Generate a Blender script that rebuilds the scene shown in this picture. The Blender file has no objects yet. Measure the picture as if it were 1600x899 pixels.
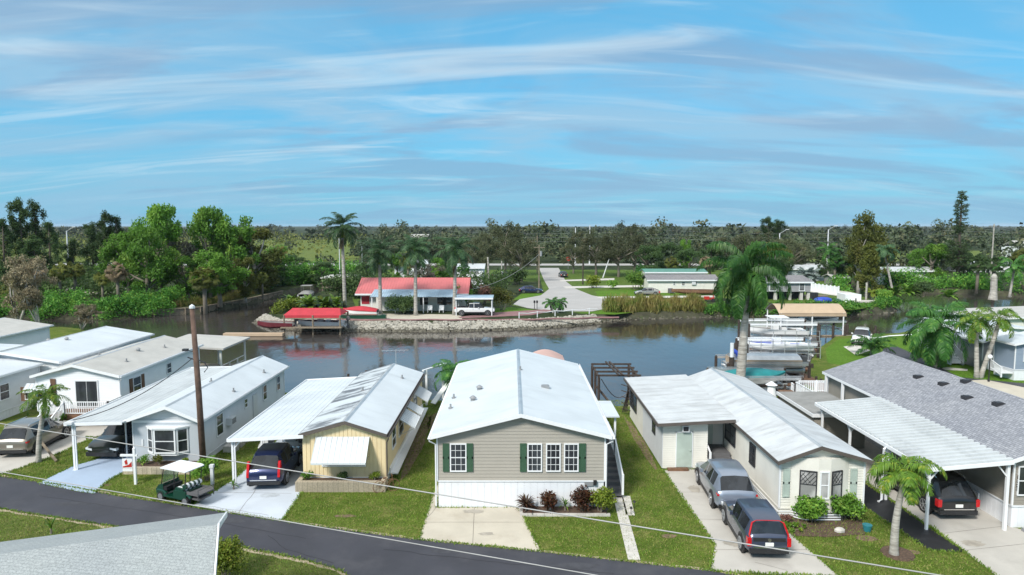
import bpy, math, random
import numpy as np
from mathutils import Vector, Matrix
from mathutils.geometry import tessellate_polygon
R = math.radians
S = bpy.context.scene
COL = S.collection
# ---------------------------------------------------------------- camera
CAMH = 13.0; PIT = R(5.2); F = 1067.0
cam = bpy.data.cameras.new('camera'); cam.lens = 24.0; cam.sensor_width = 36.0
cam.clip_start = 0.1; cam.clip_end = 20000
camo = bpy.data.objects.new('camera', cam); COL.objects.link(camo)
camo.location = (0, 0, CAMH); camo.rotation_euler = (R(90) - PIT, 0, 0)
S.camera = camo
# ---------------------------------------------------------------- sun, sky, exposure
SUN_EL = 42.0; SUN_AZ = 215.0            # compass degrees from +Y, clockwise
sd = bpy.data.lights.new('sun', 'SUN'); sd.energy = 2.2; sd.angle = R(12); sd.color = (1.0, 0.95, 0.88)
so = bpy.data.objects.new('sun', sd); COL.objects.link(so)
so.rotation_euler = (R(90 - SUN_EL), 0, R(180 - SUN_AZ)); so.location = (0, 0, 60)
S.view_settings.view_transform = 'Standard'; S.view_settings.look = 'None'
S.view_settings.exposure = 1.0; S.view_settings.gamma = 1.0; S.view_settings.use_curve_mapping = False
S.render.engine = 'CYCLES'

w = bpy.data.worlds.new('World'); S.world = w; w.use_nodes = True
nt = w.node_tree; nt.nodes.clear(); N = nt.nodes; L = nt.links
def nd(tp, **kw):
    n = N.new(tp)
    for k, v in kw.items(): setattr(n, k, v)
    return n
def mth(op, a, b=None, c=None):
    n = N.new('ShaderNodeMath'); n.operation = op
    for i, x in enumerate((a, b, c)):
        if x is None: continue
        if isinstance(x, (int, float)): n.inputs[i].default_value = x
        else: L.new(x, n.inputs[i])
    return n.outputs[0]
sky = nd('ShaderNodeTexSky', sky_type='NISHITA'); sky.sun_disc = False
sky.sun_elevation = R(SUN_EL); sky.sun_rotation = R(SUN_AZ); sky.air_density = 1.0; sky.dust_density = 0.6; sky.ozone_density = 2.5
tc = nd('ShaderNodeTexCoord'); sep = nd('ShaderNodeSeparateXYZ'); L.new(tc.outputs['Generated'], sep.inputs[0])
zc = mth('ADD', mth('MAXIMUM', sep.outputs[2], 0.0), 0.19)
px_ = mth('DIVIDE', sep.outputs[0], zc); py_ = mth('DIVIDE', sep.outputs[1], zc)
comb = nd('ShaderNodeCombineXYZ'); L.new(px_, comb.inputs[0]); L.new(py_, comb.inputs[1])
def cloud(scale, sx, sy, rot, lo, hi, detail, dist, off):
    m = nd('ShaderNodeMapping'); m.inputs['Scale'].default_value = (sx, sy, 1); m.inputs['Rotation'].default_value = (0, 0, R(rot)); m.inputs['Location'].default_value = off
    L.new(comb.outputs[0], m.inputs['Vector'])
    n = nd('ShaderNodeTexNoise'); n.inputs['Scale'].default_value = scale; n.inputs['Detail'].default_value = detail
    n.inputs['Roughness'].default_value = 0.55; n.inputs['Distortion'].default_value = dist; L.new(m.outputs[0], n.inputs['Vector'])
    r = nd('ShaderNodeMapRange', interpolation_type='SMOOTHSTEP'); r.inputs[1].default_value = lo; r.inputs[2].default_value = hi
    L.new(n.outputs['Fac'], r.inputs[0]); return r.outputs[0]
def mix(fac, a, b):
    m = N.new('ShaderNodeMix'); m.data_type = 'RGBA'; m.clamp_factor = True
    if isinstance(fac, (int, float)): m.inputs['Factor'].default_value = fac
    else: L.new(fac, m.inputs['Factor'])
    for s, x in ((m.inputs[6], a), (m.inputs[7], b)):
        if isinstance(x, tuple): s.default_value = (*x, 1)
        else: L.new(x, s)
    return m.outputs[2]
tint = N.new('ShaderNodeMix'); tint.data_type = 'RGBA'; tint.blend_type = 'MULTIPLY'; tint.inputs['Factor'].default_value = 1
L.new(sky.outputs[0], tint.inputs[6]); tint.inputs[7].default_value = (0.62, 1.02, 1.12, 1)
base = mix(0.75, tint.outputs[2], (0.62, 2.4, 3.85))
broad = cloud(1.25, 0.6, 1.0, -14, 0.36, 0.66, 10, 1.1, (3.1, 1.7, 0))
grey = cloud(1.9, 0.4, 1.2, 5, 0.46, 0.62, 11, 0.7, (8.3, 4.4, 2))
wisp = cloud(2.3, 0.3, 1.4, -26, 0.52, 0.74, 12, 1.0, (1.3, 7.2, 5))
wisp2 = cloud(2.6, 0.26, 1.5, -10, 0.54, 0.76, 12, 0.8, (5.3, 2.2, 9))
c = mix(mth('MULTIPLY', broad, 0.78), base, (1.95, 3.1, 4.1))
c = mix(mth('MULTIPLY', grey, 0.6), c, (1.45, 2.25, 3.3))
c = mix(mth('MULTIPLY', mth('MAXIMUM', wisp, wisp2), 0.55), c, (3.7, 4.5, 5.0))
hz = nd('ShaderNodeMapRange', interpolation_type='SMOOTHSTEP'); hz.inputs[1].default_value = 0.16; hz.inputs[2].default_value = 0.0
L.new(sep.outputs[2], hz.inputs[0])
c = mix(mth('MULTIPLY', hz.outputs[0], 0.5), c, (1.25, 2.75, 3.9))
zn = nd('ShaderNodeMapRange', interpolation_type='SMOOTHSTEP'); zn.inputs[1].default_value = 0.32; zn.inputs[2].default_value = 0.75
L.new(sep.outputs[2], zn.inputs[0]); c = mix(mth('MULTIPLY', zn.outputs[0], 0.8), c, (6.2, 6.3, 6.3))  # unseen white overcast added overhead to soften and neutralise the light
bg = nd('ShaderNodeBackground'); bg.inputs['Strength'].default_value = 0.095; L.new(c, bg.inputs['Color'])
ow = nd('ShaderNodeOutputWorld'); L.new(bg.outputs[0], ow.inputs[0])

# ---------------------------------------------------------------- geometry helpers
def G(px, py, z=0.0):
    u = (px - 800) / F; v = (py - 449.5) / F
    t = (CAMH - z) / (math.sin(PIT) + v * math.cos(PIT))
    return (u * t, (math.cos(PIT) - v * math.sin(PIT)) * t)
def WP(px, py, y):          # point of the wall plane y=const -> x, z
    u = (px - 800) / F; v = (py - 449.5) / F
    t = y / (math.cos(PIT) - v * math.sin(PIT))
    return (u * t, CAMH - t * (math.sin(PIT) + v * math.cos(PIT)))
def SP(px, py, x):          # point of the wall plane x=const -> y, z
    u = (px - 800) / F; v = (py - 449.5) / F
    t = x / u
    return ((math.cos(PIT) - v * math.sin(PIT)) * t, CAMH - t * (math.sin(PIT) + v * math.cos(PIT)))
def AT(px, Y): return ((px - 800) / F * Y * 1.01, Y)
def ZT(py, Y): return WP(800, py, Y)[1]

def tag(o, label=None, cat=None, group=None, kind=None):
    if label: o['label'] = label
    if cat: o['category'] = cat
    if group: o['group'] = group
    if kind: o['kind'] = kind
    return o
def empty(name, loc=(0, 0, 0), rz=0.0, label=None, cat=None, group=None):
    o = bpy.data.objects.new(name, None); COL.objects.link(o); o.empty_display_size = 0.3
    o.location = loc; o.rotation_euler = (0, 0, rz)
    return tag(o, label, cat, group)
def wloc(p):
    v = Vector((0, 0, 0))
    while p is not None: v += p.location; p = p.parent
    return v
class MB:
    def __init__(s): s.v = []; s.f = []; s.m = []
    def add(s, vs, fs, mi=0):
        b = len(s.v); s.v += [tuple(x) for x in vs]; s.f += [tuple(i + b for i in f) for f in fs]; s.m += [mi] * len(fs)
        return s
    def box(s, x0, x1, y0, y1, z0, z1, mi=0):
        return s.add([(x0, y0, z0), (x1, y0, z0), (x1, y1, z0), (x0, y1, z0), (x0, y0, z1), (x1, y0, z1), (x1, y1, z1), (x0, y1, z1)],
              [(0, 3, 2, 1), (4, 5, 6, 7), (0, 1, 5, 4), (1, 2, 6, 5), (2, 3, 7, 6), (3, 0, 4, 7)], mi)
    def obox(s, c, t, n, hw, hd, z0, z1, mi=0):   # box centred c (xy), half width hw along t, half depth hd along n
        c = Vector((c[0], c[1], 0)); t = Vector((t[0], t[1], 0)).normalized(); n = Vector((n[0], n[1], 0)).normalized()
        q = [c - t * hw - n * hd, c + t * hw - n * hd, c + t * hw + n * hd, c - t * hw + n * hd]
        vs = [(p.x, p.y, z0) for p in q] + [(p.x, p.y, z1) for p in q]
        return s.add(vs, [(0, 3, 2, 1), (4, 5, 6, 7), (0, 1, 5, 4), (1, 2, 6, 5), (2, 3, 7, 6), (3, 0, 4, 7)], mi)
    def beam(s, a, b, w, h=None, mi=0):
        h = h or w; a = Vector(a); b = Vector(b); d = (b - a)
        if d.length < 1e-6: return s
        d.normalize(); up = Vector((0, 0, 1)) if abs(d.z) < .95 else Vector((0, 1, 0))
        x = d.cross(up).normalized(); y = x.cross(d).normalized()
        vs = []
        for p in (a, b):
            for i, j in ((-1, -1), (1, -1), (1, 1), (-1, 1)): vs.append(p + x * (i * w / 2) + y * (j * h / 2))
        return s.add(vs, [(0, 1, 2, 3), (7, 6, 5, 4), (0, 4, 5, 1), (1, 5, 6, 2), (2, 6, 7, 3), (3, 7, 4, 0)], mi)
    def tube(s, pts, rad, seg=8, mi=0, cap=True):
        pts = [Vector(p) for p in pts]; n = len(pts)
        if isinstance(rad, (int, float)): rad = [rad] * n
        vs = []; ref = Vector((0, 0, 1))
        for i, p in enumerate(pts):
            d = (pts[min(i + 1, n - 1)] - pts[max(i - 1, 0)])
            if d.length < 1e-9: d = Vector((0, 0, 1))
            d.normalize()
            r = ref if abs(d.dot(ref)) < .95 else Vector((1, 0, 0))
            x = d.cross(r).normalized(); y = d.cross(x).normalized()
            for k in range(seg):
                a = 2 * math.pi * k / seg; vs.append(p + x * (rad[i] * math.cos(a)) + y * (rad[i] * math.sin(a)))
        fs = []
        for i in range(n - 1):
            for k in range(seg):
                k2 = (k + 1) % seg; fs.append((i * seg + k, i * seg + k2, (i + 1) * seg + k2, (i + 1) * seg + k))
        if cap: fs.append(tuple(range(seg))[::-1]); fs.append(tuple((n - 1) * seg + k for k in range(seg)))
        return s.add(vs, fs, mi)
    def prism(s, poly, y0, y1, mi=0, axis='y'):   # poly in (x,z) extruded along y
        n = len(poly)
        if axis == 'y': vs = [(p[0], y0, p[1]) for p in poly] + [(p[0], y1, p[1]) for p in poly]
        elif axis == 'x': vs = [(y0, p[0], p[1]) for p in poly] + [(y1, p[0], p[1]) for p in poly]
        else: vs = [(p[0], p[1], y0) for p in poly] + [(p[0], p[1], y1) for p in poly]
        tri = tessellate_polygon([[Vector((p[0], p[1], 0)) for p in poly]])
        fs = [tuple(t) for t in tri] + [tuple(i + n for i in t[::-1]) for t in tri]
        for i in range(n): j = (i + 1) % n; fs.append((i, j, j + n, i + n))
        return s.add(vs, fs, mi)
    def quad(s, a, b, c, d, mi=0): return s.add([a, b, c, d], [(0, 1, 2, 3)], mi)
    def ball(s, c, r, seg=10, rings=6, sc=(1, 1, 1), mi=0):
        vs = []; fs = []
        for i in range(rings + 1):
            ph = math.pi * i / rings
            for k in range(seg):
                a = 2 * math.pi * k / seg
                vs.append((c[0] + r * sc[0] * math.sin(ph) * math.cos(a), c[1] + r * sc[1] * math.sin(ph) * math.sin(a), c[2] + r * sc[2] * math.cos(ph)))
        for i in range(rings):
            for k in range(seg):
                k2 = (k + 1) % seg; fs.append((i * seg + k, (i + 1) * seg + k, (i + 1) * seg + k2, i * seg + k2))
        return s.add(vs, fs, mi)
    def lap(s, o, t, n, width, z0, top, pitch=0.115, d=0.014, mi=0):   # real lap boards on a wall face
        o = Vector((o[0], o[1], 0)); t = Vector((t[0], t[1], 0)); n = Vector((n[0], n[1], 0))
        tf = top if callable(top) else (lambda q: top)
        g_ = .022 if pitch < .2 else .05; K = 80; ss = [width * i / K for i in range(K + 1)]; z = z0; mx = max(tf(q) for q in ss)
        while z < mx - 0.02:
            z1 = min(z + pitch, mx); ok = [q for q in ss if tf(q) >= z + (z1 - z) * .6]
            if ok:
                a, b = o + t * ok[0], o + t * ok[-1]
                p = [a + n * d, b + n * d, b + n * .002, a + n * .002, a - n * .01, b - n * .01]
                zz = Vector((0, 0, 1))
                s.add([p[0] + zz * z, p[1] + zz * z, p[2] + zz * (z1 - g_), p[3] + zz * (z1 - g_), p[4] + zz * z, p[5] + zz * z], [(0, 1, 2, 3), (4, 5, 1, 0)], mi)
            z = z1
        return s
    def build(s, name, mats, parent=None, smooth=False, local=False, angle=None):
        me = bpy.data.meshes.new(name)
        off = Vector((0, 0, 0)) if (local or parent is None) else wloc(parent)
        me.from_pydata([(x[0] - off.x, x[1] - off.y, x[2] - off.z) for x in s.v], [], s.f)
        if not isinstance(mats, (list, tuple)): mats = [mats]
        for m in mats: me.materials.append(m)
        if len(mats) > 1: me.polygons.foreach_set('material_index', s.m)
        if smooth: me.polygons.foreach_set('use_smooth', [True] * len(s.f))
        me.update(); me.validate()
        o = bpy.data.objects.new(name, me); COL.objects.link(o); o.parent = parent
        if angle:
            md = o.modifiers.new('ws', 'EDGE_SPLIT'); md.split_angle = R(angle)
        return o
def copy_tree(o, parent=None):
    c = o.copy(); COL.objects.link(c); c.parent = parent
    for ch in list(o.children): copy_tree(ch, c)
    return c

# ---------------------------------------------------------------- materials
def newmat(name):
    m = bpy.data.materials.new(name); m.use_nodes = True; t = m.node_tree; b = t.nodes['Principled BSDF']; return m, t, b
def _n(t, tp, **kw):
    n = t.nodes.new(tp)
    for k, v in kw.items():
        if hasattr(n, k): setattr(n, k, v)
    return n
def _mix(t, fac, a, b, blend='MIX'):
    m = t.nodes.new('ShaderNodeMix'); m.data_type = 'RGBA'; m.blend_type = blend
    for s_, x in ((m.inputs['Factor'], fac), (m.inputs[6], a), (m.inputs[7], b)):
        if isinstance(x, (int, float)): s_.default_value = x
        elif isinstance(x, tuple): s_.default_value = (*x[:3], 1)
        else: t.links.new(x, s_)
    return m.outputs[2]
def _noise(t, scale, detail=4, rough=.55, sc=(1, 1, 1), coord='Object', dist=0.0):
    tc = t.nodes.new('ShaderNodeTexCoord'); mp = t.nodes.new('ShaderNodeMapping'); mp.inputs['Scale'].default_value = sc
    t.links.new(tc.outputs[coord], mp.inputs[0]); n = t.nodes.new('ShaderNodeTexNoise'); n.inputs['Scale'].default_value = scale
    n.inputs['Detail'].default_value = detail; n.inputs['Roughness'].default_value = rough; n.inputs['Distortion'].default_value = dist
    t.links.new(mp.outputs[0], n.inputs['Vector']); return n.outputs['Fac']
def _ramp(t, src, lo, hi):
    r = t.nodes.new('ShaderNodeMapRange'); r.interpolation_type = 'SMOOTHSTEP'; r.inputs[1].default_value = lo; r.inputs[2].default_value = hi
    t.links.new(src, r.inputs[0]); return r.outputs[0]
def _bump(t, b, src, strength, dist):
    n = t.nodes.new('ShaderNodeBump'); n.inputs['Strength'].default_value = strength; n.inputs['Distance'].default_value = dist
    t.links.new(src, n.inputs['Height']); t.links.new(n.outputs[0], b.inputs['Normal'])
def paint(name, col, rough=.5, metal=0.0, var=.12, scale=1.2, dirt=None, dirtamt=.5, dirtscale=.8, dsc=(1, 1, 1), lo=.52, hi=.75, bump=0, coat=0, spec=None):
    m, t, b = newmat(name)
    n = _noise(t, scale, 5)
    dk = tuple(c * (1 - var) for c in col); lt = tuple(min(1, c * (1 + var * .6)) for c in col)
    c = _mix(t, _ramp(t, n, .3, .7), dk, lt)
    if dirt:
        d = _noise(t, dirtscale, 7, .65, dsc); 
        mm = t.nodes.new('ShaderNodeMath'); mm.operation = 'MULTIPLY'; mm.inputs[1].default_value = dirtamt
        t.links.new(_ramp(t, d, lo, hi), mm.inputs[0]); c = _mix(t, mm.outputs[0], c, dirt)
    t.links.new(c, b.inputs['Base Color']); b.inputs['Roughness'].default_value = rough; b.inputs['Metallic'].default_value = metal
    if coat: b.inputs['Coat Weight'].default_value = coat; b.inputs['Coat Roughness'].default_value = .05
    if spec is not None: b.inputs['Specular IOR Level'].default_value = spec
    if bump: _bump(t, b, _noise(t, 40, 4), bump, .02)
    return m
def leafmat(name, cols, rough=.55, scale=.5, trans=.25):
    if name in ('oak_leaves', 'broad_leaves', 'dark_leaves', 'olive_leaves', 'mangrove_leaves', 'palm_fronds', 'dark_palm_fronds'): cols = [tuple(min(.6, v * 1.3) for v in q) for q in cols] if 'broad' not in name else [tuple(min(.6, v * 1.55) for v in q) for q in cols]; trans = .38
    m, t, b = newmat(name)
    n = _noise(t, scale, 3); n2 = _noise(t, scale * 7, 2)
    oi = t.nodes.new('ShaderNodeObjectInfo')
    c = _mix(t, _ramp(t, n, .35, .65), cols[0], cols[1]); c = _mix(t, _ramp(t, n2, .52, .68), c, cols[2])
    hs = t.nodes.new('ShaderNodeHueSaturation'); mr = t.nodes.new('ShaderNodeMapRange'); mr.inputs[3].default_value = .75; mr.inputs[4].default_value = 1.3
    t.links.new(oi.outputs['Random'], mr.inputs[0]); t.links.new(mr.outputs[0], hs.inputs['Value']); t.links.new(c, hs.inputs['Color'])
    t.links.new(hs.outputs[0], b.inputs['Base Color']); b.inputs['Roughness'].default_value = rough; b.inputs['Specular IOR Level'].default_value = .25
    if trans:
        tr = t.nodes.new('ShaderNodeBsdfTranslucent'); t.links.new(hs.outputs[0], tr.inputs[0]); ms = t.nodes.new('ShaderNodeMixShader'); ms.inputs[0].default_value = trans
        o = t.nodes['Material Output']; t.links.new(b.outputs[0], ms.inputs[1]); t.links.new(tr.outputs[0], ms.inputs[2]); t.links.new(ms.outputs[0], o.inputs[0])
    return m
def grassmat(name, a, b_, dry, dryamt=.5, fine=14):
    m, t, b = newmat(name)
    c = _mix(t, _ramp(t, _noise(t, .35, 7, .65), .36, .6), a, b_)
    mm = t.nodes.new('ShaderNodeMath'); mm.operation = 'MULTIPLY'; mm.inputs[1].default_value = dryamt
    t.links.new(_ramp(t, _noise(t, .8, 9, .75), .46, .66), mm.inputs[0]); c = _mix(t, mm.outputs[0], c, dry)
    n = _noise(t, fine, 6, .75); c = _mix(t, _ramp(t, n, .3, .72), tuple(x * .45 for x in a), c)
    n4 = _noise(t, 2.3, 4, .7); c = _mix(t, _ramp(t, n4, .56, .8), c, tuple(x * .6 + y * .5 for x, y in zip(b_, dry)))
    t.links.new(c, b.inputs['Base Color']); b.inputs['Roughness'].default_value = .9; b.inputs['Specular IOR Level'].default_value = .1
    _bump(t, b, n, .8, .06); return m
def shingle(name, a, b_, mortar, axis='xy', sc=3.0):
    m, t, b = newmat(name)
    tcn = t.nodes.new('ShaderNodeTexCoord'); mp = t.nodes.new('ShaderNodeMapping'); t.links.new(tcn.outputs['Object'], mp.inputs[0])
    mp.inputs['Rotation'].default_value = (0, 0, R(90) if axis == 'yx' else 0)
    br = t.nodes.new('ShaderNodeTexBrick'); br.inputs['Scale'].default_value = sc; br.inputs['Color1'].default_value = (*a, 1); br.inputs['Color2'].default_value = (*b_, 1)
    br.inputs['Mortar'].default_value = (*mortar, 1); br.inputs['Mortar Size'].default_value = .035; br.inputs['Mortar Smooth'].default_value = .3
    br.inputs['Brick Width'].default_value = .75; br.inputs['Row Height'].default_value = .42; br.inputs['Bias'].default_value = 0
    t.links.new(mp.outputs[0], br.inputs[0])
    n = _noise(t, 30, 3); c = _mix(t, _ramp(t, n, .3, .7), (.75, .75, .75), (1.15, 1.15, 1.15)); c = _mix(t, 1.0, br.outputs['Color'], c, 'MULTIPLY')
    n2 = _noise(t, .4, 5); c = _mix(t, _ramp(t, n2, .3, .7), c, _mix(t, 1.0, c, (.86, .87, .9), 'MULTIPLY'))
    t.links.new(c, b.inputs['Base Color']); b.inputs['Roughness'].default_value = .85
    _bump(t, b, br.outputs['Fac'], -.5, .02); return m

M = {}
M['white'] = paint('white_paint', (.62, .64, .66), .45, var=.05)
M['trim'] = paint('trim_white', (.76, .78, .80), .4, var=.03)
M['roofw'] = paint('white_roof', (.57, .61, .635), .42, var=.07, scale=.5, dirt=(.40, .43, .44), dirtamt=.55, dirtscale=.7, dsc=(.4, 1.6, 1), lo=.48, hi=.78)
M['roofd'] = paint('dirty_white_roof', (.50, .53, .54), .5, var=.06, dirt=(.28, .30, .31), dirtamt=.6, dirtscale=.9, dsc=(1, .18, 1), lo=.45, hi=.72)
M['roofx'] = paint('weathered_roof', (.51, .535, .55), .55, var=.08, dirt=(.27, .27, .27), dirtamt=.6, dirtscale=1.1, dsc=(.25, 1.6, 1), lo=.45, hi=.75)
M['rooftan'] = paint('tan_white_roof', (.44, .43, .40), .6, var=.08, dirt=(.31, .30, .275), dirtamt=.5, dirtscale=.5)
M['roofs'] = paint('stained_roof', (.53, .57, .59), .45, var=.05, dirt=(.08, .08, .09), dirtamt=.9, dirtscale=.7, dsc=(.4, 1.5, 1), lo=.45, hi=.60)
M['shingle'] = shingle('grey_shingle', (.36, .37, .395), (.24, .25, .275), (.10, .11, .13), 'yx', 3.6)
M['shinglef'] = shingle('pale_shingle', (.37, .40, .40), (.33, .36, .36), (.27, .29, .29), 'xy', 4.2)
M['shingled'] = shingle('brown_shingle', (.26, .25, .25), (.20, .19, .2), (.14, .14, .14), 'xy', 2.2)
M['beige'] = paint('beige_siding', (.37, .345, .30), .6, var=.04)
M['taupe'] = paint('taupe_siding', (.27, .25, .215), .6, var=.05)
M['cream'] = paint('cream_siding', (.72, .71, .65), .6, var=.06, dirt=(.34, .33, .27), dirtamt=.35, dirtscale=.7, dsc=(1, 1, .3))
M['wsid'] = paint('white_siding', (.80, .82, .84), .6, var=.04, dirt=(.45, .46, .44), dirtamt=.3, dirtscale=.6)
M['gsid'] = paint('grey_blue_wall', (.42, .46, .50), .6, var=.04)
M['psid'] = paint('pale_grey_siding', (.62, .645, .67), .6, var=.05, dirt=(.35, .36, .35), dirtamt=.35, dirtscale=.6)
M['ysid'] = paint('yellow_siding', (.76, .63, .39), .6, var=.05, dirt=(.45, .36, .2), dirtamt=.25)
M['bsid'] = paint('blue_siding', (.24, .30, .38), .6, var=.04)
M['fgsid'] = paint('mid_grey_siding', (.30, .30, .31), .6, var=.05)
M['shutter'] = paint('green_shutter', (.04, .095, .055), .5, var=.08)
M['shutterb'] = paint('brown_shutter', (.14, .075, .045), .6)
M['mint'] = paint('mint_door', (.42, .50, .45), .5, dirt=(.3, .36, .3), dirtamt=.4)
M['brown'] = paint('brown_trim', (.10, .085, .075), .6)
M['dark'] = paint('dark_trim', (.03, .03, .035), .5)
M['skirt'] = paint('white_skirt', (.74, .76, .79), .5, var=.04, dirt=(.5, .5, .48), dirtamt=.3)
M['grey'] = paint('grey_metal', (.30, .31, .32), .5, metal=.3)
M['greyd'] = paint('dark_grey_deck', (.11, .11, .115), .7, var=.2)
M['wood'] = paint('weathered_wood', (.22, .18, .13), .85, var=.3, scale=4, dirt=(.1, .08, .06), dirtamt=.6, dirtscale=3)
M['woodb'] = paint('brown_wood', (.17, .09, .05), .8, var=.3, scale=4)
M['woodd'] = paint('dark_old_wood', (.055, .042, .035), .9, var=.35, scale=5)
M['pole'] = paint('pole_wood', (.115, .07, .052), .85, var=.35, scale=3, dirt=(.22, .15, .11), dirtamt=.7, dirtscale=4, dsc=(1, 1, .15))
M['concrete'] = paint('concrete', (.50, .46, .38), .85, var=.08, scale=.8, dirt=(.34, .29, .22), dirtamt=.5, dirtscale=.45, bump=.2)
M['concreteb'] = paint('blue_painted_concrete', (.36, .45, .58), .7, var=.06, scale=.7, dirt=(.30, .36, .45), dirtamt=.5, dirtscale=.8)
M['concretew'] = paint('pale_painted_concrete', (.50, .55, .61), .75, var=.07, scale=.6, dirt=(.38, .41, .45), dirtamt=.5, dirtscale=.7)
M['concreteg'] = paint('grey_concrete', (.46, .44, .40), .85, var=.08, scale=.7, dirt=(.28, .26, .24), dirtamt=.45, dirtscale=.5, bump=.2)
M['paver'] = paint('pale_paver', (.52, .50, .46), .85, var=.15, scale=3)
M['asphalt'] = paint('asphalt', (.040, .042, .054), .8, var=.14, scale=.5, dirt=(.075, .075, .085), dirtamt=.6, dirtscale=.35, lo=.45, hi=.7, bump=.35)
M['stain'] = paint('oil_stained_concrete', (.36, .33, .28), .8, var=.2, scale=3)
M['stainw'] = paint('worn_painted_concrete', (.42, .46, .50), .8, var=.15, scale=3)
M['patchm'] = paint('worn_asphalt', (.050, .052, .062), .85, var=.2, scale=3)
M['crackd'] = paint('dark_crack', (.015, .015, .018), .9)
M['crackm'] = paint('joint_dirt', (.16, .14, .12), .95, var=.3)
M['tar'] = paint('black_tar', (.018, .019, .022), .55, var=.3, dirt=(.07, .07, .07), dirtamt=.4, dirtscale=2)
M['road'] = paint('pale_road', (.37, .36, .35), .9, var=.08, scale=.2, dirt=(.28, .27, .26), dirtamt=.5, dirtscale=.12)
M['sand'] = paint('sandy_verge', (.36, .30, .21), .9, var=.2, scale=2, bump=.3)
M['redpav'] = paint('red_paving', (.24, .13, .13), .85, var=.15)
M['rockd'] = paint('dark_rock', (.14, .13, .10), .95, var=.4, scale=2)
M['rock'] = paint('limestone_rock', (.38, .36, .31), .9, var=.3, scale=2, dirt=(.12, .11, .08), dirtamt=.6, dirtscale=1.5)
M['redroof'] = paint('red_metal_roof', (.52, .135, .14), .5, var=.1, scale=.4, dirt=(.36, .14, .12), dirtamt=.5, dirtscale=.5, dsc=(1, 4, 1))
M['bluroof'] = paint('blue_metal_roof', (.34, .46, .56), .45, var=.15, scale=.8)
M['grnroof'] = paint('green_metal_roof', (.08, .22, .17), .5)
M['maroon'] = paint('maroon_hull', (.13, .02, .03), .4)
M['redc'] = paint('red_canvas', (.45, .03, .045), .7, var=.12)
M['tanc'] = paint('tan_canvas', (.45, .34, .235), .8, var=.06)
M['pinkc'] = paint('dusty_pink_canvas', (.50, .33, .29), .8, var=.08)
M['grayc'] = paint('grey_canvas', (.25, .25, .24), .85, var=.15)
M['tealc'] = paint('teal_canvas', (.01, .20, .21), .7, var=.15)
M['blue'] = paint('blue_tarp', (.02, .06, .42), .6)
M['teal'] = paint('teal_glaze', (.03, .20, .24), .3)
M['mulch'] = paint('mulch', (.10, .065, .045), .95, var=.4, scale=12)
M['soil'] = paint('bank_soil', (.055, .055, .032), .95, var=.4, scale=1.2, dirt=(.05, .08, .02), dirtamt=.8, dirtscale=1)
M['brick'] = shingle('cream_block', (.52, .45, .33), (.44, .38, .28), (.22, .19, .14), 'xy', 3.0)
M['rubber'] = paint('tyre_rubber', (.015, .015, .016), .8)
M['rim'] = paint('alloy', (.55, .56, .58), .3, metal=.8)
M['chrome'] = paint('chrome', (.7, .7, .7), .15, metal=1)
M['plate'] = paint('plate_white', (.75, .76, .72), .5)
M['tail'] = paint('tail_lamp_red', (.50, .012, .015), .18)
M['lamp'] = paint('head_lamp', (.65, .68, .7), .1)
M['blackp'] = paint('black_plastic', (.02, .02, .022), .5)
M['redp'] = paint('red_plastic', (.45, .03, .02), .4)
M['alu'] = paint('aluminium', (.55, .57, .58), .35, metal=.6, var=.15)
M['boatw'] = paint('white_gelcoat', (.72, .73, .73), .25, var=.05)
M['cable'] = paint('pale_cable', (.33, .33, .33), .6)
M['trunk'] = paint('grey_bark', (.20, .175, .14), .95, var=.35, scale=4)
M['trunkw'] = paint('pale_bark', (.42, .40, .36), .9, var=.2, scale=3, dirt=(.17, .155, .13), dirtamt=.75, dirtscale=2, dsc=(.35, .35, 4), lo=.46, hi=.62)
M['trunkd'] = paint('dark_bark', (.085, .07, .055), .95, var=.35, scale=4)
def carpaint(name, col, metal=.4):
    m, t, b = newmat(name); b.inputs['Base Color'].default_value = (*col, 1); b.inputs['Metallic'].default_value = metal
    b.inputs['Roughness'].default_value = .32; b.inputs['Coat Weight'].default_value = .9; b.inputs['Coat Roughness'].default_value = .04
    t.links.new(_mix(t, _ramp(t, _noise(t, 3, 3), .3, .7), tuple(c * .93 for c in col), col), b.inputs['Base Color']); return m
def glass(name, col, rough=.08, curt=None):
    m, t, b = newmat(name); b.inputs['Roughness'].default_value = rough; b.inputs['Specular IOR Level'].default_value = .7
    t.links.new(_mix(t, _ramp(t, _noise(t, 1.7, 2, sc=(1, 1, .5)), .4, .6), col, tuple(c * 1.8 + .004 for c in col)), b.inputs['Base Color']); return m
M['glass'] = glass('window_glass', (.022, .026, .03))
M['glassc'] = glass('curtained_glass', (.25, .25, .25), .2)
M['cglass'] = glass('car_glass', (.012, .014, .017), .04)
M['cp_tan'] = carpaint('paint_champagne', (.24, .215, .18), .45)
M['cp_black'] = carpaint('paint_black', (.008, .008, .01), .1)
M['cp_dgrn'] = carpaint('paint_dark_green_grey', (.02, .026, .024), .4)
M['cp_blue'] = carpaint('paint_navy', (.012, .022, .085), .4)
M['cp_steel'] = carpaint('paint_steel_blue', (.26, .30, .37), .45)
M['cp_dgrey'] = carpaint('paint_slate', (.055, .07, .115), .4)
M['cp_white'] = carpaint('paint_white', (.7, .71, .71), .0)
M['cp_silver'] = carpaint('paint_silver', (.35, .34, .31), .5)
M['cp_green'] = carpaint('paint_dark_green', (.004, .05, .028), .1)
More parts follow.
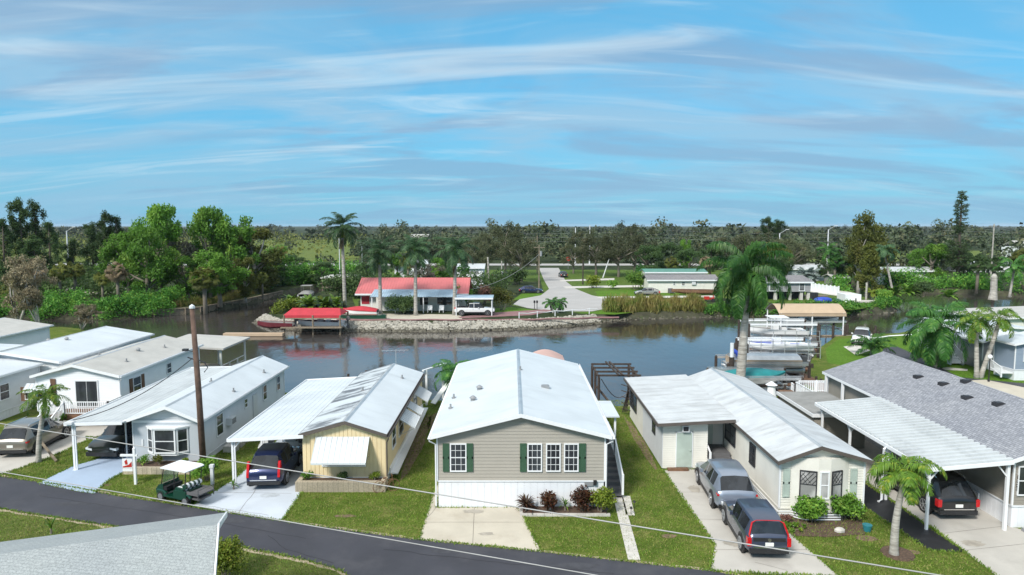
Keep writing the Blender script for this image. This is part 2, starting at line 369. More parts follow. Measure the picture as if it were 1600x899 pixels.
# foliage
M['l_oak'] = leafmat('oak_leaves', [(.065, .078, .038), (.115, .125, .062), (.17, .155, .09)], scale=.25)
M['l_broad'] = leafmat('broad_leaves', [(.055, .13, .018), (.12, .23, .03), (.20, .29, .05)], scale=.3)
M['l_dark'] = leafmat('dark_leaves', [(.035, .07, .024), (.07, .115, .035), (.10, .15, .05)], scale=.3)
M['l_olive'] = leafmat('olive_leaves', [(.08, .095, .02), (.13, .15, .03), (.19, .17, .05)], scale=.3)
M['l_tan'] = leafmat('tan_leaves', [(.20, .17, .105), (.30, .26, .165), (.17, .17, .07)], scale=.3)
M['l_gray'] = leafmat('grey_brown_leaves', [(.13, .12, .09), (.19, .165, .12), (.10, .12, .06)], scale=.3)
M['l_mang'] = leafmat('mangrove_leaves', [(.045, .145, .02), (.10, .25, .04), (.19, .32, .05)], scale=.2)
M['l_yel'] = leafmat('yellow_green_leaves', [(.13, .20, .015), (.20, .26, .03), (.30, .30, .05)], scale=.6)
M['l_palm'] = leafmat('palm_fronds', [(.03, .10, .022), (.055, .15, .03), (.10, .21, .04)], rough=.4, scale=.4)
M['l_palmd'] = leafmat('dark_palm_fronds', [(.03, .07, .03), (.055, .11, .05), (.09, .15, .07)], rough=.4, scale=.4)
M['l_palml'] = leafmat('light_palm_fronds', [(.06, .14, .015), (.11, .20, .025), (.22, .27, .03)], rough=.4, scale=.6)
M['l_dry'] = leafmat('dry_fronds', [(.20, .155, .09), (.28, .22, .14), (.15, .12, .07)], scale=.6)
M['l_silver'] = leafmat('silver_fronds', [(.17, .22, .20), (.24, .29, .27), (.12, .17, .14)], scale=.6)
M['l_croton'] = leafmat('croton_leaves', [(.045, .02, .014), (.12, .04, .022), (.05, .07, .02)], scale=3)
M['l_red'] = leafmat('red_leaves', [(.14, .05, .05), (.20, .10, .08), (.08, .10, .03)], scale=3)
M['l_reed'] = leafmat('reeds', [(.20, .17, .055), (.12, .16, .03), (.27, .22, .09)], scale=.4)
M['l_far'] = leafmat('forest_leaves', [(.040, .062, .032), (.070, .092, .045), (.115, .115, .06)], scale=.035, trans=.15)
M['l_field'] = leafmat('scrub_leaves', [(.15, .18, .035), (.23, .24, .06), (.09, .15, .03)], scale=.03, trans=.15)
M['l_turf'] = leafmat('turf', [(.10, .18, .022), (.16, .25, .035), (.27, .29, .08)], rough=.8, scale=.7, trans=.2)
M['l_turfd'] = leafmat('dry_turf', [(.24, .25, .07), (.32, .30, .11), (.16, .22, .04)], rough=.8, scale=.9, trans=.2)
M['dirt'] = paint('bare_dirt', (.17, .12, .075), .95, var=.35, scale=4, bump=.3)
M['g_near'] = grassmat('lawn', (.095, .155, .022), (.155, .22, .035), (.33, .30, .11), .9)
M['g_old'] = grassmat('dry_lawn', (.11, .15, .035), (.15, .19, .045), (.27, .24, .095), .7)
M['g_far'] = grassmat('far_grass', (.085, .155, .025), (.13, .21, .04), (.22, .21, .08), .5, fine=3)
M['g_forest'] = grassmat('forest_floor', (.035, .055, .022), (.055, .075, .03), (.09, .09, .045), .5, fine=.5)
M['g_bright'] = grassmat('bright_grass', (.10, .21, .02), (.13, .26, .03), (.16, .22, .05), .3, fine=5)
M['g_field'] = grassmat('field_grass', (.13, .19, .04), (.19, .24, .06), (.25, .23, .10), .5, fine=2)
def watermat():
    m, t, b = newmat('water'); b.inputs['Roughness'].default_value = .03; b.inputs['IOR'].default_value = 1.75
    t.links.new(_mix(t, _ramp(t, _noise(t, .04, 4), .35, .65), (.035, .030, .026), (.06, .054, .052)), b.inputs['Base Color'])
    n1 = _noise(t, 1.3, 5, .6, (1, .45, 1)); n2 = _noise(t, .22, 3, .5, (1, .5, 1)); a = t.nodes.new('ShaderNodeMath'); a.operation = 'MULTIPLY_ADD'
    t.links.new(n2, a.inputs[0]); a.inputs[1].default_value = 1.6; t.links.new(n1, a.inputs[2])
    calm = _ramp(t, _noise(t, .035, 3, .5), .3, .6)
    bp = t.nodes.new('ShaderNodeBump'); bp.inputs['Distance'].default_value = .042
    mm = t.nodes.new('ShaderNodeMath'); mm.operation = 'MULTIPLY_ADD'; t.links.new(calm, mm.inputs[0]); mm.inputs[1].default_value = .55; mm.inputs[2].default_value = .2
    t.links.new(mm.outputs[0], bp.inputs['Strength']); t.links.new(a.outputs[0], bp.inputs['Height']); t.links.new(bp.outputs[0], b.inputs['Normal'])
    return m
M['water'] = watermat()
# ================================================================ SETTING
def struct(mb, name, mat, **k): o = mb.build(name, mat, **k); o['kind'] = 'structure'; return o
NEARPOLY = []
def sheet(name, pts, mat, z=0.004, kind='structure', th=0.0):
    if name in ('road', 'driveway', 'driveway_strip', 'path'): NEARPOLY.append(pts)
    mb = MB(); tri = tessellate_polygon([[Vector((p[0], p[1], 0)) for p in pts]])
    fs = []
    for a, b, c in tri:
        pa, pb, pc = pts[a], pts[b], pts[c]
        cr = (pb[0] - pa[0]) * (pc[1] - pa[1]) - (pb[1] - pa[1]) * (pc[0] - pa[0])
        fs.append((a, b, c) if cr > 0 else (a, c, b))
    mb.add([(p[0], p[1], z) for p in pts], fs)
    if th:
        n = len(pts); mb.add([(p[0], p[1], z) for p in pts] + [(p[0], p[1], z - th) for p in pts], [(i, (i + 1) % n, (i + 1) % n + n, i + n) for i in range(n)])
    o = mb.build(name, mat)
    if kind: o['kind'] = kind
    return o
near_shore = [(-3000, 180), (-400, 120), (-150, 97), (-75, 91), (-58, 87), (-49, 81), (-44, 70), (-35, 63), (-27, 57.5), (-20, 53), (-10, 50.3), (0, 49.2), (8, 48.3), (14, 50.3), (20, 51), (24, 55), (27.5, 62), (31.5, 69.5), (35, 75), (38, 79.3), (47, 82), (60, 91), (83, 107), (150, 118), (400, 130), (3000, 180)]
far_shore = [(-3000, 230), (-400, 145), (-150, 112), (-90, 103), (-63, 102), (-55, 104.5), (-50, 108), (-47.5, 120), (-46, 135), (-43, 150), (-39, 151), (-37.5, 130), (-37.5, 112), (-36, 99), (-32, 93.5), (-24, 91.5), (-8.5, 91), (3, 93.5), (12, 98.5), (17, 101.5), (24, 103), (33, 105), (43, 105.5), (53, 106.5), (60, 109), (64, 114), (64, 122), (68, 142), (73, 166), (80, 174), (87, 168), (82, 150), (88, 142), (100, 134), (180, 132), (400, 150), (3000, 260)]
def densify(p, step=3.0, jit=.5, seed=3):
    rng = random.Random(seed); out = []
    for a, b in zip(p[:-1], p[1:]):
        d = math.dist(a, b); n = max(1, int(d / step)) if d < 150 else 1
        for i in range(n):
            t = i / n; j = jit if (0 < i and d < 150) else 0
            out.append((a[0] + (b[0] - a[0]) * t + rng.uniform(-j, j), a[1] + (b[1] - a[1]) * t + rng.uniform(-j, j)))
    out.append(p[-1]); return out
ns = densify(near_shore); fs_ = densify(far_shore)
gm = MB()
def land(mb, shore, rest, sgn):
    pts = shore + rest
    tri = tessellate_polygon([[Vector((p[0], p[1], 0)) for p in pts]])
    F_ = []
    for a, b, c in tri:
        pa, pb, pc = pts[a], pts[b], pts[c]
        cr = (pb[0] - pa[0]) * (pc[1] - pa[1]) - (pb[1] - pa[1]) * (pc[0] - pa[0])
        F_.append((a, b, c) if cr > 0 else (a, c, b))
    mb.add([(p[0], p[1], 0) for p in pts], F_, 0 if sgn > 0 else 2)
    n = len(shore); vs = []
    for i, p in enumerate(shore):
        a = shore[max(0, i - 1)]; b = shore[min(n - 1, i + 1)]; dx, dy = b[0] - a[0], b[1] - a[1]; l = math.hypot(dx, dy) or 1
        nx, ny = -dy / l * sgn, dx / l * sgn
        vs += [(p[0], p[1], 0), (p[0] + nx * .35, p[1] + ny * .35, -.45), (p[0] + nx * 1.0, p[1] + ny * 1.0, -1.5)]
    mb.add(vs, [f for i in range(n - 1) for f in ((3 * i, 3 * i + 1, 3 * i + 4, 3 * i + 3), (3 * i + 1, 3 * i + 2, 3 * i + 5, 3 * i + 4))], 1)
land(gm, ns, [(3000, -300), (-3000, -300)], 1)
land(gm, fs_, [(7000, 9000), (-7000, 9000)], -1)
struct(gm, 'ground', [M['g_near'], M['soil'], M['g_forest']])
wm = MB(); wm.add([(-3000, 20, -1), (3000, 20, -1), (3000, 400, -1), (-3000, 400, -1)], [(0, 1, 2, 3)]); struct(wm, 'water', M['water'])

# near road
up = [(-60, 38.5), G(-140, 722), G(0, 745), G(90, 758), G(180, 775), G(300, 793), G(440, 815), G(560, 832), G(660, 845), G(845, 863), G(1110, 893), (12.3, 23.0), (22, 19.2), (45, 10)]
lo = [(45, 3), (-4.5, 6), (-5.0, 20), G(545, 900), G(530, 891), G(480, 876), G(420, 864), G(330, 846), G(220, 830), G(100, 811), G(0, 795), G(-140, 778), (-60, 33)]
sheet('road', up + lo, M['asphalt'], .012)
def offs(p, d):
    out = []
    for i, q in enumerate(p):
        a = p[max(0, i - 1)]; b = p[min(len(p) - 1, i + 1)]; dx, dy = b[0] - a[0], b[1] - a[1]; l = math.hypot(dx, dy)
        out.append((q[0] - dy / l * d, q[1] + dx / l * d))
    return out
rng = random.Random(5)
def ragged(p, d, seed):
    q = densify(p, .35, .0, seed); rr = random.Random(seed); o = offs(q, d)
    return q, [(x + rr.uniform(-.06, .06), y + rr.uniform(-.06, .06)) for x, y in o]
q1, q2 = ragged(up[1:-1], .16, 4); sheet('road_verge', q1 + q2[::-1], M['sand'], .006)
q1, q2 = ragged(lo[3:-1], .2, 5); sheet('road_verge', q1 + q2[::-1], M['sand'], .006)
sheet('lawn_patch', [G(545, 900), G(530, 891), G(480, 876), G(420, 864), G(330, 846), G(220, 830), G(100, 811), G(0, 795), G(-140, 778), (-60, 33), (-60, 2), (-5, 2), (-5, 20)], M['g_old'], .004)
# driveways
sheet('driveway', [G(655, 844), G(664, 812), G(681, 760), (-3.5, 36), (-3.5, 30.5), G(812, 793), G(824, 822), G(846, 863)], M['concrete'], .016, th=.02)
sheet('driveway', [G(297, 792), G(368, 748), (-14.3, 45), (-10.4, 45), (-10.4, 33.2), G(470, 772), G(440, 815)], M['concretew'], .016, th=.02)
sheet('driveway', [G(60, 755), G(113, 729), (-23.2, 37), (-23.2, 49), (-20.4, 49), (-20.4, 36), G(196, 737), G(168, 752), G(147, 772), G(120, 768)], M['concreteb'], .016, th=.02)
sheet('driveway', [G(-60, 735), G(0, 742), G(30, 733), G(100, 706), G(122, 694), (-24.8, 43.5), (-30.5, 43.5), G(0, 704), G(-60, 728)], M['concreteg'], .016, th=.02)
sheet('driveway', [G(1036, 735), (11.95, 35.6), (11.95, 29.4), G(1222, 823), G(1312, 902), G(1110, 893), G(1117, 852)], M['concreteg'], .016, th=.02)
sheet('driveway', [(18.0, 45), (18.0, 28.3), G(1453, 822), G(1557, 900), (17.2, 23), (21.8, 23), (23.2, 27.6), (21.6, 28.4), (21.6, 45)], M['concreteg'], .016, th=.02)
sheet('driveway_strip', [G(1346, 752), G(1400, 788), G(1453, 826), G(1509, 864), G(1453, 861), G(1430, 847), G(1400, 825), G(1373, 809), G(1346, 790)], M['tar'], .022)
sheet('path', [G(136, 683), G(180, 687), G(180, 690), G(136, 688)], M['paver'], .02)
# slabs path beside the central house
pm = MB(); a = Vector((*G(966, 778), 0)); b = Vector((*G(991, 876), 0)); n = 9
for i in range(n):
    p = a.lerp(b, (i + .5) / n); d = (b - a).normalized(); pm.obox((p.x, p.y), (d.y, -d.x), (d.x, d.y), .235, (b - a).length / n / 2 - .012, .004, .035)
a = Vector((*G(978, 776), 0)); b = Vector((*G(985, 806), 0))
for i in range(3):
    p = a.lerp(b, (i + .5) / 3); d = (b - a).normalized(); pm.obox((p.x, p.y), (d.y, -d.x), (d.x, d.y), .2, (b - a).length / 6 - .012, .004, .035)
struct(pm, 'path', M['paver'])
# right hand lane, cul de sac, highway
sheet('lane', [G(1380, 545), G(1400, 541), G(1425, 552), G(1500, 590), (60, 45), (60, 40), (40, 52), (34, 62)], M['asphalt'], .012)
sheet('side_lawn', [G(1290, 545), G(1310, 530), (47, 81), (58, 88), (60, 60), (60, 45), (36, 52), (30, 64)], M['g_bright'], .004)
sheet('parking_slab', [G(1318, 542), G(1340, 539), G(1360, 548), G(1338, 556)], M['paver'], .012)
sheet('walkway', [G(1470, 578), G(1475, 574), G(1512, 577), G(1512, 580)], M['paver'], .012)
sheet('terrace', [G(1470, 597), G(1540, 594), G(1600, 606), G(1680, 640), G(1620, 660), G(1480, 620)], M['concrete'], .024)
sheet('cul_de_sac', [G(842, 419), G(873, 419), G(884, 440), G(900, 452), G(925, 462), G(965, 470), G(955, 481), G(925, 487), G(870, 487), G(825, 482), G(802, 476), G(812, 468), G(845, 462), G(858, 452), G(850, 438)], M['road'], .03)
sheet('far_highway', [(-900, 232), (-60, 221), (900, 221), (900, 233), (-60, 232), (-900, 246)], M['road'], .05)
sheet('red_drive', [G(715, 496), G(770, 489), G(850, 484), G(868, 486), G(830, 493), G(720, 498)], M['redpav'], .035)
sheet('front_paving', [G(470, 500), G(560, 490), G(720, 492), G(722, 499), G(560, 503), G(460, 507)], M['concrete'], .03)
for q in ([G(930, 464), G(1120, 462), G(1120, 465), G(940, 467)], [G(880, 448), G(1000, 446), G(1000, 449), G(884, 451)], [G(874, 438), G(960, 435), G(960, 438), G(876, 440)], [G(1255, 447), G(1330, 457), G(1345, 466), G(1330, 466), G(1255, 455)]):
    sheet('far_drive', q, M['paver'], .035)
sheet('far_lawn', [G(560, 492), G(560, 470), G(700, 440), G(845, 440), G(850, 460), G(812, 468), G(800, 478), G(860, 487), G(930, 490), G(960, 478), G(985, 466), G(1130, 466), G(1330, 485), G(1380, 478), G(1300, 440), (60, 200), (-50, 200)], M['g_far'], .01)
sheet('green_lawn', [G(800, 470), G(815, 459), G(856, 458), G(850, 463)], M['g_bright'], .02)
sheet('green_lawn', [G(770, 483), G(800, 480), G(848, 486), G(770, 490)], M['g_bright'], .02)
sheet('green_lawn', [G(935, 464), G(930, 455), G(1000, 452), G(1120, 462)], M['g_bright'], .02)
sheet('green_lawn', [G(900, 490), G(935, 487), G(985, 468), G(1100, 467), G(1100, 476), G(960, 492)], M['g_bright'], .02)
sheet('green_lawn', [G(1255, 440), G(1330, 446), G(1330, 452), G(1255, 447)], M['g_bright'], .02)
sheet('field', [(100, 245), (600, 245), (700, 360), (180, 350), (95, 300)], M['g_field'], .06)
sheet('field', [(-600, 250), (-60, 240), (-40, 420), (-60, 620), (-700, 620)], M['g_field'], .06)
sheet('left_clearing', [G(90, 450), G(200, 450), G(215, 458), G(120, 462)], M['concrete'], .03)
# rocks of the sea wall: countless -> stuff
def rocks(name, line, n, seed, size, spread, zr=(-1.0, .1), mat='rock', label=None, cat='rocks'):
    rr = random.Random(seed); mb = MB(); segs = [(a, b, math.dist(a, b)) for a, b in zip(line[:-1], line[1:])]; tot = sum(s[2] for s in segs)
    for _ in range(n):
        d = rr.uniform(0, tot)
        for a, b, l in segs:
            if d <= l: break
            d -= l
        t = d / l; x = a[0] + (b[0] - a[0]) * t; y = a[1] + (b[1] - a[1]) * t; nx, ny = (b[1] - a[1]) / l, -(b[0] - a[0]) / l
        k = rr.random(); o = k * spread; s = size * rr.uniform(.6, 1.4)
        c = (x + nx * o, y + ny * o, zr[1] + (zr[0] - zr[1]) * k); b0 = len(mb.v)
        mb.ball(c, s, 6, 4, (rr.uniform(.8, 1.3), rr.uniform(.8, 1.2), rr.uniform(.5, .8)))
        for i in range(b0, len(mb.v)):
            v = mb.v[i]; mb.v[i] = (v[0] + rr.uniform(-.2, .2) * s, v[1] + rr.uniform(-.2, .2) * s, v[2] + rr.uniform(-.2, .2) * s)
    o = mb.build(name, M[mat]); tag(o, label, cat, kind='stuff'); return o
isl = [p for p in far_shore if -37 <= p[0] <= 64 and p[1] < 116]
rocks('sea_wall_rocks', [p for p in isl if p[0] < 13], 3600, 7, .17, 1.5, (-.75, .08), 'rock', 'pale limestone rocks piled along the sea wall of the far peninsula', 'rocks')
rocks('waterline_rocks', offs([p for p in isl if p[0] < 14], -1.25), 1500, 17, .17, .8, (-1.15, -.6), 'rockd', 'dark stained rocks at the waterline below the pale sea wall rocks', 'rocks')
rocks('bank_rocks', [p for p in isl if p[0] > 11], 300, 8, .22, 1.0, (-1.1, -.6), 'rockd', 'dark rocks scattered at the waterline of the far grassy bank', 'rocks')
rocks('near_rocks', [(-10, 50.2), (0, 49.1), (8, 48.2), (14, 49.4)][::-1], 160, 9, .16, .8, (-.8, .05), 'rock', 'small rocks edging the canal behind the central house', 'rocks')
# timber sea wall, left bank
sw = MB()
pl = [(-63, 101.6), (-55, 104), (-49.7, 108), (-47, 120), (-45.6, 135)]
for a, b in zip(pl[:-1], pl[1:]):
    sw.beam((a[0], a[1], -.55), (b[0], b[1], -.55), .12, 1.1); sw.beam((a[0], a[1], .05), (b[0], b[1], .05), .45, .14)
    k = int(math.dist(a, b) / 2)
    for i in range(k): t = i / k; x = a[0] + (b[0] - a[0]) * t; y = a[1] + (b[1] - a[1]) * t; sw.tube([(x + .15, y - .15, -1.6), (x + .15, y - .15, .15)], .11, 6)
tag(sw.build('sea_wall', M['wood']), 'weathered timber retaining wall along the far left canal bank', 'sea wall')

# ================================================================ HOUSE HELPERS
def window(root, c, t, n, w, h, z0, grid=(1, 1), gm='glass', fm='trim', label=None, sash=True, fr=.05, name='window'):
    c = Vector((c[0], c[1], 0)); t = Vector((t[0], t[1], 0)); n = Vector((n[0], n[1], 0)); f = MB()
    def bar(s0, s1, a0, a1, d=.045):
        p = c + t * ((s0 + s1) / 2) + n * (d / 2 - .002); f.obox((p.x, p.y), t, n, (s1 - s0) / 2, d / 2 + .002, a0, a1)
    bar(-w / 2, w / 2, z0, z0 + fr, .06); bar(-w / 2, w / 2, z0 + h - fr, z0 + h, .05); bar(-w / 2, -w / 2 + fr, z0 + fr, z0 + h - fr); bar(w / 2 - fr, w / 2, z0 + fr, z0 + h - fr)
    if sash: bar(-w / 2 + fr, w / 2 - fr, z0 + h / 2 - .02, z0 + h / 2 + .02, .04)
    gx, gz = grid
    for i in range(1, gx): s = -w / 2 + w * i / gx; bar(s - .009, s + .009, z0 + fr, z0 + h - fr, .032)
    for k in range(1, gz): z = z0 + h * k / gz; bar(-w / 2 + fr, w / 2 - fr, z - .009, z + .009, .031)
    o = f.build(name, M[fm], root)
    if label: o['label'] = label
    g = MB(); p = c + n * .012; g.obox((p.x, p.y), t, n, w / 2 - fr + .004, .008, z0 + fr - .004, z0 + h - fr + .004); g.build('pane', M[gm], o)
    return o
def shutter(root, c, t, n, w, h, z0, m='shutter'):
    f = MB(); c = Vector((c[0], c[1], 0)); t = Vector((t[0], t[1], 0)); n = Vector((n[0], n[1], 0)); p = c + n * .02
    f.obox((p.x, p.y), t, n, w / 2, .018, z0, z0 + h)
    p = c + n * .043
    for (s0, s1, a0, a1) in ((-w / 2, w / 2, 0, .07), (-w / 2, w / 2, h / 2 - .05, h / 2 + .05), (-w / 2, w / 2, h - .07, h), (-w / 2, -w / 2 + .06, .07, h - .07), (w / 2 - .06, w / 2, .07, h - .07)):
        q = p + t * ((s0 + s1) / 2); f.obox((q.x, q.y), t, n, (s1 - s0) / 2, .006, z0 + a0, z0 + a1)
    return f.build('shutter', M[m], root)
FR = ((1, 0), (0, -1)); RI = ((0, 1), (1, 0)); LE = ((0, 1), (-1, 0))
def fwin(root, x0, x1, y, z0, z1, **k): return window(root, ((x0 + x1) / 2, y), FR[0], FR[1], x1 - x0, z1 - z0, z0, **k)
def swin(root, y0, y1, x, z0, z1, side='R', **k): T, Nn = (RI if side == 'R' else LE); return window(root, (x, (y0 + y1) / 2), T, Nn, y1 - y0, z1 - z0, z0, **k)
def house(name, label, x0, x1, y0, y1, zs, ze, zr, xr, wall, roof, skirt='skirt', oh=.25, ohf=.3, trim='trim', pitch=.115, gutter='R', ze1=None, cat='house', group=None, fascia=None, wallmode='lap', th=.12, back=True, frontskirt=True, rmat2=None, base=0):
    ze1 = ze if ze1 is None else ze1
    root = empty(name, ((x0 + x1) / 2, (y0 + y1) / 2, base), 0, label, cat, group)
    def top(x):
        return ze + (zr - ze) * (x - x0) / (xr - x0) if x <= xr else ze1 + (zr - ze1) * (x1 - x) / (x1 - xr)
    cr = MB(); zt = -.05
    cr.prism([(x0 + .02, base + zs), (x1 - .02, base + zs), (x1 - .02, top(x1) + zt), (xr, zr + zt), (x0 + .02, top(x0) + zt)], y0 + .02, y1 - .02)
    if wallmode == 'lap':
        cr.lap((x0, y0 + .018), (1, 0), (0, -1), x1 - x0, base + zs, lambda s: top(x0 + s) + zt, pitch)
        cr.lap((x1 - .018, y0), (0, 1), (1, 0), y1 - y0, base + zs, top(x1) + zt, pitch)
        cr.lap((x0 + .018, y0), (0, 1), (-1, 0), y1 - y0, base + zs, top(x0) + zt, pitch)
        for (cx, cy) in ((x0, y0), (x1, y0), (x1, y1), (x0, y1)):
            zz = top(cx) + zt; cr.box(cx - .035, cx + .035, cy - .035, cy + .035, base + zs, zz - .02, 1)
    elif wallmode == 'rib':
        n = int((x1 - x0) / .2)
        for i in range(n): xa = x0 + (x1 - x0) * i / n; cr.box(xa + .01, xa + (x1 - x0) / n - .03, y0, y0 + .03, base + zs, min(top(xa), top(xa + .2)) + zt - .02)
        n = int((y1 - y0) / .2)
        for i in range(n):
            ya = y0 + (y1 - y0) * i / n
            cr.box(x1 - .03, x1, ya + .01, ya + (y1 - y0) / n - .03, base + zs, top(x1) + zt - .01); cr.box(x0, x0 + .03, ya + .01, ya + (y1 - y0) / n - .03, base + zs, top(x0) + zt - .01)
    cr.build('wall', [M[wall], M[trim]], root)
    if zs > .1 and skirt:
        sk = MB(); sk.box(x0 + .05, x1 - .05, y0 + .05, y1 - .05, base - .05, base + zs)
        n = int((x1 - x0) / .3)
        for i in range(n): xa = x0 + .03 + (x1 - x0 - .06) * i / n; sk.box(xa + .006, xa + (x1 - x0 - .06) / n - .006, y0 + .035, y0 + .052, base - .02, base + zs - .06)
        n = int((y1 - y0) / .3)
        for i in range(n):
            ya = y0 + .05 + (y1 - y0 - .1) * i / n; e = ya + (y1 - y0 - .1) / n - .006
            sk.box(x1 - .052, x1 - .035, ya + .006, e, base - .02, base + zs - .06); sk.box(x0 + .035, x0 + .052, ya + .006, e, base - .02, base + zs - .06)
        sk.box(x0 - .012, x1 + .012, y0 - .012, y1 + .012, base + zs - .06, base + zs, 0)
        sk.build('skirting', M[skirt], root)
    rf = MB(); X0, X1 = x0 - oh, x1 + oh; s0 = (zr - ze) / (xr - x0); s1 = (zr - ze1) / (x1 - xr)
    za, zb = ze - s0 * oh, ze1 - s1 * oh
    rf.prism([(X0, za), (X0, za + th), (xr, zr + th), (X1, zb + th), (X1, zb), (xr, zr)], y0 - ohf, y1 + ohf * .6)
    ro = rf.build('roof', M[roof], root)
    rc = MB(); rc.prism([(xr - .10, zr + th - .10 * s0 + .006), (xr, zr + th + .022), (xr + .10, zr + th - .10 * s1 + .006), (xr, zr + th - .004)], y0 - ohf - .01, y1 + ohf * .6); rc.build('ridge_cap', M['alu' if roof.startswith('roof') else roof], ro)
    fa = MB(); yf = y0 - ohf; hh = .16
    fa.prism([(X0 - .01, za + th + .01), (X0 - .01, za + th - hh), (xr, zr + th - hh), (X1 + .01, zb + th - hh), (X1 + .01, zb + th + .01), (xr, zr + th + .01)], yf - .03, yf - .003)
    for X in (X0, X1):
        zz = za if X == X0 else zb; s = -1 if X == X0 else 1
        fa.box(min(X + s * .003, X + s * .03), max(X + s * .003, X + s * .03), yf, y1 + ohf * .6, zz + th - hh, zz + th - .006)
    fa.build('fascia', M[fascia or trim], root)
    if gutter:
        for g in gutter:
            X, zz, s = (X1, zb, 1) if g == 'R' else (X0, za, -1); gu = MB()
            a, b = sorted((X + s * .032, X + s * .14))
            gu.prism([(a, zz + th - .14), (b, zz + th - .14), (b + .01 * s, zz + th - .01), (b - .015 * s, zz + th - .01), (b - .015 * s, zz + th - .12), (a, zz + th - .12)], yf - .02, y1 + ohf * .5)
            gu.tube([(X + s * .08, yf + .06, zz + th - .12), (X + s * .06, yf + .1, zz - .15), (X - s * (oh - .06), y0 - .05, zz - .35), (X - s * (oh - .06), y0 - .05, base + .08)], .04, 6)
            gu.build('gutter', M[fascia or trim], root)
    root['_e'] = 0; del root['_e']
    return root, ro, top
def vent(ro, x, y, z, kind=0, m='grey'):
    v = MB()
    if kind == 0: v.tube([(x, y, z - .05), (x, y, z + .22)], .05, 8); v.tube([(x, y, z - .02), (x, y, z + .04)], .12, 10)
    elif kind == 1: v.tube([(x, y, z - .05), (x, y, z + .14)], .13, 10); v.tube([(x, y, z + .14), (x, y, z + .26)], [.2, .05], 10)
    else: v.box(x - .22, x + .22, y - .2, y + .2, z - .08, z + .12); v.box(x - .16, x + .16, y - .15, y + .15, z + .12, z + .15)
    return v.build('roof_vent', M[m], ro)
def rail(mb, a, b, h=.9, n=None, w=.05, bal=True, z=None):
    a = Vector(a); b = Vector(b); L_ = (b - a).length; n = n or max(1, int(L_ / 1.5))
    for i in range(n + 1): p = a.lerp(b, i / n); mb.box(p.x - .05, p.x + .05, p.y - .05, p.y + .05, p.z - .05, p.z + h + .05)
    up_ = Vector((0, 0, h)); mb.beam(a + up_, b + up_, .07, .05); mb.beam(a + Vector((0, 0, .12)), b + Vector((0, 0, .12)), .05, .05)
    if bal:
        k = max(2, int(L_ / .14))
        for i in range(1, k): p = a.lerp(b, i / k); mb.box(p.x - .017, p.x + .017, p.y - .017, p.y + .017, p.z + .12, p.z + h)
def steps(mb, x0, x1, y0, y1, ztop, n, base=0):    # rises from y0 (low) to y1 (high)
    for i in range(n):
        ya = y0 + (y1 - y0) * i / n; yb = y0 + (y1 - y0) * (i + 1) / n; z = base + (ztop - base) * (i + 1) / n
        mb.box(x0, x1, ya - .03, yb, z - .045, z); mb.box(x0 + .01, x1 - .01, yb - .03, yb - .005, z, z + (ztop - base) / n - .045 if i < n - 1 else z + .001); mb.box(x0 + .01, x0 + .05, ya, yb, base, z - .045); mb.box(x1 - .05, x1 - .01, ya, yb, base, z - .045)
def unit(root, c, t, n, z, name='air_conditioner', m='white'):
    f = MB(); c = Vector((*c, 0)); t = Vector((*t, 0)); n = Vector((*n, 0)); p = c + n * .16
    f.obox((p.x, p.y), t, n, .34, .17, z, z + .42); q = c + n * .335
    for i in range(6): f.obox((q.x, q.y), t, n, .29, .006, z + .05 + i * .055, z + .075 + i * .055, 1)
    return f.build(name, [M[m], M['dark']], root)

def line_strip(name, pts, w_, m, z, jit=0, seed=1):
    rr = random.Random(seed); q = densify(pts, .5, 0, seed) if jit else pts; q = [(x + rr.uniform(-jit, jit), y + rr.uniform(-jit, jit)) for x, y in q]; o = offs(q, w_); sheet(name, q + o[::-1], m, z)
J = M['crackm']
for k, (p, q, jt) in enumerate(((G(664, 817), G(822, 817), 0), (G(683, 793), G(664, 812), .05), (G(741, 793), G(738, 855), 0), (G(1060, 770), G(1150, 770), 0), (G(1085, 812), G(1210, 815), 0), (G(1112, 860), G(1262, 860), 0), (G(330, 770), G(455, 772), 0), (G(400, 765), G(372, 805), .06), (G(1500, 862), G(1610, 850), 0), (G(1470, 835), G(1580, 822), 0), (G(305, 789), G(420, 806), .05), (G(1180, 880), G(1230, 893), .06))):
    line_strip('pavement_joint', [p, q], .018, J, .021, jt, k)
# ================================================================ NEAR HOUSES
def zw(py, y): return WP(800, py, y)[1]
def xw(px, py, y): return WP(px, py, y)[0]
# ---- central beige house
Y = 30.56
h4, ro, top = house('mobile_home', 'beige lap-sided double-wide home with green shutters and white roof, facing the road in the centre', -3.44, 4.27, Y, 46.4, 1.28, 3.42, 4.38, .41, 'beige', 'roofw', oh=.26, ohf=.32, gutter='RL', pitch=.155)
wz0, wz1 = zw(737, Y), zw(693, Y)
for a, b in ((703, 729), (824, 847), (853, 876), (881, 904)):
    fwin(h4, xw(a, 715, Y), xw(b, 715, Y), Y, wz0, wz1, grid=(3, 4), fr=.055)
for p in (697, 734, 817.5, 910): shutter(h4, (xw(p, 715, Y), Y), FR[0], FR[1], .30, wz1 - wz0, wz0)
for (px, py, k) in ((749, 609, 1), (739, 626, 1), (709, 622, 0), (704, 638, 0), (852, 606, 2), (813, 578, 0)):
    z = 3.9; x, y = G(px, py, z); z = top(x) + .12; x, y = G(px, py, z); vent(ro, x, y, z, k)
f = MB(); f.box(3.35, 3.75, Y - .03, Y + .01, 1.02, 1.2); f.build('skirting_vent', M['grey'], h4)
f = MB(); f.box(3.75, 3.9, Y - .1, Y + .01, 1.08, 1.3); f.build('wall_light', M['blackp'], h4)
st = MB(); steps(st, 4.36, 5.3, Y + 1.0, Y + 3.6, 1.28, 7); st.box(4.3, 5.3, Y + 3.6, Y + 6.2, 1.2, 1.28)
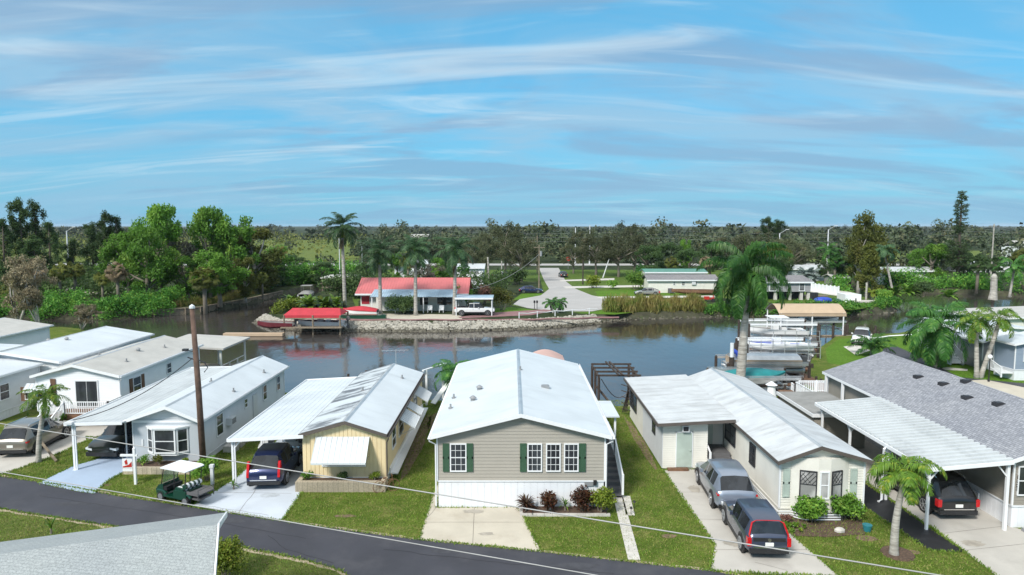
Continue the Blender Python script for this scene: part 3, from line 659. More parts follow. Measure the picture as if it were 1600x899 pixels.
for yy in (Y + 3.7, Y + 6.1): st.box(5.2, 5.3, yy - .05, yy + .05, 0, 1.2)
stp = tag(st.build('entry_steps', M['greyd']), 'dark grey side steps rising along the right wall of the beige house', 'steps')
rl = MB(); rail(rl, (5.28, Y + 1.0, .25), (5.28, Y + 3.6, 1.28), .9, 1); rail(rl, (5.28, Y + 3.6, 1.28), (5.28, Y + 6.2, 1.28), .9, 1)
rl.box(4.95, 5.05, Y + 6.1, Y + 6.2, 1.28, 3.3); rl.box(5.22, 5.32, Y + 3.55, Y + 3.65, 1.28, 3.3); rl.build('handrail', M['trim'], stp)
f = MB(); f.box(4.3, 5.45, Y + 3.3, Y + 6.4, 3.3, 3.36); f.build('porch_roof', M['roofw'], h4)
# planting bed + bushes built later; bed edging
bd = MB(); x0b = .35
for i in range(11):
    xa = x0b + i * .37; bd.box(xa, xa + .36, 29.55, 29.72, 0, .09)
bd.box(x0b, x0b + .16, 29.73, 30.45, 0, .08)
tag(bd.build('bed_edging', M['paver']), 'row of pale edging blocks around the shrub bed before the beige house', 'edging')
mu = MB(); mu.box(x0b + .17, 4.3, 29.73, 30.55, -.02, .05); tag(mu.build('shrub_bed', M['mulch']), 'mulch bed with pale gravel along the white skirting of the beige house', 'flower bed')

# ---- yellow house
Y3 = 33.2
h3, ro, top = house('mobile_home', 'yellow single-wide home with white awnings and streaked white roof', -10.45, -6.3, Y3, 47.0, .45, 2.62, 3.25, -8.25, 'ysid', 'roofw', skirt='trim', oh=.1, ohf=.25, fascia='brown', wallmode='rib', gutter='R')
# left slope has the stains: thin overlay strip of the roof near the carport joint
sg = MB(); sl = (3.25 - 2.62) / 2.2
sg.add([(-10.5, 32.98, 2.62 + .12 + .006), (-8.4, 32.98, 2.62 + .12 + .006 + sl * 2.1), (-8.4, 47.1, 2.62 + .12 + .006 + sl * 2.1), (-10.5, 47.1, 2.62 + .12 + .006)], [(0, 1, 2, 3)])
sg.build('roof_panel', M['roofs'], ro)
for (x, y) in ((-7.2, 44.0), (-8.9, 40)): vent(ro, x, y, top(x) + .12, 0)
# front awning
def awning(root, xa, xb, y, zt, out, drop, m='roofw', axis='F', name='awning', th=.04):
    a = MB()
    if axis == 'F': P = lambda s, o, z: (s, y - o, z)
    elif axis == 'R': P = lambda s, o, z: (y + o, s, z)
    else: P = lambda s, o, z: (y - o, s, z)
    vs = [P(xa, .02, zt), P(xb, .02, zt), P(xb, out, zt - drop), P(xa, out, zt - drop)]
    vs2 = [(v[0], v[1], v[2] - th) for v in vs]
    a.add(vs + vs2, [(0, 1, 2, 3), (4, 7, 6, 5), (0, 4, 5, 1), (1, 5, 6, 2), (2, 6, 7, 3), (3, 7, 4, 0)])
    k = max(2, int(abs(xb - xa) / .25))
    for i in range(k + 1): s = xa + (xb - xa) * i / k; a.beam(P(s, .03, zt + .012), P(s, out, zt - drop + .012), .02, .02)
    a.beam(P(xa, out, zt - drop - .03), P(xb, out, zt - drop - .03), .04, .09)
    o = a.build(name, M[m], root)
    b = MB()
    for s in (xa + .06, xb - .06): b.beam(P(s, .04, zt - 1.0), P(s, out - .05, zt - drop - .05), .025)
    b.build('awning_arm', M['alu'], o); return o
fw = fwin(h3, -9.5, -7.3, Y3, 1.0, 2.3, grid=(3, 1)); awning(h3, -9.75, -7.1, Y3, 2.52, 1.05, 1.0)
for (ya, yb, hh) in ((34.9, 36.0, .9), (37.0, 38.6, 1.05), (39.5, 40.3, .8), (42.6, 44.2, 1.0)):
    swin(h3, ya, yb, -6.3, 1.25, 2.3, 'R')
for (ya, yb) in ((36.7, 38.9), (39.3, 40.6), (42.3, 44.6)): awning(h3, ya, yb, -6.3, 2.45, .95, .55, axis='R')
f = MB(); f.box(-6.29, -5.85, 34.0, 46.6, .3, .36); f.box(-6.29, -6.2, 34.0, 46.6, .36, .62); f.build('side_ledge', M['trim'], h3)
f = MB()
for pp in ((-8.1, 47.0),): f.tube([(pp[0], pp[1], 3.3), (pp[0], pp[1], 4.4)], .02, 5); f.beam((-9.1, 47.0, 4.3), (-7.2, 47.0, 4.35), .02)
for i in range(6): f.beam((-9.0 + i * .3, 46.7, 4.3), (-9.0 + i * .3, 47.3, 4.3), .015)
f.build('antenna', M['alu'], ro)
# carport roof of the yellow house
def carport(name, label, x0, x1, y0, y1, zo, zi, ribs='y', posts=(), m='roofw', pitch=.3, th=.1, post='trim', brace=True, side='L'):
    # zo = height at x0, zi = height at x1
    root = empty(name, ((x0 + x1) / 2, (y0 + y1) / 2, 0), 0, label, 'carport')
    r = MB(); zz = lambda x: zo + (zi - zo) * (x - x0) / (x1 - x0)
    r.add([(x0, y0, zo), (x1, y0, zi), (x1, y1, zi), (x0, y1, zo), (x0, y0, zo + .03), (x1, y0, zi + .03), (x1, y1, zi + .03), (x0, y1, zo + .03)],
          [(0, 3, 2, 1), (4, 5, 6, 7), (0, 1, 5, 4), (1, 2, 6, 5), (2, 3, 7, 6), (3, 0, 4, 7)])
    if ribs == 'x':
        n = int((y1 - y0) / .4)
        for i in range(n):
            ya = y0 + (y1 - y0) * i / n; hh = .13
            r.add([(x0, ya + .02, zo + .03), (x1, ya + .02, zi + .03), (x1, ya + .03, zi + .03 + hh), (x0, ya + .03, zo + .03 + hh), (x1, ya + .19, zi + .03 + hh), (x0, ya + .19, zo + .03 + hh), (x1, ya + .20, zi + .03), (x0, ya + .20, zo + .03)],
                  [(0, 1, 2, 3), (3, 2, 4, 5), (5, 4, 6, 7), (0, 3, 5, 7), (1, 6, 4, 2)])
    else:
        n = int((x1 - x0) / pitch)
        for i in range(n):
            xa = x0 + (x1 - x0) * i / n; r.beam((xa + .05, y0, zz(xa + .05) + .03), (xa + .05, y1, zz(xa + .05) + .03), .03, .018)
    r.build('carport_roof', M[m], root)
    e = MB(); e.beam((x0, y0 - .03, zo), (x1, y0 - .03, zi), .05, .16); e.beam((x0 - .03, y0, zo), (x0 - .03, y1, zo), .05, .16); e.beam((x0, y1 + .03, zo), (x1, y1 + .03, zi), .05, .16)
    e.build('edge_beam', M['trim'], root)
    for (px_, py_) in posts:
        p = MB(); zt = zz(px_) - .06; p.box(px_ - .05, px_ + .05, py_ - .05, py_ + .05, 0, zt); p.box(px_ + .08, px_ + .14, py_ - .03, py_ + .03, 0, zt) if name == 'carport' and post == 'double' else None
        if brace: p.beam((px_, py_, zt - .5), (px_ + .45, py_, zz(px_ + .45) - .05), .05); p.beam((px_, py_, zt - .5), (px_, py_ + .45, zt), .05)
        p.box(px_ - .1, px_ + .1, py_ - .1, py_ + .1, 0, .02)
        p.build('post', M['trim'], root)
    return root
carport('carport', 'flat white carport roof on slim posts joined to the yellow house', -14.05, -10.3, 32.9, 46.0, 2.42, 2.62, posts=((-13.9, 33.1), (-13.9, 37.0), (-13.9, 41.0), (-13.9, 45.2)), post='double', brace=True)
# stone planter
pl_ = MB(); pl_.box(-10.6, -6.2, 32.35, 32.6, 0, .5); pl_.box(-10.6, -10.35, 32.6, 33.1, 0, .5); pl_.box(-6.45, -6.2, 32.6, 33.1, 0, .5)
pt = tag(pl_.build('planter', M['brick']), 'long low cream block planter below the big white awning', 'planter')
f = MB(); f.box(-10.35, -6.45, 32.6, 33.12, 0, .44); f.build('soil', M['mulch'], pt)

# ---- for-sale grey house
Y2 = 36.0
h2, ro, top = house('mobile_home', 'grey-blue fronted home with white bay window behind the for-sale post', -20.45, -16.85, Y2, 49.6, .35, 2.62, 3.3, -18.45, 'psid', 'roofw', oh=.22, ohf=.45, gutter='R', pitch=.1)
f = MB(); f.box(-20.43, -16.87, Y2 - .035, Y2 - .008, .2, 2.5); f.build('front_panel', M['gsid'], h2)
f = MB()
f.box(-20.47, -16.83, Y2 - .06, Y2 - .036, 2.42, 2.55); f.build('frieze_board', M['trim'], h2)
# bay window
bx0, bx1, bd_ = -19.65, -17.45, .42
bay = MB(); bay.prism([(bx0, Y2 - .03), (bx0 + .5, Y2 - bd_), (bx1 - .5, Y2 - bd_), (bx1, Y2 - .03)], .72, .84, axis='z'); bay.prism([(bx0 - .1, Y2 - .03), (bx0 + .45, Y2 - bd_ - .1), (bx1 - .45, Y2 - bd_ - .1), (bx1 + .1, Y2 - .03)], 2.18, 2.26, axis='z')
bay.prism([(bx0 + .03, Y2 - .03), (bx0 + .52, Y2 - bd_ + .04), (bx1 - .52, Y2 - bd_ + .04), (bx1 - .03, Y2 - .03)], .84, 2.18, axis='z')
bo = bay.build('bay_window', M['trim'], h2)
def bayw(bo, x0, x1, Yb, d, inset, z0, z1, gm='glass', fm='trim', grid=(1, 1)):
    for (p, q) in (((x0, Yb - .03), (x0 + inset, Yb - d)), ((x0 + inset, Yb - d), (x1 - inset, Yb - d)), ((x1 - inset, Yb - d), (x1, Yb - .03))):
        c = ((p[0] + q[0]) / 2, (p[1] + q[1]) / 2); dx, dy = q[0] - p[0], q[1] - p[1]; l = math.hypot(dx, dy); t = (dx / l, dy / l); n = (dy / l, -dx / l)
        window(bo, c, t, n, l - .05, z1 - z0, z0, fr=.07, gm=gm, fm=fm, grid=grid)
bayw(bo, bx0, bx1, Y2, bd_, .5, .84, 2.18)
for (ya, yb, za, zb) in ((38.0, 38.9, .95, 2.2), (42.1, 42.6, 1.5, 2.1), (45.3, 46.0, 1.15, 2.2), (48.0, 48.7, 1.15, 2.2)): swin(h2, ya, yb, -16.85, za, zb, 'R')
unit(h2, (-16.85, 39.7), RI[0], RI[1], 1.25)
f = MB(); f.box(-16.86, -16.8, 43.5, 44.2, .5, 2.0); f.build('utility_door', M['white'], h2)
f = MB(); f.box(-20.0, -19.9, Y2 - .07, Y2 - .03, 1.15, 1.5); f.build('house_number', M['white'], h2)
for (px, py) in ((330, 600), (368, 603), (412, 575)):
    x, y = G(px, py, 3.2); x = min(max(x, -20.2), -17.1); vent(ro, x, y, top(x) + .12, 0)
# carport beside it (slopes, open front)
cp2 = carport('carport', 'translucent white carport roof left of the for-sale house over the dark SUV', -23.6, -20.55, 35.2, 49.4, 2.55, 2.62, posts=((-23.3, 35.4), (-23.2, 40), (-23.2, 45)), post='double', m='roofd', brace=False)
sp2 = MB(); sp2.tube([(-21.6, 37.3, 0), (-21.6, 37.3, 2.5)], .05, 8); sp2.build('post', M['alu'], cp2)
f = MB(); f.box(-23.5, -23.1, 35.0, 35.35, 2.58, 2.7); f.build('floodlight', M['white'], cp2)
# border wall
bw = MB(); bw.box(-20.2, -16.75, 34.75, 34.95, 0, .36); bw.box(-20.4, -20.2, 34.75, 35.9, 0, .36)
bwo = tag(bw.build('planter', M['brick']), 'low cream block planter below the bay window', 'planter'); f = MB(); f.box(-20.2, -16.8, 34.95, 35.95, 0, .31); f.build('soil', M['mulch'], bwo)

# ---- white house with deck (tan roof)
Y1 = 44.6
h1, ro, top = house('mobile_home', 'white sided home with tan-white roof, brown shutters and a railed front deck', -31.6, -26.1, Y1, 56.2, .7, 3.05, 3.75, -29.0, 'wsid', 'rooftan', oh=.2, ohf=.3, gutter='R')
swin(h1, 46.2, 47.2, -26.1, 1.35, 2.55, 'R')
for y in (45.95, 47.45): shutter(h1, (-26.1, y), RI[0], RI[1], .35, 1.25, 1.3, 'shutterb')
swin(h1, 50.8, 51.5, -26.1, 1.8, 2.6, 'R')
# sliding door
sdx0, sdx1 = xw(118, 620, Y1), xw(154, 620, Y1); sdo = fwin(h1, sdx0, sdx1, Y1, .95, 2.75, grid=(2, 1), sash=False, fr=.06, name='sliding_door')
fwin(h1, xw(38, 600, Y1), xw(80, 600, Y1), Y1, 1.45, 2.2, grid=(3, 1), sash=False)
for p in (36, 83): shutter(h1, (xw(p, 600, Y1), Y1), FR[0], FR[1], .35, .95 if p == 36 else 1.5, 1.35, 'shutterb')
awning(h1, xw(42, 600, Y1), xw(80, 600, Y1), Y1, 2.55, .5, .45)
vent(ro, -27.2, 47.5, top(-27.2) + .12, 0); vent(ro, -28.0, 50.5, top(-28) + .12, 1); vent(ro, -30, 49, top(-30) + .12, 0); vent(ro, -27.3, 53, top(-27.3) + .12, 0)
dk = MB(); dx0, dx1, dy0 = xw(78, 650, 43.0), xw(130, 650, 43.0) + 1.6, 43.0
dk.box(dx0, dx1, dy0, Y1 - .02, .72, .84); dk.box(dx0, dx1, dy0 - .04, dy0, .5, .84)
dko = tag(dk.build('deck', M['woodb']), 'raised brown deck with white balusters before the sliding door', 'deck')
rl = MB(); rail(rl, (dx0 + .9, dy0 + .03, .84), (dx1, dy0 + .03, .84), .85); rail(rl, (dx1, dy0 + .03, .84), (dx1, Y1 - .1, .84), .85); rl.build('railing', M['trim'], dko)
rl = MB(); rail(rl, (dx0 - .05, dy0 - 1.4, .05), (dx0 - .05, dy0 + .9, .84), .85); rail(rl, (dx0 + .9, dy0 - 1.4, .05), (dx0 + .9, dy0, .84), .85); rl.build('railing', M['trim'], dko)
stt = MB(); steps(stt, dx0, dx0 + .85, dy0 - 1.3, dy0, .84, 4); stt.build('stair', M['woodb'], dko)

# ---- big white roofs on the left edge
h0, ro, top = house('mobile_home', 'long white-roofed home between the tan roof and the left edge', -39.2, -33.0, 49.0, 61.5, .6, 3.1, 3.75, -37.0, 'wsid', 'roofw', oh=.25, ohf=.3, gutter='R')
for (px, py) in ((75, 528), (104, 532)): x, y = G(px, py, 3.7); vent(ro, x, y, top(x) + .1, 1)
hb, rob, topb = house('house_wing', 'low white-roofed wing at the left picture edge, in front of the long white roof', -40.0, -34.2, 44.0, 48.6, .6, 3.0, 3.35, -37.5, 'psid', 'roofw', oh=.2, ohf=.2, gutter='R')
swin(hb, 44.7, 45.6, -34.2, 1.3, 2.4, 'R')
fwin(hb, -36.2, -35.0, 44.0, 1.2, 2.3)
f = MB(); f.box(-34.9, -34.4, 43.9, 43.97, .8, 1.9); f.build('louvre_vent', M['grey'], hb)
ha, roa, topa = house('mobile_home', 'grey-roofed white house at the far left beside the tan shrub', -57, -47.8, 61.5, 69.8, .5, 2.7, 3.4, -52.4, 'wsid', 'rooftan', oh=.3, ohf=.3, gutter='R')
hc, roc, topc = house('shed', 'low white-roofed outbuilding in front of the grey-roofed left house', -52, -43.6, 56, 60, .4, 2.3, 2.5, -48.0, 'wsid', 'roofw', oh=.2, ohf=.2, gutter='')

# ---- cream house with bay window (right)
Y5 = 29.55
h5, ro, top = house('mobile_home', 'cream lap-sided home with brown gable trim and dirty white roof, two SUVs at its side', 11.95, 15.7, Y5, 45.6, .42, 2.62, 3.22, 13.6, 'cream', 'roofx', skirt='cream', oh=.22, ohf=.35, fascia='brown', gutter='', pitch=.12)
b5x0, b5x1 = xw(1236, 760, Y5), xw(1325, 760, Y5)
b5a, b5b = xw(1273, 760, Y5), xw(1292, 760, Y5)
bay = MB(); bay.prism([(b5x0, Y5), (b5a, Y5 - .34), (b5b, Y5 - .34), (b5x1, Y5)], .3, 2.75, axis='z'); b5 = bay.build('bay_window', M['cream'], h5)
zz0, zz1 = .95, 2.2
def diamond(bo, p, q, z0, z1):
    c = Vector(((p[0] + q[0]) / 2, (p[1] + q[1]) / 2, 0)); t = Vector((q[0] - p[0], q[1] - p[1], 0)); l = t.length; t.normalize(); n = Vector((t.y, -t.x, 0))
    o = window(bo, c, t, n, l - .1, z1 - z0, z0, fr=.05, fm='dark', gm='glassc'); d = MB(); hw = l / 2 - .1
    for k in range(-3, 6):
        for sgn in (1, -1):
            s0, s1 = -hw, hw; a0 = z0 + .1 + k * .22; a1 = a0 + sgn * (s1 - s0) * 1.2
            pts = []
            for i in range(13):
                s = s0 + (s1 - s0) * i / 12; z = a0 + (a1 - a0) * i / 12
                if z0 + (z1 - z0) / 2 + .02 < z < z1 - .05: pts.append(c + t * s + n * .045 + Vector((0, 0, z)))
            if len(pts) > 1: d.beam(pts[0], pts[-1], .014)
    d.build('lattice', M['dark'], o)
P_ = [(b5x0, Y5), (b5a, Y5 - .34), (b5b, Y5 - .34), (b5x1, Y5)]
lr = lambda p, q, t: (p[0] + (q[0] - p[0]) * t, p[1] + (q[1] - p[1]) * t)
window(b5, ((P_[1][0] + P_[2][0]) / 2, Y5 - .34), (1, 0), (0, -1), P_[2][0] - P_[1][0] - .12, zz1 - zz0, zz0, gm='glassc', fr=.06)
diamond(b5, lr(P_[0], P_[1], .26), P_[1], zz0, zz1); diamond(b5, P_[2], lr(P_[2], P_[3], .68), zz0, zz1)
for px in (1228, 1333): shutter(h5, (xw(px, 760, Y5), Y5), FR[0], FR[1], .3, 1.3, .92, 'mint')
f = MB()
for k in range(3): z = .08 + k * .11; f.beam((11.85, Y5 - .12, z), (b5x0, Y5 - .12, z), .03, .05); f.beam((b5x0, Y5 - .12, z), (b5x0 + .5, Y5 - .5, z), .03, .05); f.beam((b5x0 + .5, Y5 - .5, z), (b5x1 - .5, Y5 - .5, z), .03, .05); f.beam((11.85, Y5 - .12, z), (11.85, 35.0, z), .03, .05)
f.build('skirt_slats', M['trim'], h5)
for (pa, pb, pya, pyb) in ((1133, 1149, 670, 712), (1172, 1181, 690, 720)):
    y0_, _ = SP(pb, 705, 11.95); y1_, _ = SP(pa, 700, 11.95); swin(h5, min(y0_, y1_), max(y0_, y1_), 11.95, 1.15, 2.2, 'L', fm='dark', grid=(2, 2))
# addition on its left
a5 = empty('house_addition', (9.6, 40, 0), 0, 'flat-roofed cream addition with a mint door, left side of the cream house', 'addition')
w5 = MB(); AY = 35.56; AX0, AX1 = 8.05, 10.45
w5.box(AX0 + .02, AX1 - .02, AY + .02, 45.5, .02, 2.5); w5.lap((AX0, AY + .018), (1, 0), (0, -1), AX1 - AX0, .05, 2.5, .12); w5.box(10.45, 11.9, 37.6, 45.5, 0, 2.55)
w5.build('wall', M['cream'], a5)
w6 = MB(); w6.box(AX0 - .02, AX0 + .01, AY, 41.0, .05, 2.5); w6.build('side_panel', M['psid'], a5); w6 = MB(); w6.box(AX0 - .025, AX0 + .01, 41.0, 45.5, .05, 2.5); w6.build('side_panel', M['cream'], a5)
r5 = MB()
r5.add([(7.7, 35.1, 2.5), (11.9, 35.1, 2.72), (11.9, 46.0, 2.72), (7.7, 46.0, 2.5), (7.7, 35.1, 2.62), (11.9, 35.1, 2.84), (11.9, 46.0, 2.84), (7.7, 46.0, 2.62)], [(0, 3, 2, 1), (4, 5, 6, 7), (0, 1, 5, 4), (1, 2, 6, 5), (2, 3, 7, 6), (3, 0, 4, 7)])
for i in range(36): y = 35.2 + i * .3; r5.beam((7.7, y, 2.628), (11.9, y, 2.848), .03, .02)
r5o = r5.build('roof', M['roofx'], a5)
f = MB(); f.beam((7.66, 35.07, 2.54), (11.75, 35.07, 2.76), .05, .16); f.beam((7.66, 35.07, 2.54), (7.66, 46.0, 2.54), .05, .18); f.build('fascia', M['brown'], a5)
swin(a5, 37.3, 38.1, AX0 - .02, 1.3, 2.1, 'L', fm='dark')
swin(a5, 43.0, 45.3, AX0 - .025, .9, 2.3, 'L', fm='dark', grid=(4, 4), sash=False)
f = MB(); dxa, dxb = xw(1057, 700, AY), xw(1081, 700, AY); f.box(dxa, dxb, AY - .05, AY, .12, 2.0); f.box(dxb - .12, dxb - .06, AY - .1, AY - .05, 1.0, 1.06)
f.build('door', M['mint'], a5)
f = MB(); f.box(dxa - .05, dxa, AY - .035, AY, .1, 2.05); f.box(dxb, dxb + .05, AY - .035, AY, .1, 2.05); f.box(dxa - .05, dxb + .05, AY - .035, AY, 2.0, 2.05); f.build('door_frame', M['trim'], a5)
f = MB(); f.box(dxa + .25, dxb - .2, AY - .22, AY, 2.08, 2.42); f.box(dxa + .3, dxb - .25, AY - .23, AY - .221, 2.13, 2.37, 1); f.build('air_conditioner', [M['white'], M['dark']], a5)
f = MB(); f.box(10.6, 11.3, 37.52, 37.58, .72, 2.4); f.build('door', M['mint'], a5)
f = MB(); steps(f, 10.55, 11.85, 35.2, 36.4, .7, 4); f.box(10.5, 11.85, 36.4, 37.58, .62, .7)
s5 = tag(f.build('entry_steps', M['greyd']), 'grey porch steps in the recess between addition and cream house', 'steps')
rl = MB(); rail(rl, (10.5, 35.2, .15), (10.5, 36.4, .7), .85, 1, bal=False); rl.build('handrail', M['trim'], s5)

# ---- grey shingle double-wide on the right
Y6 = 28.4
h6, ro, top = house('mobile_home', 'taupe double-wide with big grey shingle roof and white skirting at the right edge', 21.5, 29.0, Y6, 45.6, 1.0, 3.1, 4.35, 25.2, 'taupe', 'shingle', oh=.35, ohf=.3, gutter='', skirt='skirt')
fwin(h6, xw(1590, 750, Y6), xw(1590, 750, Y6) + 1.0, Y6, 1.45, 2.75)
for (y, za) in ((32.4, .45), (34.8, .45), (30.4, .45)): f = MB(); f.box(21.44, 21.5, y, y + .6, za, za + .28); f.build('skirting_vent', M['wsid'], h6)
for (px, py) in ((1435, 593), (1475, 594), (1510, 598), (1511, 630), (1561, 623)):
    x, y = G(px, py, 4.1); 
    for _ in range(3): x, y = G(px, py, top(min(max(x, 21.6), 28.9)) + .12)
    vent(ro, x, y, top(min(max(x, 21.6), 28.9)) + .1, 2, 'dark')
# house number 133 on the corner
import bpy as _b
def text(root, s, loc, rot, size, m, name='lettering', ext=.004):
    c = bpy.data.curves.new(name, 'FONT'); c.body = s; c.size = size; c.extrude = ext; c.align_x = 'CENTER'; c.align_y = 'CENTER'
    o = bpy.data.objects.new(name, c); COL.objects.link(o); dg = bpy.context.evaluated_depsgraph_get(); me = bpy.data.meshes.new_from_object(o.evaluated_get(dg)); bpy.data.objects.remove(o)
    me.name = name; me.materials.clear(); me.materials.append(M[m]); o = bpy.data.objects.new(name, me); COL.objects.link(o); o.parent = root
    if root is not None: loc = Vector(loc) - wloc(root)
    o.location = loc; o.rotation_euler = rot; return o
for k, ch in enumerate('133'): text(h6, ch, (21.66, Y6 - .03, 2.25 - k * .24), (R(90), 0, 0), .26, 'dark', 'house_number')
# back porch roof posts
for (x, y) in ((21.2, 45.3), (21.2, 43.0)): f = MB(); f.box(x - .07, x + .07, y - .07, y + .07, 0, 3.0); f.build('porch_post', M['trim'], h6)
swin(h6, 39.9, 41.2, 21.5, 1.5, 2.4, 'L', grid=(3, 1))
c6 = carport('carport', 'white ribbed carport roof over the black SUV at right', 17.55, 21.15, 28.0, 38.7, 2.72, 3.05, ribs='x', posts=((17.75, 28.2), (17.75, 31.4), (17.75, 35.0), (17.75, 38.2)), m='roofd', pitch=.3, brace=True)
f = MB(); f.box(21.0, 21.12, 28.1, 28.22, 0, 2.95); f.beam((21.0, 28.16, 2.4), (20.6, 28.16, 2.9), .05); f.build('post', M['trim'], c6)
f = MB(); f.tube([(17.55, 31.1, 2.75), (17.4, 31.1, 2.6), (17.45, 31.2, 2.3), (17.45, 31.2, .1), (17.25, 31.1, .05)], .06, 8); f.build('downpipe', M['trim'], c6)
sh = empty('storage_shed', (19, 41, 0), 0, 'taupe storage shed with white trim behind the ribbed carport', 'shed')
f = MB(); f.box(17.6, 20.6, 38.9, 44.0, 0, 2.0); f.lap((17.6, 38.9), (0, 1), (-1, 0), 5.1, 0, 2.0); f.lap((17.6, 38.9), (1, 0), (0, -1), 3.0, 0, 2.0); f.build('wall', M['taupe'], sh)
f = MB(); f.box(17.45, 20.7, 38.75, 44.15, 2.0, 2.1); f.build('roof', M['grayc'], sh); f = MB(); f.box(17.4, 17.447, 38.75, 44.15, 1.92, 2.12); f.box(17.4, 20.7, 38.7, 38.748, 1.92, 2.12); f.build('fascia', M['trim'], sh)

# ---- foreground roof, bottom left
fr_ = empty('shed_roof', (-9, 17, 0), 0, 'pale grey shingle roof corner cut off by the bottom left edge', 'roof')
zr_ = 4.6; A = G(339, 820, zr_); B = G(-60, 874, zr_)
# ridge from B to A, slope towards the viewer
rd = (Vector((*A, 0)) - Vector((*B, 0))).normalized(); dn = Vector((rd.y, -rd.x, 0)); 
if dn.y > 0: dn = -dn
Av = Vector((*A, zr_)); Bv = Vector((*B, zr_)) - rd * 4
lowv = dn * 3.6 - Vector((0, 0, 1.1)); bk = -dn * 3.4 - Vector((0, 0, 1.04))
f = MB(); th_ = Vector((0, 0, .1))
for e in (lowv, bk):
    vs = [Bv, Av, Av + e, Bv + e]; f.add([v for v in vs] + [v - th_ for v in vs], [(0, 1, 2, 3), (7, 6, 5, 4), (0, 4, 5, 1), (1, 5, 6, 2), (2, 6, 7, 3), (3, 7, 4, 0)])
f.build('roof', M['shinglef'], fr_)
f = MB(); f.beam(Av + rd * .04 - Vector((0, 0, .05)), Av + rd * .04 + lowv - Vector((0, 0, .05)), .05, .16); f.beam(Av + rd * .04 - Vector((0, 0, .05)), Av + rd * .04 + bk - Vector((0, 0, .05)), .05, .16)
f.build('fascia', M['trim'], fr_)
f = MB(); q = [Av - rd * .4 + lowv * .92, Av - rd * .4 + bk * .92, Bv + bk * .92, Bv + lowv * .92]
for i in range(4):
    a = q[i]; b = q[(i + 1) % 4]; f.add([(a.x, a.y, 0), (b.x, b.y, 0), (b.x, b.y, b.z - .1), (a.x, a.y, a.z - .1)], [(0, 1, 2, 3)])
pk = Av - rd * .4; f.add([(q[0].x, q[0].y, q[0].z - .1), (q[1].x, q[1].y, q[1].z - .1), (pk.x, pk.y, pk.z - .1)], [(0, 1, 2)])
f.build('wall', M['wsid'], fr_)

# ================================================================ RIGHT BACKGROUND NEAR-SIDE HOUSES
hx, rox, _t = house('mobile_home', 'slate-blue home with white skirting cut by the right edge beyond the lamp post', 42.2, 50, 56.5, 59, .95, 3.1, 4.0, 46.5, 'bsid', 'roofw', oh=.3, ohf=.3, gutter='')
fwin(hx, 42.9, 43.8, 56.5, 1.6, 2.8)
rl = MB(); rail(rl, (41.2, 56.6, .3), (41.2, 58.2, .8), .8, 1); rl.box(41.2, 42.1, 56.5, 58.3, .6, .7); tag(rl.build('entry_steps', M['trim']), 'small white railed steps by the slate-blue home', 'steps')
hx, rox, _t = house('mobile_home', 'grey gabled home with white shutters behind the twin palms', 42.6, 49, 61, 66, .8, 2.6, 3.4, 45.0, 'fgsid', 'roofw', oh=.35, ohf=.4, gutter='', skirt='fgsid')
fwin(hx, 44.4, 46.2, 61, 1.2, 2.2, gm='glassc', sash=False, grid=(3, 4))
hx, rox, _t = house('mobile_home', 'long pale home with grey roof along the right canal bank', 53, 92, 76, 84, .6, 2.5, 3.0, 66, 'cream', 'rooftan', oh=.4, ohf=.4, gutter='')
hx, rox, _t = house('mobile_home', 'white home with grey wing and white stair rail beyond the big palm', 45.0, 52, 68, 75, .6, 2.6, 2.95, 48, 'wsid', 'roofw', oh=.3, ohf=.3, gutter='')
f = MB(); steps(f, 41.0, 42.2, 62.9, 64.4, .8, 4); f.box(41.0, 45, 64.4, 68, .7, .8); so_ = tag(f.build('entry_steps', M['trim']), 'white stairway with railings left of the grey gabled home', 'steps')
rl = MB(); rail(rl, (41.0, 62.9, .1), (41.0, 64.4, .8), .9, 1); rail(rl, (42.2, 62.9, .1), (42.2, 64.4, .8), .9, 1); rail(rl, (41.0, 64.4, .8), (41.0, 67.8, .8), .9, 2); rl.build('railing', M['trim'], so_)
f = MB(); f.box(45.1, 45.9, 67.9, 67.96, .8, 2.5); tag(f.build('door', M['teal']), 'turquoise door by the white stairway', 'door')
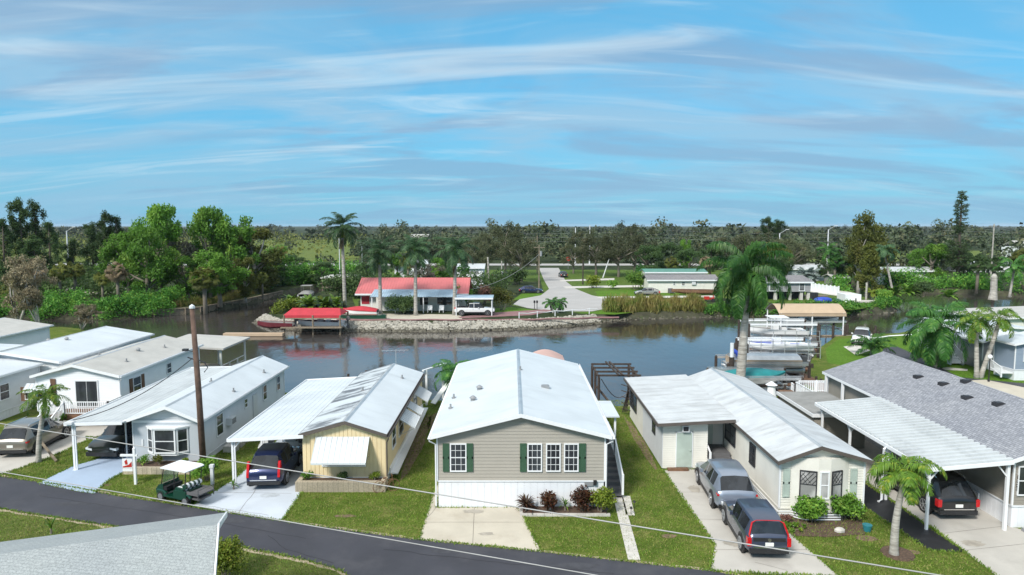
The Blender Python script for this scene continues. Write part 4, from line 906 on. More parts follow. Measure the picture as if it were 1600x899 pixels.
# ================================================================ VEHICLES (local: +Y forward, wheels on z=0)
def loft_car(name, label, cat, paintm, st, L_, W_, wheels, r=.35, loc=(0, 0), heading=0.0, tail='vert', rails=False, extra=None, front=True, rimm='rim', detail=True):
    root = empty(name, (loc[0], loc[1], .02), heading, label, cat)
    body = MB(); gl = MB(); hw = W_ / 2
    # ring half: (0,zb) (.85w,zb) (w,zb+.16) (w*1.0,mid) (.97w,belt) | (wr+.04, roof-.1) (wr-.08, roof) (0,roof+.02)
    rings = []
    for (y, wf, zb, zbelt, wrf, zroof, ty, tt) in st:
        w_ = hw * wf; wr = hw * wrf; mid = zb + (zbelt - zb) * .55
        half = [(0, zb), (w_ * .82, zb), (w_ * .985, zb + .14), (w_, mid), (w_ * .975, zbelt - .04), (w_ * .955, zbelt), (wr + (w_ * .955 - wr) * .12, zroof - .10 if zroof - zbelt > .2 else zbelt + (zroof - zbelt) * .5), (wr * .93, zroof - .015), (0, zroof + .02)]
        ring = [(p[0], y, p[1]) for p in half] + [(-p[0], y, p[1]) for p in half[-2:0:-1]]
        rings.append(ring)
    n = len(rings[0]); K = 9
    for i in range(len(st) - 1):
        ty, tt = st[i][6], st[i][7]
        for k in range(n):
            k2 = (k + 1) % n; f = [rings[i][k], rings[i][k2], rings[i + 1][k2], rings[i + 1][k]]
            side = k in (5, n - 6); topf = k in (6, 7, n - 7, n - 8)
            g = (side and ty == 'g') or (topf and tt == 'g' and k in (6, 7, n - 7, n - 8))
            (gl if g else body).add(f, [(0, 3, 2, 1)])
    body.add(rings[0], [tuple(range(n))]); body.add(rings[-1], [tuple(range(n))[::-1]])
    def weld(mb):
        key = {}; nv = []; mp = []
        for v in mb.v:
            k = (round(v[0], 4), round(v[1], 4), round(v[2], 4))
            if k not in key: key[k] = len(nv); nv.append(v)
            mp.append(key[k])
        nf = []; nm = []
        for f, m_ in zip(mb.f, mb.m):
            g = []
            for i in f:
                if mp[i] not in g: g.append(mp[i])
            if len(g) > 2: nf.append(tuple(g)); nm.append(m_)
        mb.v, mb.f, mb.m = nv, nf, nm
    weld(body); weld(gl)
    body.build('body', M[paintm], root, smooth=True, local=True, angle=38); gl.build('windows', M['cglass'], root, smooth=True, local=True, angle=38)
    lw = MB(); zb0 = st[len(st) // 2][2]
    lw.box(-hw * .99, hw * .99, wheels[0] + r, wheels[1] - r, zb0 - .04, zb0 + .12); lw.box(-hw * .86, hw * .86, -L_ / 2 - .015, -L_ / 2 + .25, zb0 + .06, zb0 + .24); lw.box(-hw * .93, hw * .93, L_ / 2 - .28, L_ / 2 + .01, zb0 - .02, zb0 + .2)
    lw.build('lower_trim', M['blackp'], root, local=True)
    for wy in wheels:
        for s in (-1, 1):
            a = MB(); x = s * hw
            a.tube([(x - s * .06, wy, r), (x + s * .004, wy, r)], r + .065, 20); ar = a.build('wheel_arch', M['blackp'], root, local=True)
            t = MB(); t.tube([(x - s * .2, wy, r), (x - s * .19, wy, r), (x + s * .005, wy, r), (x + s * .022, wy, r)], [r * .9, r, r, r * .93], 20); to = t.build('wheel', M['rubber'], root, local=True)
            q = MB(); q.tube([(x + s * .015, wy, r), (x + s * .027, wy, r)], [r * .68, r * .66], 18, mi=1)
            for k in range(5):
                an = 2 * math.pi * k / 5; q.beam((x + s * .03, wy, r), (x + s * .034, wy + r * .62 * math.cos(an), r + r * .62 * math.sin(an)), .05, .03)
            q.tube([(x + s * .02, wy, r), (x + s * .04, wy, r)], r * .17, 10)
            for k in range(18):
                an = 2 * math.pi * k / 18; a2 = 2 * math.pi * (k + 1) / 18; q.beam((x + s * .03, wy + r * .66 * math.cos(an), r + r * .66 * math.sin(an)), (x + s * .03, wy + r * .66 * math.cos(a2), r + r * .66 * math.sin(a2)), .03, .03)
            q.build('rim', [M[rimm], M['blackp']], to, local=True)
    rs = st[0]; yb = -L_ / 2
    def zat(y, idx):
        for a, b in zip(st[:-1], st[1:]):
            if a[0] <= y <= b[0]: t = (y - a[0]) / (b[0] - a[0] + 1e-9); return a[idx] + (b[idx] - a[idx]) * t
        return st[0][idx]
    if detail:
        for s in (-1, 1):
            t = MB()
            if tail == 'vert':
                t.prism([(yb - .015, rs[3] - .12), (yb + .28, zat(yb + .28, 3) - .1), (yb + .42, zat(yb + .4, 3) + .08), (yb + .30, zat(yb + .3, 3) + .42), (yb + .2, zat(yb + .3, 3) + .42), (yb + .02, rs[3] + .1)], s * hw * .76, s * hw * .885, axis='x') if s > 0 else t.prism([(yb - .015, rs[3] - .12), (yb + .28, zat(yb + .28, 3) - .1), (yb + .42, zat(yb + .4, 3) + .08), (yb + .30, zat(yb + .3, 3) + .42), (yb + .2, zat(yb + .3, 3) + .42), (yb + .02, rs[3] + .1)], -hw * .885, -hw * .76, axis='x')
            elif tail == 'horiz':
                a, b = sorted((s * hw * .58, s * hw * .93)); t.box(a, b, yb + .04, yb + .3, rs[3] + .02, rs[3] + .10)
            else:
                a, b = sorted((s * hw * .78, s * hw * .955)); t.box(a, b, yb + .01, yb + .25, rs[3] - .2, rs[3] + .12)
            t.build('tail_light', M['tail'], root, local=True)
            h = MB(); a, b = sorted((s * hw * .55, s * hw * .93)); ly = st[-1][0]
            h.prism([(a, st[-1][3] - .16), (b, st[-1][3] - .08), (b, st[-1][3] + .01), (a, st[-1][3] - .04)], ly - .22, ly + .012); h.build('headlight', M['lamp'], root, local=True)
            mr = MB(); a, b = sorted((s * hw * .98, s * hw * 1.14)); my = [q for q in st if q[7] == 'g'][-1][0] - .1; mr.box(a, b, my - .06, my + .06, st[len(st) // 2][3] - .02, st[len(st) // 2][3] + .12); mr.build('wing_mirror', M[paintm], root, local=True)
            hd = MB()
            for dy in (-.25, .62): hd.box(min(s * hw * .975, s * hw * 1.005), max(s * hw * .975, s * hw * 1.005), dy, dy + .16, st[len(st) // 2][3] - .16, st[len(st) // 2][3] - .13)
            hd.build('door_handle', M['chrome' if tail != 'soul' else paintm], root, local=True)
        p = MB(); p.box(-.16, .16, yb - .025, yb + .01, rs[2] + (rs[3] - rs[2]) * .45, rs[2] + (rs[3] - rs[2]) * .45 + .14); p.build('number_plate', M['plate'], root, local=True)
        g = MB(); ly = st[-1][0]; g.box(-hw * .5, hw * .5, ly - .03, ly + .02, st[-1][2] + .22, st[-1][3] - .08)
        g.build('grille', M['blackp'], root, local=True)
        bt = MB(); bt.box(-hw * .7, hw * .7, yb - .022, yb + .1, rs[2] + .06, rs[2] + .1); bt.build('bumper_trim', M['chrome'], root, local=True)
    if rails:
        for s in (-1, 1):
            rr_ = MB(); rz = [(-L_ * .36, 0), (-L_ * .33, .05), (L_ * .08, .05), (L_ * .12, 0)]
            rr_.tube([(s * hw * .66, y, zat(y, 5) + z) for y, z in rz], .02, 6); rr_.build('roof_rail', M['chrome'], root, local=True)
    if extra: extra(root)
    return root
# stations: y, width, zbottom, belt, roofwidth, roof, sideglass, topglass
def suv_st(L_=4.6, H_=1.68, belt=1.05, hood=1.0, rake=.35, boxy=False):
    b = -L_ / 2; f = L_ / 2; rk = rake
    return [(b, .76, .46, belt - .22, .60, belt - .16, 'b', 'b'), (b + .04, .86, .34, belt - .12, .70, belt - .05, 'b', 'b'), (b + .12, .93, .28, belt - .04, .74, belt + .04, 'b', 'g'), (b + .18 + rk, .97, .24, belt, .64, H_ - .10, 'b', 'b'), (b + .38 + rk, .985, .24, belt, .68, H_ - .02, 'g', 'b'),
            (b + 1.35, 1.0, .24, belt - .01, .73, H_, 'b', 'b'), (b + 1.43, 1.0, .24, belt - .01, .73, H_, 'g', 'b'), (b + 2.25, 1.0, .24, belt - .03, .73, H_ - .01, 'b', 'b'), (b + 2.32, 1.0, .24, belt - .03, .73, H_ - .01, 'g', 'b'),
            (f - 1.95, 1.0, .24, belt - .05, .71, H_ - .07, 'g', 'g'), (f - 1.22, .99, .24, belt - .07, .80, belt - .0, 'b', 'b'), (f - .6, .97, .25, hood - .08, .80, hood - .02, 'b', 'b'), (f - .2, .93, .28, hood - .18, .76, hood - .13, 'b', 'b'), (f, .80, .36, hood - .3, .66, hood - .26, 'b', 'b')]
def place(px_r, py_r, px_f, py_f):   # rear and front ground points seen in the photo
    a = Vector(G(px_r, py_r)); b = Vector(G(px_f, py_f)); c = (a + b) / 2; d = b - a; return (c.x, c.y), math.atan2(-d.x, d.y)
# champagne SUV
loft_car('parked_car', 'champagne SUV parked left of the white post, nose toward the deck', 'car', 'cp_tan', suv_st(4.6, 1.68, 1.04), 4.6, 1.93, (-1.42, 1.42), .36, (-28.2, 39.4), R(5), tail='horiz', rails=True)
loft_car('parked_car', 'dark green-black SUV under the carport facing the road', 'car', 'cp_dgrn', suv_st(4.5, 1.68, 1.05), 4.5, 1.86, (-1.38, 1.38), .37, (-22.7, 39.1), R(178), tail='block')
loft_car('parked_car', 'navy blue SUV with tall red rear lamps on the pale driveway', 'car', 'cp_blue', suv_st(4.5, 1.68, 1.02, rake=.42), 4.5, 1.82, (-1.35, 1.35), .35, (-12.35, 34.7), R(4), tail='vert')
loft_car('parked_car', 'steel-blue SUV parked nearer the steps of the cream house', 'car', 'cp_steel', suv_st(4.75, 1.70, 1.06, rake=.42), 4.75, 1.93, (-1.45, 1.42), .38, (10.25, 32.0), R(-3), tail='horiz')
def soul(root):
    f = MB(); y = -2.07; hw = .87
    f.tube([(-hw * .80, y + .02, .82), (-hw * .86, y + .10, 1.0), (-hw * .70, y + .27, 1.42), (-hw * .5, y + .30, 1.5), (hw * .5, y + .30, 1.5), (hw * .70, y + .27, 1.42), (hw * .86, y + .10, 1.0), (hw * .80, y + .02, .82)], [.02, .035, .035, .015, .015, .035, .035, .02], 6)
    f.build('light_band', M['tail'], root, local=True)
    g = MB(); g.box(-.62, .62, y - .01, y + .05, .78, .92); g.build('tailgate_panel', M['blackp'], root, local=True)
    e = MB(); e.tube([(0, y - .02, .85), (0, y, .85)], .07, 12); e.build('badge', M['chrome'], root, local=True)
loft_car('parked_car', 'slate boxy hatchback with wraparound red rear lamps, nearest the road', 'car', 'cp_dgrey', suv_st(4.15, 1.56, 1.0, rake=.12), 4.15, 1.74, (-1.25, 1.32), .35, (10.08, 27.5), R(-3), tail='none2', extra=soul, rimm='grey')
loft_car('parked_car', 'black SUV with chrome rear trim under the ribbed carport', 'car', 'cp_black', suv_st(4.8, 1.75, 1.06, rake=.3), 4.8, 1.92, (-1.45, 1.45), .38, (19.65, 31.4), 0, tail='block', rails=True)
# far cars
loft_car('parked_car', 'dark blue sedan beside the cul-de-sac utility pole', 'car', 'cp_blue', suv_st(4.6, 1.42, .92, .85, .7), 4.6, 1.8, (-1.4, 1.4), .33, AT(829, 131), R(-88), tail='block')
loft_car('parked_car', 'silver sedan at the left end of the long white mobile home', 'car', 'cp_silver', suv_st(4.6, 1.42, .92, .85, .8), 4.6, 1.8, (-1.4, 1.4), .33, AT(1010, 127), R(88), tail='block')
loft_car('parked_car', 'silver crossover parked at the bend of the far right lane', 'car', 'cp_white', suv_st(4.5, 1.6, 1.0), 4.5, 1.8, (-1.35, 1.35), .35, AT(1347, 75), R(150), tail='block')
loft_car('parked_car', 'dark car by the mailboxes on the right kerb of the far street', 'car', 'cp_black', suv_st(4.5, 1.5, .95), 4.5, 1.8, (-1.35, 1.35), .35, AT(879, 172), R(5), tail='block')
def pickup(loc, hd, label, pm):
    L_ = 5.8; b = -2.9
    st = [(b, .93, .5, 1.12, .85, 1.16, 'b', 'b'), (b + .05, .97, .45, 1.15, .9, 1.17, 'b', 'b'), (b + 2.1, .98, .42, 1.15, .9, 1.17, 'b', 'b'), (b + 2.13, .98, .42, 1.15, .75, 1.78, 'g', 'b'), (b + 2.8, 1, .42, 1.13, .75, 1.85, 'b', 'b'), (b + 2.86, 1, .42, 1.13, .75, 1.85, 'g', 'b'),
          (b + 3.6, 1, .42, 1.12, .73, 1.82, 'g', 'g'), (b + 4.3, .99, .42, 1.12, .86, 1.17, 'b', 'b'), (b + 5.3, .97, .42, 1.05, .86, 1.1, 'b', 'b'), (b + 5.75, .92, .45, .95, .8, 1.0, 'b', 'b'), (b + 5.8, .85, .5, .85, .75, .88, 'b', 'b')]
    r = loft_car('pickup_truck', label, 'pickup truck', pm, st, L_, 2.0, (-1.85, 1.9), .4, loc, hd, tail='block')
    f = MB(); f.box(-.8, .8, b + .1, b + 2.0, 1.16, 1.195); f.build('truck_bed', M['blackp'], r, local=True); return r
pickup(AT(742, 98.6), R(-90), 'white pickup truck parked under the blue lean-to by the sea wall', 'cp_white')
pickup(AT(788, 164), R(-88), 'silver pickup truck under the oaks left of the far street', 'cp_silver')
# ---- golf carts
def golf_cart(loc, hd, label, pm='cp_green', roofm='trim', stripes=True):
    root = empty('golf_cart', (loc[0], loc[1], .02), hd, label, 'golf cart')
    b = MB()   # +Y forward; body floor, cowl, seat pod
    b.box(-.55, .55, -1.0, .95, .28, .36); b.prism([(.55, .34), (1.2, .38), (1.22, .62), (1.0, .86), (.72, .95), (.68, .5)], -.52, .52, axis='x')
    b.prism([(-.95, .3), (-.1, .36), (-.05, .55), (-.1, .74), (-.95, .74)], -.56, .56, axis='x')
    for s in (-1, 1):
        for wy in (.9, -.85):
            b.tube([(s * .42, wy - .3, .42), (s * .44, wy - .18, .56), (s * .45, wy + .18, .56), (s * .42, wy + .3, .42)], .1, 8)
    b.build('body', M[pm], root, local=True)
    for wy in (.9, -.85):
        for s in (-1, 1):
            t = MB(); x = s * .55; t.tube([(x - s * .2, wy, .24), (x, wy, .24)], .24, 16); to = t.build('wheel', M['rubber'], root, local=True)
            q = MB(); q.tube([(x - s * .01, wy, .24), (x + s * .012, wy, .24)], .16, 12); 
            q.build('rim', M['rim'], to, local=True)
    s_ = MB()
    if stripes:
        for k in range(8): xa = -.52 + k * .13; s_.box(xa, xa + .13, -.75, -.18, .74, .86, k % 2); s_.tube([(xa, -.82, .98), (xa + .13, -.82, .98)], .13, 10, mi=k % 2)
    else: s_.box(-.5, .5, -.75, -.2, .74, .86, 0); s_.box(-.5, .5, -.9, -.75, .8, 1.15, 0)
    s_.build('seat', [M['cp_green'] if stripes else M['white'], M['trim']], root, local=True)
    r = MB(); r.prism([(-1.05, 1.80), (.75, 1.78), (.78, 1.83), (.6, 1.88), (-.9, 1.89), (-1.05, 1.84)], -.6, .6, axis='x'); r.build('canopy', M[roofm], root, local=True)
    for s in (-1, 1):
        for (a_, b_) in (((s * .5, .85, .85), (s * .5, .62, 1.79)), ((s * .5, -.85, .75), (s * .5, -.95, 1.8)), ((s * .5, -.1, .74), (s * .5, -.12, 1.79))): p = MB(); p.beam(a_, b_, .035); p.build('canopy_post', M['blackp'], root, local=True)
    wv = MB(); wv.beam((0, .80, .95), (0, .66, 1.6), .9, .015); 
    m = bpy.data.materials.get('windscreen')
    if not m: m, t_, b_ = newmat('windscreen'); b_.inputs['Transmission Weight'].default_value = .85; b_.inputs['Roughness'].default_value = .03; b_.inputs['Base Color'].default_value = (.6, .75, .7, 1); b_.inputs['IOR'].default_value = 1.1
    wv.build('windscreen', m, root, local=True)
    d = MB(); d.box(-.5, .5, .45, .7, .6, .8); d.tube([(-.25, .5, .75), (-.25, .3, .95)], .02, 6); d.tube([(-.25 + .16 * math.cos(a), .3 + .04 * math.sin(a), .95 + .15 * math.sin(a)) for a in [i * math.pi / 6 for i in range(13)]], .015, 5, cap=False); d.build('dashboard', M['blackp'], root, local=True)
    k = MB(); k.box(-.52, .52, -1.75, -.98, .62, .68); k.box(-.52, -.48, -1.75, -.98, .68, .78); k.box(.48, .52, -1.75, -.98, .68, .78); k.box(-.4, .4, -1.7, -1.0, .34, .42); k.beam((-.5, -1.75, .38), (-.5, -1.75, .95), .03); k.beam((.5, -1.75, .38), (.5, -1.75, .95), .03); k.beam((-.5, -1.75, .93), (.5, -1.75, .93), .03)
    k.build('cargo_bed', M['greyd'], root, local=True)
    return root
gc = G(284, 777); gcr = golf_cart((-15.7, 31.4), R(67), 'dark green golf cart with white canopy and striped seat on the lawn'); gcr.scale = (.9, .9, .9)
golf_cart((-13.2, 38.3), R(100), 'white golf cart tucked under the flat white carport behind the blue SUV', 'cp_white', 'grayc', False)

# ================================================================ BOATS, DOCKS
def boat(name, label, L_, B_, loc, z, hd, hull='boatw', inner='grayc', cover=None, console=True, motor=True, cat='boat', top=None):
    root = empty(name, (loc[0], loc[1], z), hd, label, cat)
    h = MB(); N_ = 12; rg = []
    for i in range(N_ + 1):
        s = i / N_; y = -L_ / 2 + L_ * s; w_ = B_ / 2 * (1 - max(0, (s - .5) / .5) ** 2.2 * .97); kz = .0 + .45 * max(0, (s - .6) / .4) ** 2; sz = .75 + .25 * s
        rg.append([(0, y, kz), (w_ * .62, y, kz + .14), (w_ * .93, y, kz + .36 if kz + .36 < sz else sz - .05), (w_, y, sz), (w_ * .9, y, sz + .01), (w_ * .84, y, sz - .05), (w_ * .8, y, .42 + .2 * s), (0, y, .42 + .2 * s)])
    for i in range(N_):
        for k in range(7):
            for sx in (1, -1):
                q = [rg[i][k], rg[i][k + 1], rg[i + 1][k + 1], rg[i + 1][k]]; q = [(p[0] * sx, p[1], p[2]) for p in q]; h.add(q, [(0, 1, 2, 3) if sx > 0 else (3, 2, 1, 0)], 1 if k >= 5 else 0)
    r0 = rg[0]; h.add([(p[0], p[1], p[2]) for p in r0] + [(-p[0], p[1], p[2]) for p in r0[1:-1][::-1]], [tuple(range(len(r0) * 2 - 2))])
    h.build('hull', [M[hull], M[inner]], root, local=True)
    if cover:
        c = MB(); pr = []
        for i in range(N_ + 1):
            s = i / N_; y = -L_ / 2 + L_ * s; w_ = B_ / 2 * (1 - max(0, (s - .5) / .5) ** 2.2 * .97) * 1.02 + .02; sz = .75 + .25 * s; pk = .42 * math.sin(math.pi * min(1, s * 1.05 + .05)) + .08
            pr.append([(w_, y, sz - .12), (w_, y, sz + .03), (w_ * .6, y, sz + pk * .8), (0, y, sz + pk), (-w_ * .6, y, sz + pk * .8), (-w_, y, sz + .03), (-w_, y, sz - .12)])
        for i in range(N_):
            for k in range(6): c.add([pr[i][k], pr[i][k + 1], pr[i + 1][k + 1], pr[i + 1][k]], [(0, 3, 2, 1)])
        c.build('boat_cover', M[cover], root, smooth=True, local=True)
    elif console:
        c = MB(); c.box(-.4, .4, -.2, .5, .5, 1.35); c.box(-.45, .45, -1.1, -.5, .5, 1.0); c.beam((-.38, .45, 1.3), (-.38, .3, 1.75), .03); c.beam((.38, .45, 1.3), (.38, .3, 1.75), .03); c.build('console', M['boatw'], root, local=True)
        s = MB(); s.box(-B_ * .38, B_ * .38, -L_ / 2 + .3, -L_ / 2 + .8, .5, .85); s.build('seat', M['trim'], root, local=True)
    if top:
        c = MB(); c.prism([(-1.1, 2.2), (1.0, 2.2), (1.0, 2.26), (-1.1, 2.26)], -B_ * .42, B_ * .42, axis='x'); 
        for sx in (-1, 1):
            for yy in (-.9, .8): c.beam((sx * B_ * .38, yy, .8), (sx * B_ * .38, yy, 2.2), .035)
        c.build('top', M[top], root, local=True)
    if motor:
        m = MB(); y = -L_ / 2 - .25; m.prism([(y - .3, .95), (y + .12, .95), (y + .16, 1.25), (y + .05, 1.45), (y - .25, 1.42), (y - .33, 1.2)], -.2, .2, axis='x'); m.box(-.08, .08, y - .1, y + .08, .05, .95); m.box(-.02, .02, y - .25, y + .1, -.1, .3)
        m.build('outboard_motor', M['greyd'], root, local=True)
    return root
def pile(mb, x, y, zt, r=.13): mb.tube([(x, y, -2), (x, y, zt)], r, 8)
def lift(label, x0, x1, y0, y1, zt=1.2, m='alu', pm='woodd', cz=.3, group=None, beams=True):
    root = empty('boat_lift', ((x0 + x1) / 2, (y0 + y1) / 2, -1), 0, label, 'boat lift', group)
    for (x, y) in ((x0, y0), (x1, y0), (x0, y1), (x1, y1)):
        p = MB(); pile(p, x, y, zt); p.tube([(x, y, zt), (x, y, zt + .12)], [.15, .02], 8); p.build('piling', M[pm], root)
    b = MB()
    y = y0; b.beam((x0, y, zt - .05), (x1, y, zt - .05), .14, .2); b.beam((x0, y + .15, zt + .12), (x1, y + .15, zt + .12), .05)
    b.build('top_beam', M[m], root)
    b = MB(); y = y1; b.beam((x0, y, zt - .05), (x1, y, zt - .05), .14, .2); b.beam((x0, y + .15, zt + .12), (x1, y + .15, zt + .12), .05); b.build('top_beam', M[m], root)
    c = MB()
    for x in (x0 + .5, x1 - .5): c.beam((x, y0, cz - .1), (x, y1, cz - .1), .12, .16)
    for y in (y0 + (y1 - y0) * .32, y0 + (y1 - y0) * .68): c.beam((x0 + .2, y, cz + .02), (x1 - .2, y, cz + .02), .14, .1)
    c.build('cradle', M[m], root)
    cb = MB()
    for (x, y) in ((x0 + .5, y0), (x1 - .5, y0), (x0 + .5, y1), (x1 - .5, y1)): cb.beam((x, y, cz), (x, y, zt), .02)
    cb.build('lift_cable', M['cable'], root)
    return root
def dock(label, x0, x1, y0, y1, z=-.25, m='wood', cat='dock', name='dock', plank='x', piles=True):
    root = empty(name, ((x0 + x1) / 2, (y0 + y1) / 2, -1), 0, label, cat); d = MB(); rr = random.Random(int(x0 * 7 + y0))
    if plank == 'x':
        n = int((y1 - y0) / .15)
        for i in range(n): ya = y0 + (y1 - y0) * i / n; d.box(x0, x1 + rr.uniform(-.03, .03), ya + .008, ya + .14, z - .04, z + rr.uniform(-.006, .006))
    else:
        n = int((x1 - x0) / .15)
        for i in range(n): xa = x0 + (x1 - x0) * i / n; d.box(xa + .008, xa + .14, y0, y1 + rr.uniform(-.03, .03), z - .04, z + rr.uniform(-.006, .006))
    for s in (x0 + .1, x1 - .1): d.beam((s, y0, z - .12), (s, y1, z - .12), .08, .14)
    for s in (y0 + .1, y1 - .1): d.beam((x0, s, z - .13), (x1, s, z - .13), .08, .14)
    d.build('planking', M[m], root)
    if piles:
        for (x, y) in ((x0, y0), (x1, y0), (x0, y1), (x1, y1)): p = MB(); pile(p, x, y, z + .55, .11); p.build('piling', M['woodd'], root)
    return root
# pier walk of the marina and five lifts stepping away up the right bank
dock('long brown boardwalk along the boat lifts, right bank', 24.2, 25.6, 51.5, 61.5, .12, 'woodb')
LX = [(16.0, 22.3, 51.6, 55.0), (18.3, 25.2, 57.0, 60.4), (23.2, 30.2, 66.5, 69.8), (26.5, 34.2, 75.6, 79.0), (33, 41, 82.8, 86.2)]
lab = ['boat lift holding the teal-covered boat behind the cream house', 'boat lift holding the pontoon boat with tan skirt', 'white railed boat lift holding the blue-striped boat', 'boat lift with tall white frame, second from the tan canopy', 'boat lift under the tan arched canopy']
for l, (a, b, c_, d_) in zip(lab, LX): lift(l, a, b, c_, d_, 1.3 if 'tall' not in l else 2.0, 'alu' if 'white' not in l else 'trim')
boat('motor_boat', 'teal-covered white motor boat on the nearest lift', 5.8, 2.3, (19.0, 53.3), .35, R(-80), cover='tealc')
def pontoon(label, loc, hd, z, cover='grayc', ln=6.6, bim='blue'):
    root = empty('pontoon_boat', (loc[0], loc[1], z), hd, label, 'boat')
    for s in (-1, 1): t = MB(); t.tube([(s * .85, -ln / 2, .3), (s * .85, ln / 2 - .6, .3), (s * .85, ln / 2, .45)], [.3, .3, .05], 12); t.build('pontoon', M['alu'], root, smooth=True, local=True)
    d = MB(); d.box(-1.25, 1.25, -ln / 2, ln / 2 - .2, .6, .7); d.build('deck', M['alu'], root, local=True)
    f = MB()
    for s in (-1, 1): f.box(s * 1.22 - .02, s * 1.22 + .02, -ln / 2 + .3, ln / 2 - .5, .72, 1.25)
    f.box(-1.2, 1.2, ln / 2 - .52, ln / 2 - .48, .72, 1.25); f.build('side_fence', M['tanc'] if cover == 'grayc' else M['boatw'], root, local=True)
    c = MB(); c.prism([(-1.2, 1.25), (-.6, 1.5), (0, 1.6), (.6, 1.5), (1.2, 1.25)], -ln / 2 + .3, ln / 2 - .5); c.build('cover', M['alu'], root, local=True)
    b = MB(); b.tube([(-1.0, ln / 2 - 1.0, 1.5), (-.5, ln / 2 - .9, 1.8), (.5, ln / 2 - .9, 1.8), (1.0, ln / 2 - 1.0, 1.5)], .16, 8); b.build('folded_bimini', M[bim], root, local=True)
    m = MB(); m.box(-.2, .2, -ln / 2 - .5, -ln / 2 - .1, .7, 1.4); m.box(-.07, .07, -ln / 2 - .35, -ln / 2 - .2, -.1, .7); m.build('outboard_motor', M['greyd'], root, local=True)
pontoon('pontoon boat with grey-white cover and tan side panels on the second lift', (21.8, 58.7), R(88), .3)
boat('motor_boat', 'open white boat with blue stripe behind white lift rails', 6.4, 2.3, (26.8, 68.1), .3, R(85), inner='blue')
boat('motor_boat', 'white centre-console boat with tall rod frame, between rails and canopy', 6.6, 2.4, (30.2, 77.3), .4, R(85), top='trim')
boat('motor_boat', 'long white boat hanging under the tan arched canopy', 7.6, 2.5, (37, 84.5), .55, R(-88))
# white railings on lifts 3 and 4
for (k, l) in ((2, 'white pipe railing beside the blue-striped boat'), (3, 'white pipe railing beside the centre-console boat')):
    a, b, c_, d_ = LX[k]
    for yy, sd_ in ((c_ - .5, 'nearer'),):
        rl = MB()
        rl.box(a, b, yy - .25, yy + .25, -.3, -.22)
        for x in [a + (b - a) * i / 6 for i in range(7)]: rl.box(x - .03, x + .03, yy - .03, yy + .03, -.22, 1.3 + .5 * (k == 2))
        for z in ((.7, 1.3) if k == 3 else (.5, 1.1, 1.7)): rl.beam((a, yy, z), (b, yy, z), .035)
        tag(rl.build('railing', M['alu']), sd_ + ' ' + l, 'railing')
for (a, b, c_, d_, l) in ((17.5, 25.5, 55.4, 56.3, 'narrow brown finger dock between the teal-covered boat and the pontoon boat'), (20, 27.5, 61.6, 62.6, 'narrow brown finger dock behind the pontoon boat'), (24, 32.5, 71.6, 72.6, 'narrow brown finger dock behind the blue-striped boat')): dock(l, a, b, c_, d_, -.15, 'woodb', plank='y')
# tan canopy (arched)
cn = empty('boat_canopy', (37, 84.5, -1), 0, 'tan arched canvas canopy over the farthest boat lift', 'canopy'); c = MB(); NN = 10; X0, X1, Yc, W2 = 32.4, 40.6, 84.5, 2.3
pr = [(Yc - W2 + 2 * W2 * i / NN, 2.35 + .95 * math.sin(math.pi * i / NN)) for i in range(NN + 1)]
c.add([(X, y, z) for X in (X0, X1) for y, z in pr] + [(X, y, z - .04) for X in (X0, X1) for y, z in pr], [(i, i + 1, i + 12, i + 11) for i in range(NN)] + [(i + 22, i + 33, i + 34, i + 23) for i in range(NN)] + [(0, 11, 33, 22), (10, 32, 43, 21)])
c.add([(X, Yc - W2, z) for X in (X0, X1) for z in (2.0, 2.37)], [(0, 2, 3, 1)]); c.build('canvas', M['tanc'], cn, smooth=True)
for x in (X0 + .3, (X0 + X1) / 2, X1 - .3):
    for y in (Yc - W2 + .1, Yc + W2 - .1): p = MB(); p.tube([(x, y, -2), (x, y, 2.4)], .08, 8); p.build('post', M['trim'], cn)
fr = MB()
for x in (X0 + .1, X1 - .1): fr.tube([(x, y, z - .06) for y, z in pr], .04, 6)
fr.build('hoop', M['trim'], cn)
dock('narrow grey dock reaching out beyond the canopy piles', 34.5, 43.5, 80.2, 81.2, -.1, 'wood')
for i, (x, y, h) in enumerate(((36.4, 80.0, 1.7), (38.0, 80.0, 1.6), (39.5, 80.2, 1.7), (40.8, 82.2, 1.4), (42.4, 82.0, 1.3), (44.4, 82.6, 1.2))):
    p = MB(); pile(p, x, y, h - .4, .14); tag(p.build('mooring_pile', M['woodd']), ('first', 'second', 'third', 'fourth', 'fifth', 'farthest right')[i] + ' dark mooring pile from the left along the narrow grey dock', 'mooring pile', 'mooring piles by the grey dock')
# brown deck with planters, white cone, railings near (1120-1300, 590-640)
dock('brown deck with white pipe rails right of the teal-covered boat', 21.0, 26.2, 47.4, 51.6, .25, 'woodb', plank='x')
rl = MB(); rail(rl, (21.1, 47.6, .25), (26, 47.6, .25), .9, 4); rail(rl, (26, 47.6, .25), (26, 51.4, .25), .9, 2); rail(rl, (22, 51.4, .25), (26, 51.4, .25), .9, 3); rail(rl, (21.1, 47.6, .25), (21.1, 50.6, .25), .9, 2); tag(rl.build('railing', M['trim']), 'white railing enclosing the brown deck by the teal-covered boat', 'railing')
for (x, y, l) in ((17.6, 49.9, 'brown slatted planter box nearer the palm trunk'), (20.3, 49.6, 'brown slatted planter box beside the white cone')):
    f = MB(); f.box(x - .5, x + .5, y - .35, y + .35, 0, .8)
    for i in range(9): f.box(x - .5 + i * .118, x - .44 + i * .118, y - .375, y - .352, .02, .85)
    tag(f.build('planter_box', M['woodb']), l, 'planter')
f = MB(); f.tube([(18.8, 48.6, 0), (18.8, 48.6, 1.5)], [.45, .24], 14); f.tube([(18.8, 48.6, 1.5), (18.8, 48.6, 1.75)], [.42, .05], 14); tag(f.build('lighthouse_ornament', M['trim']), 'white tapered lighthouse ornament behind the cream house', 'ornament')
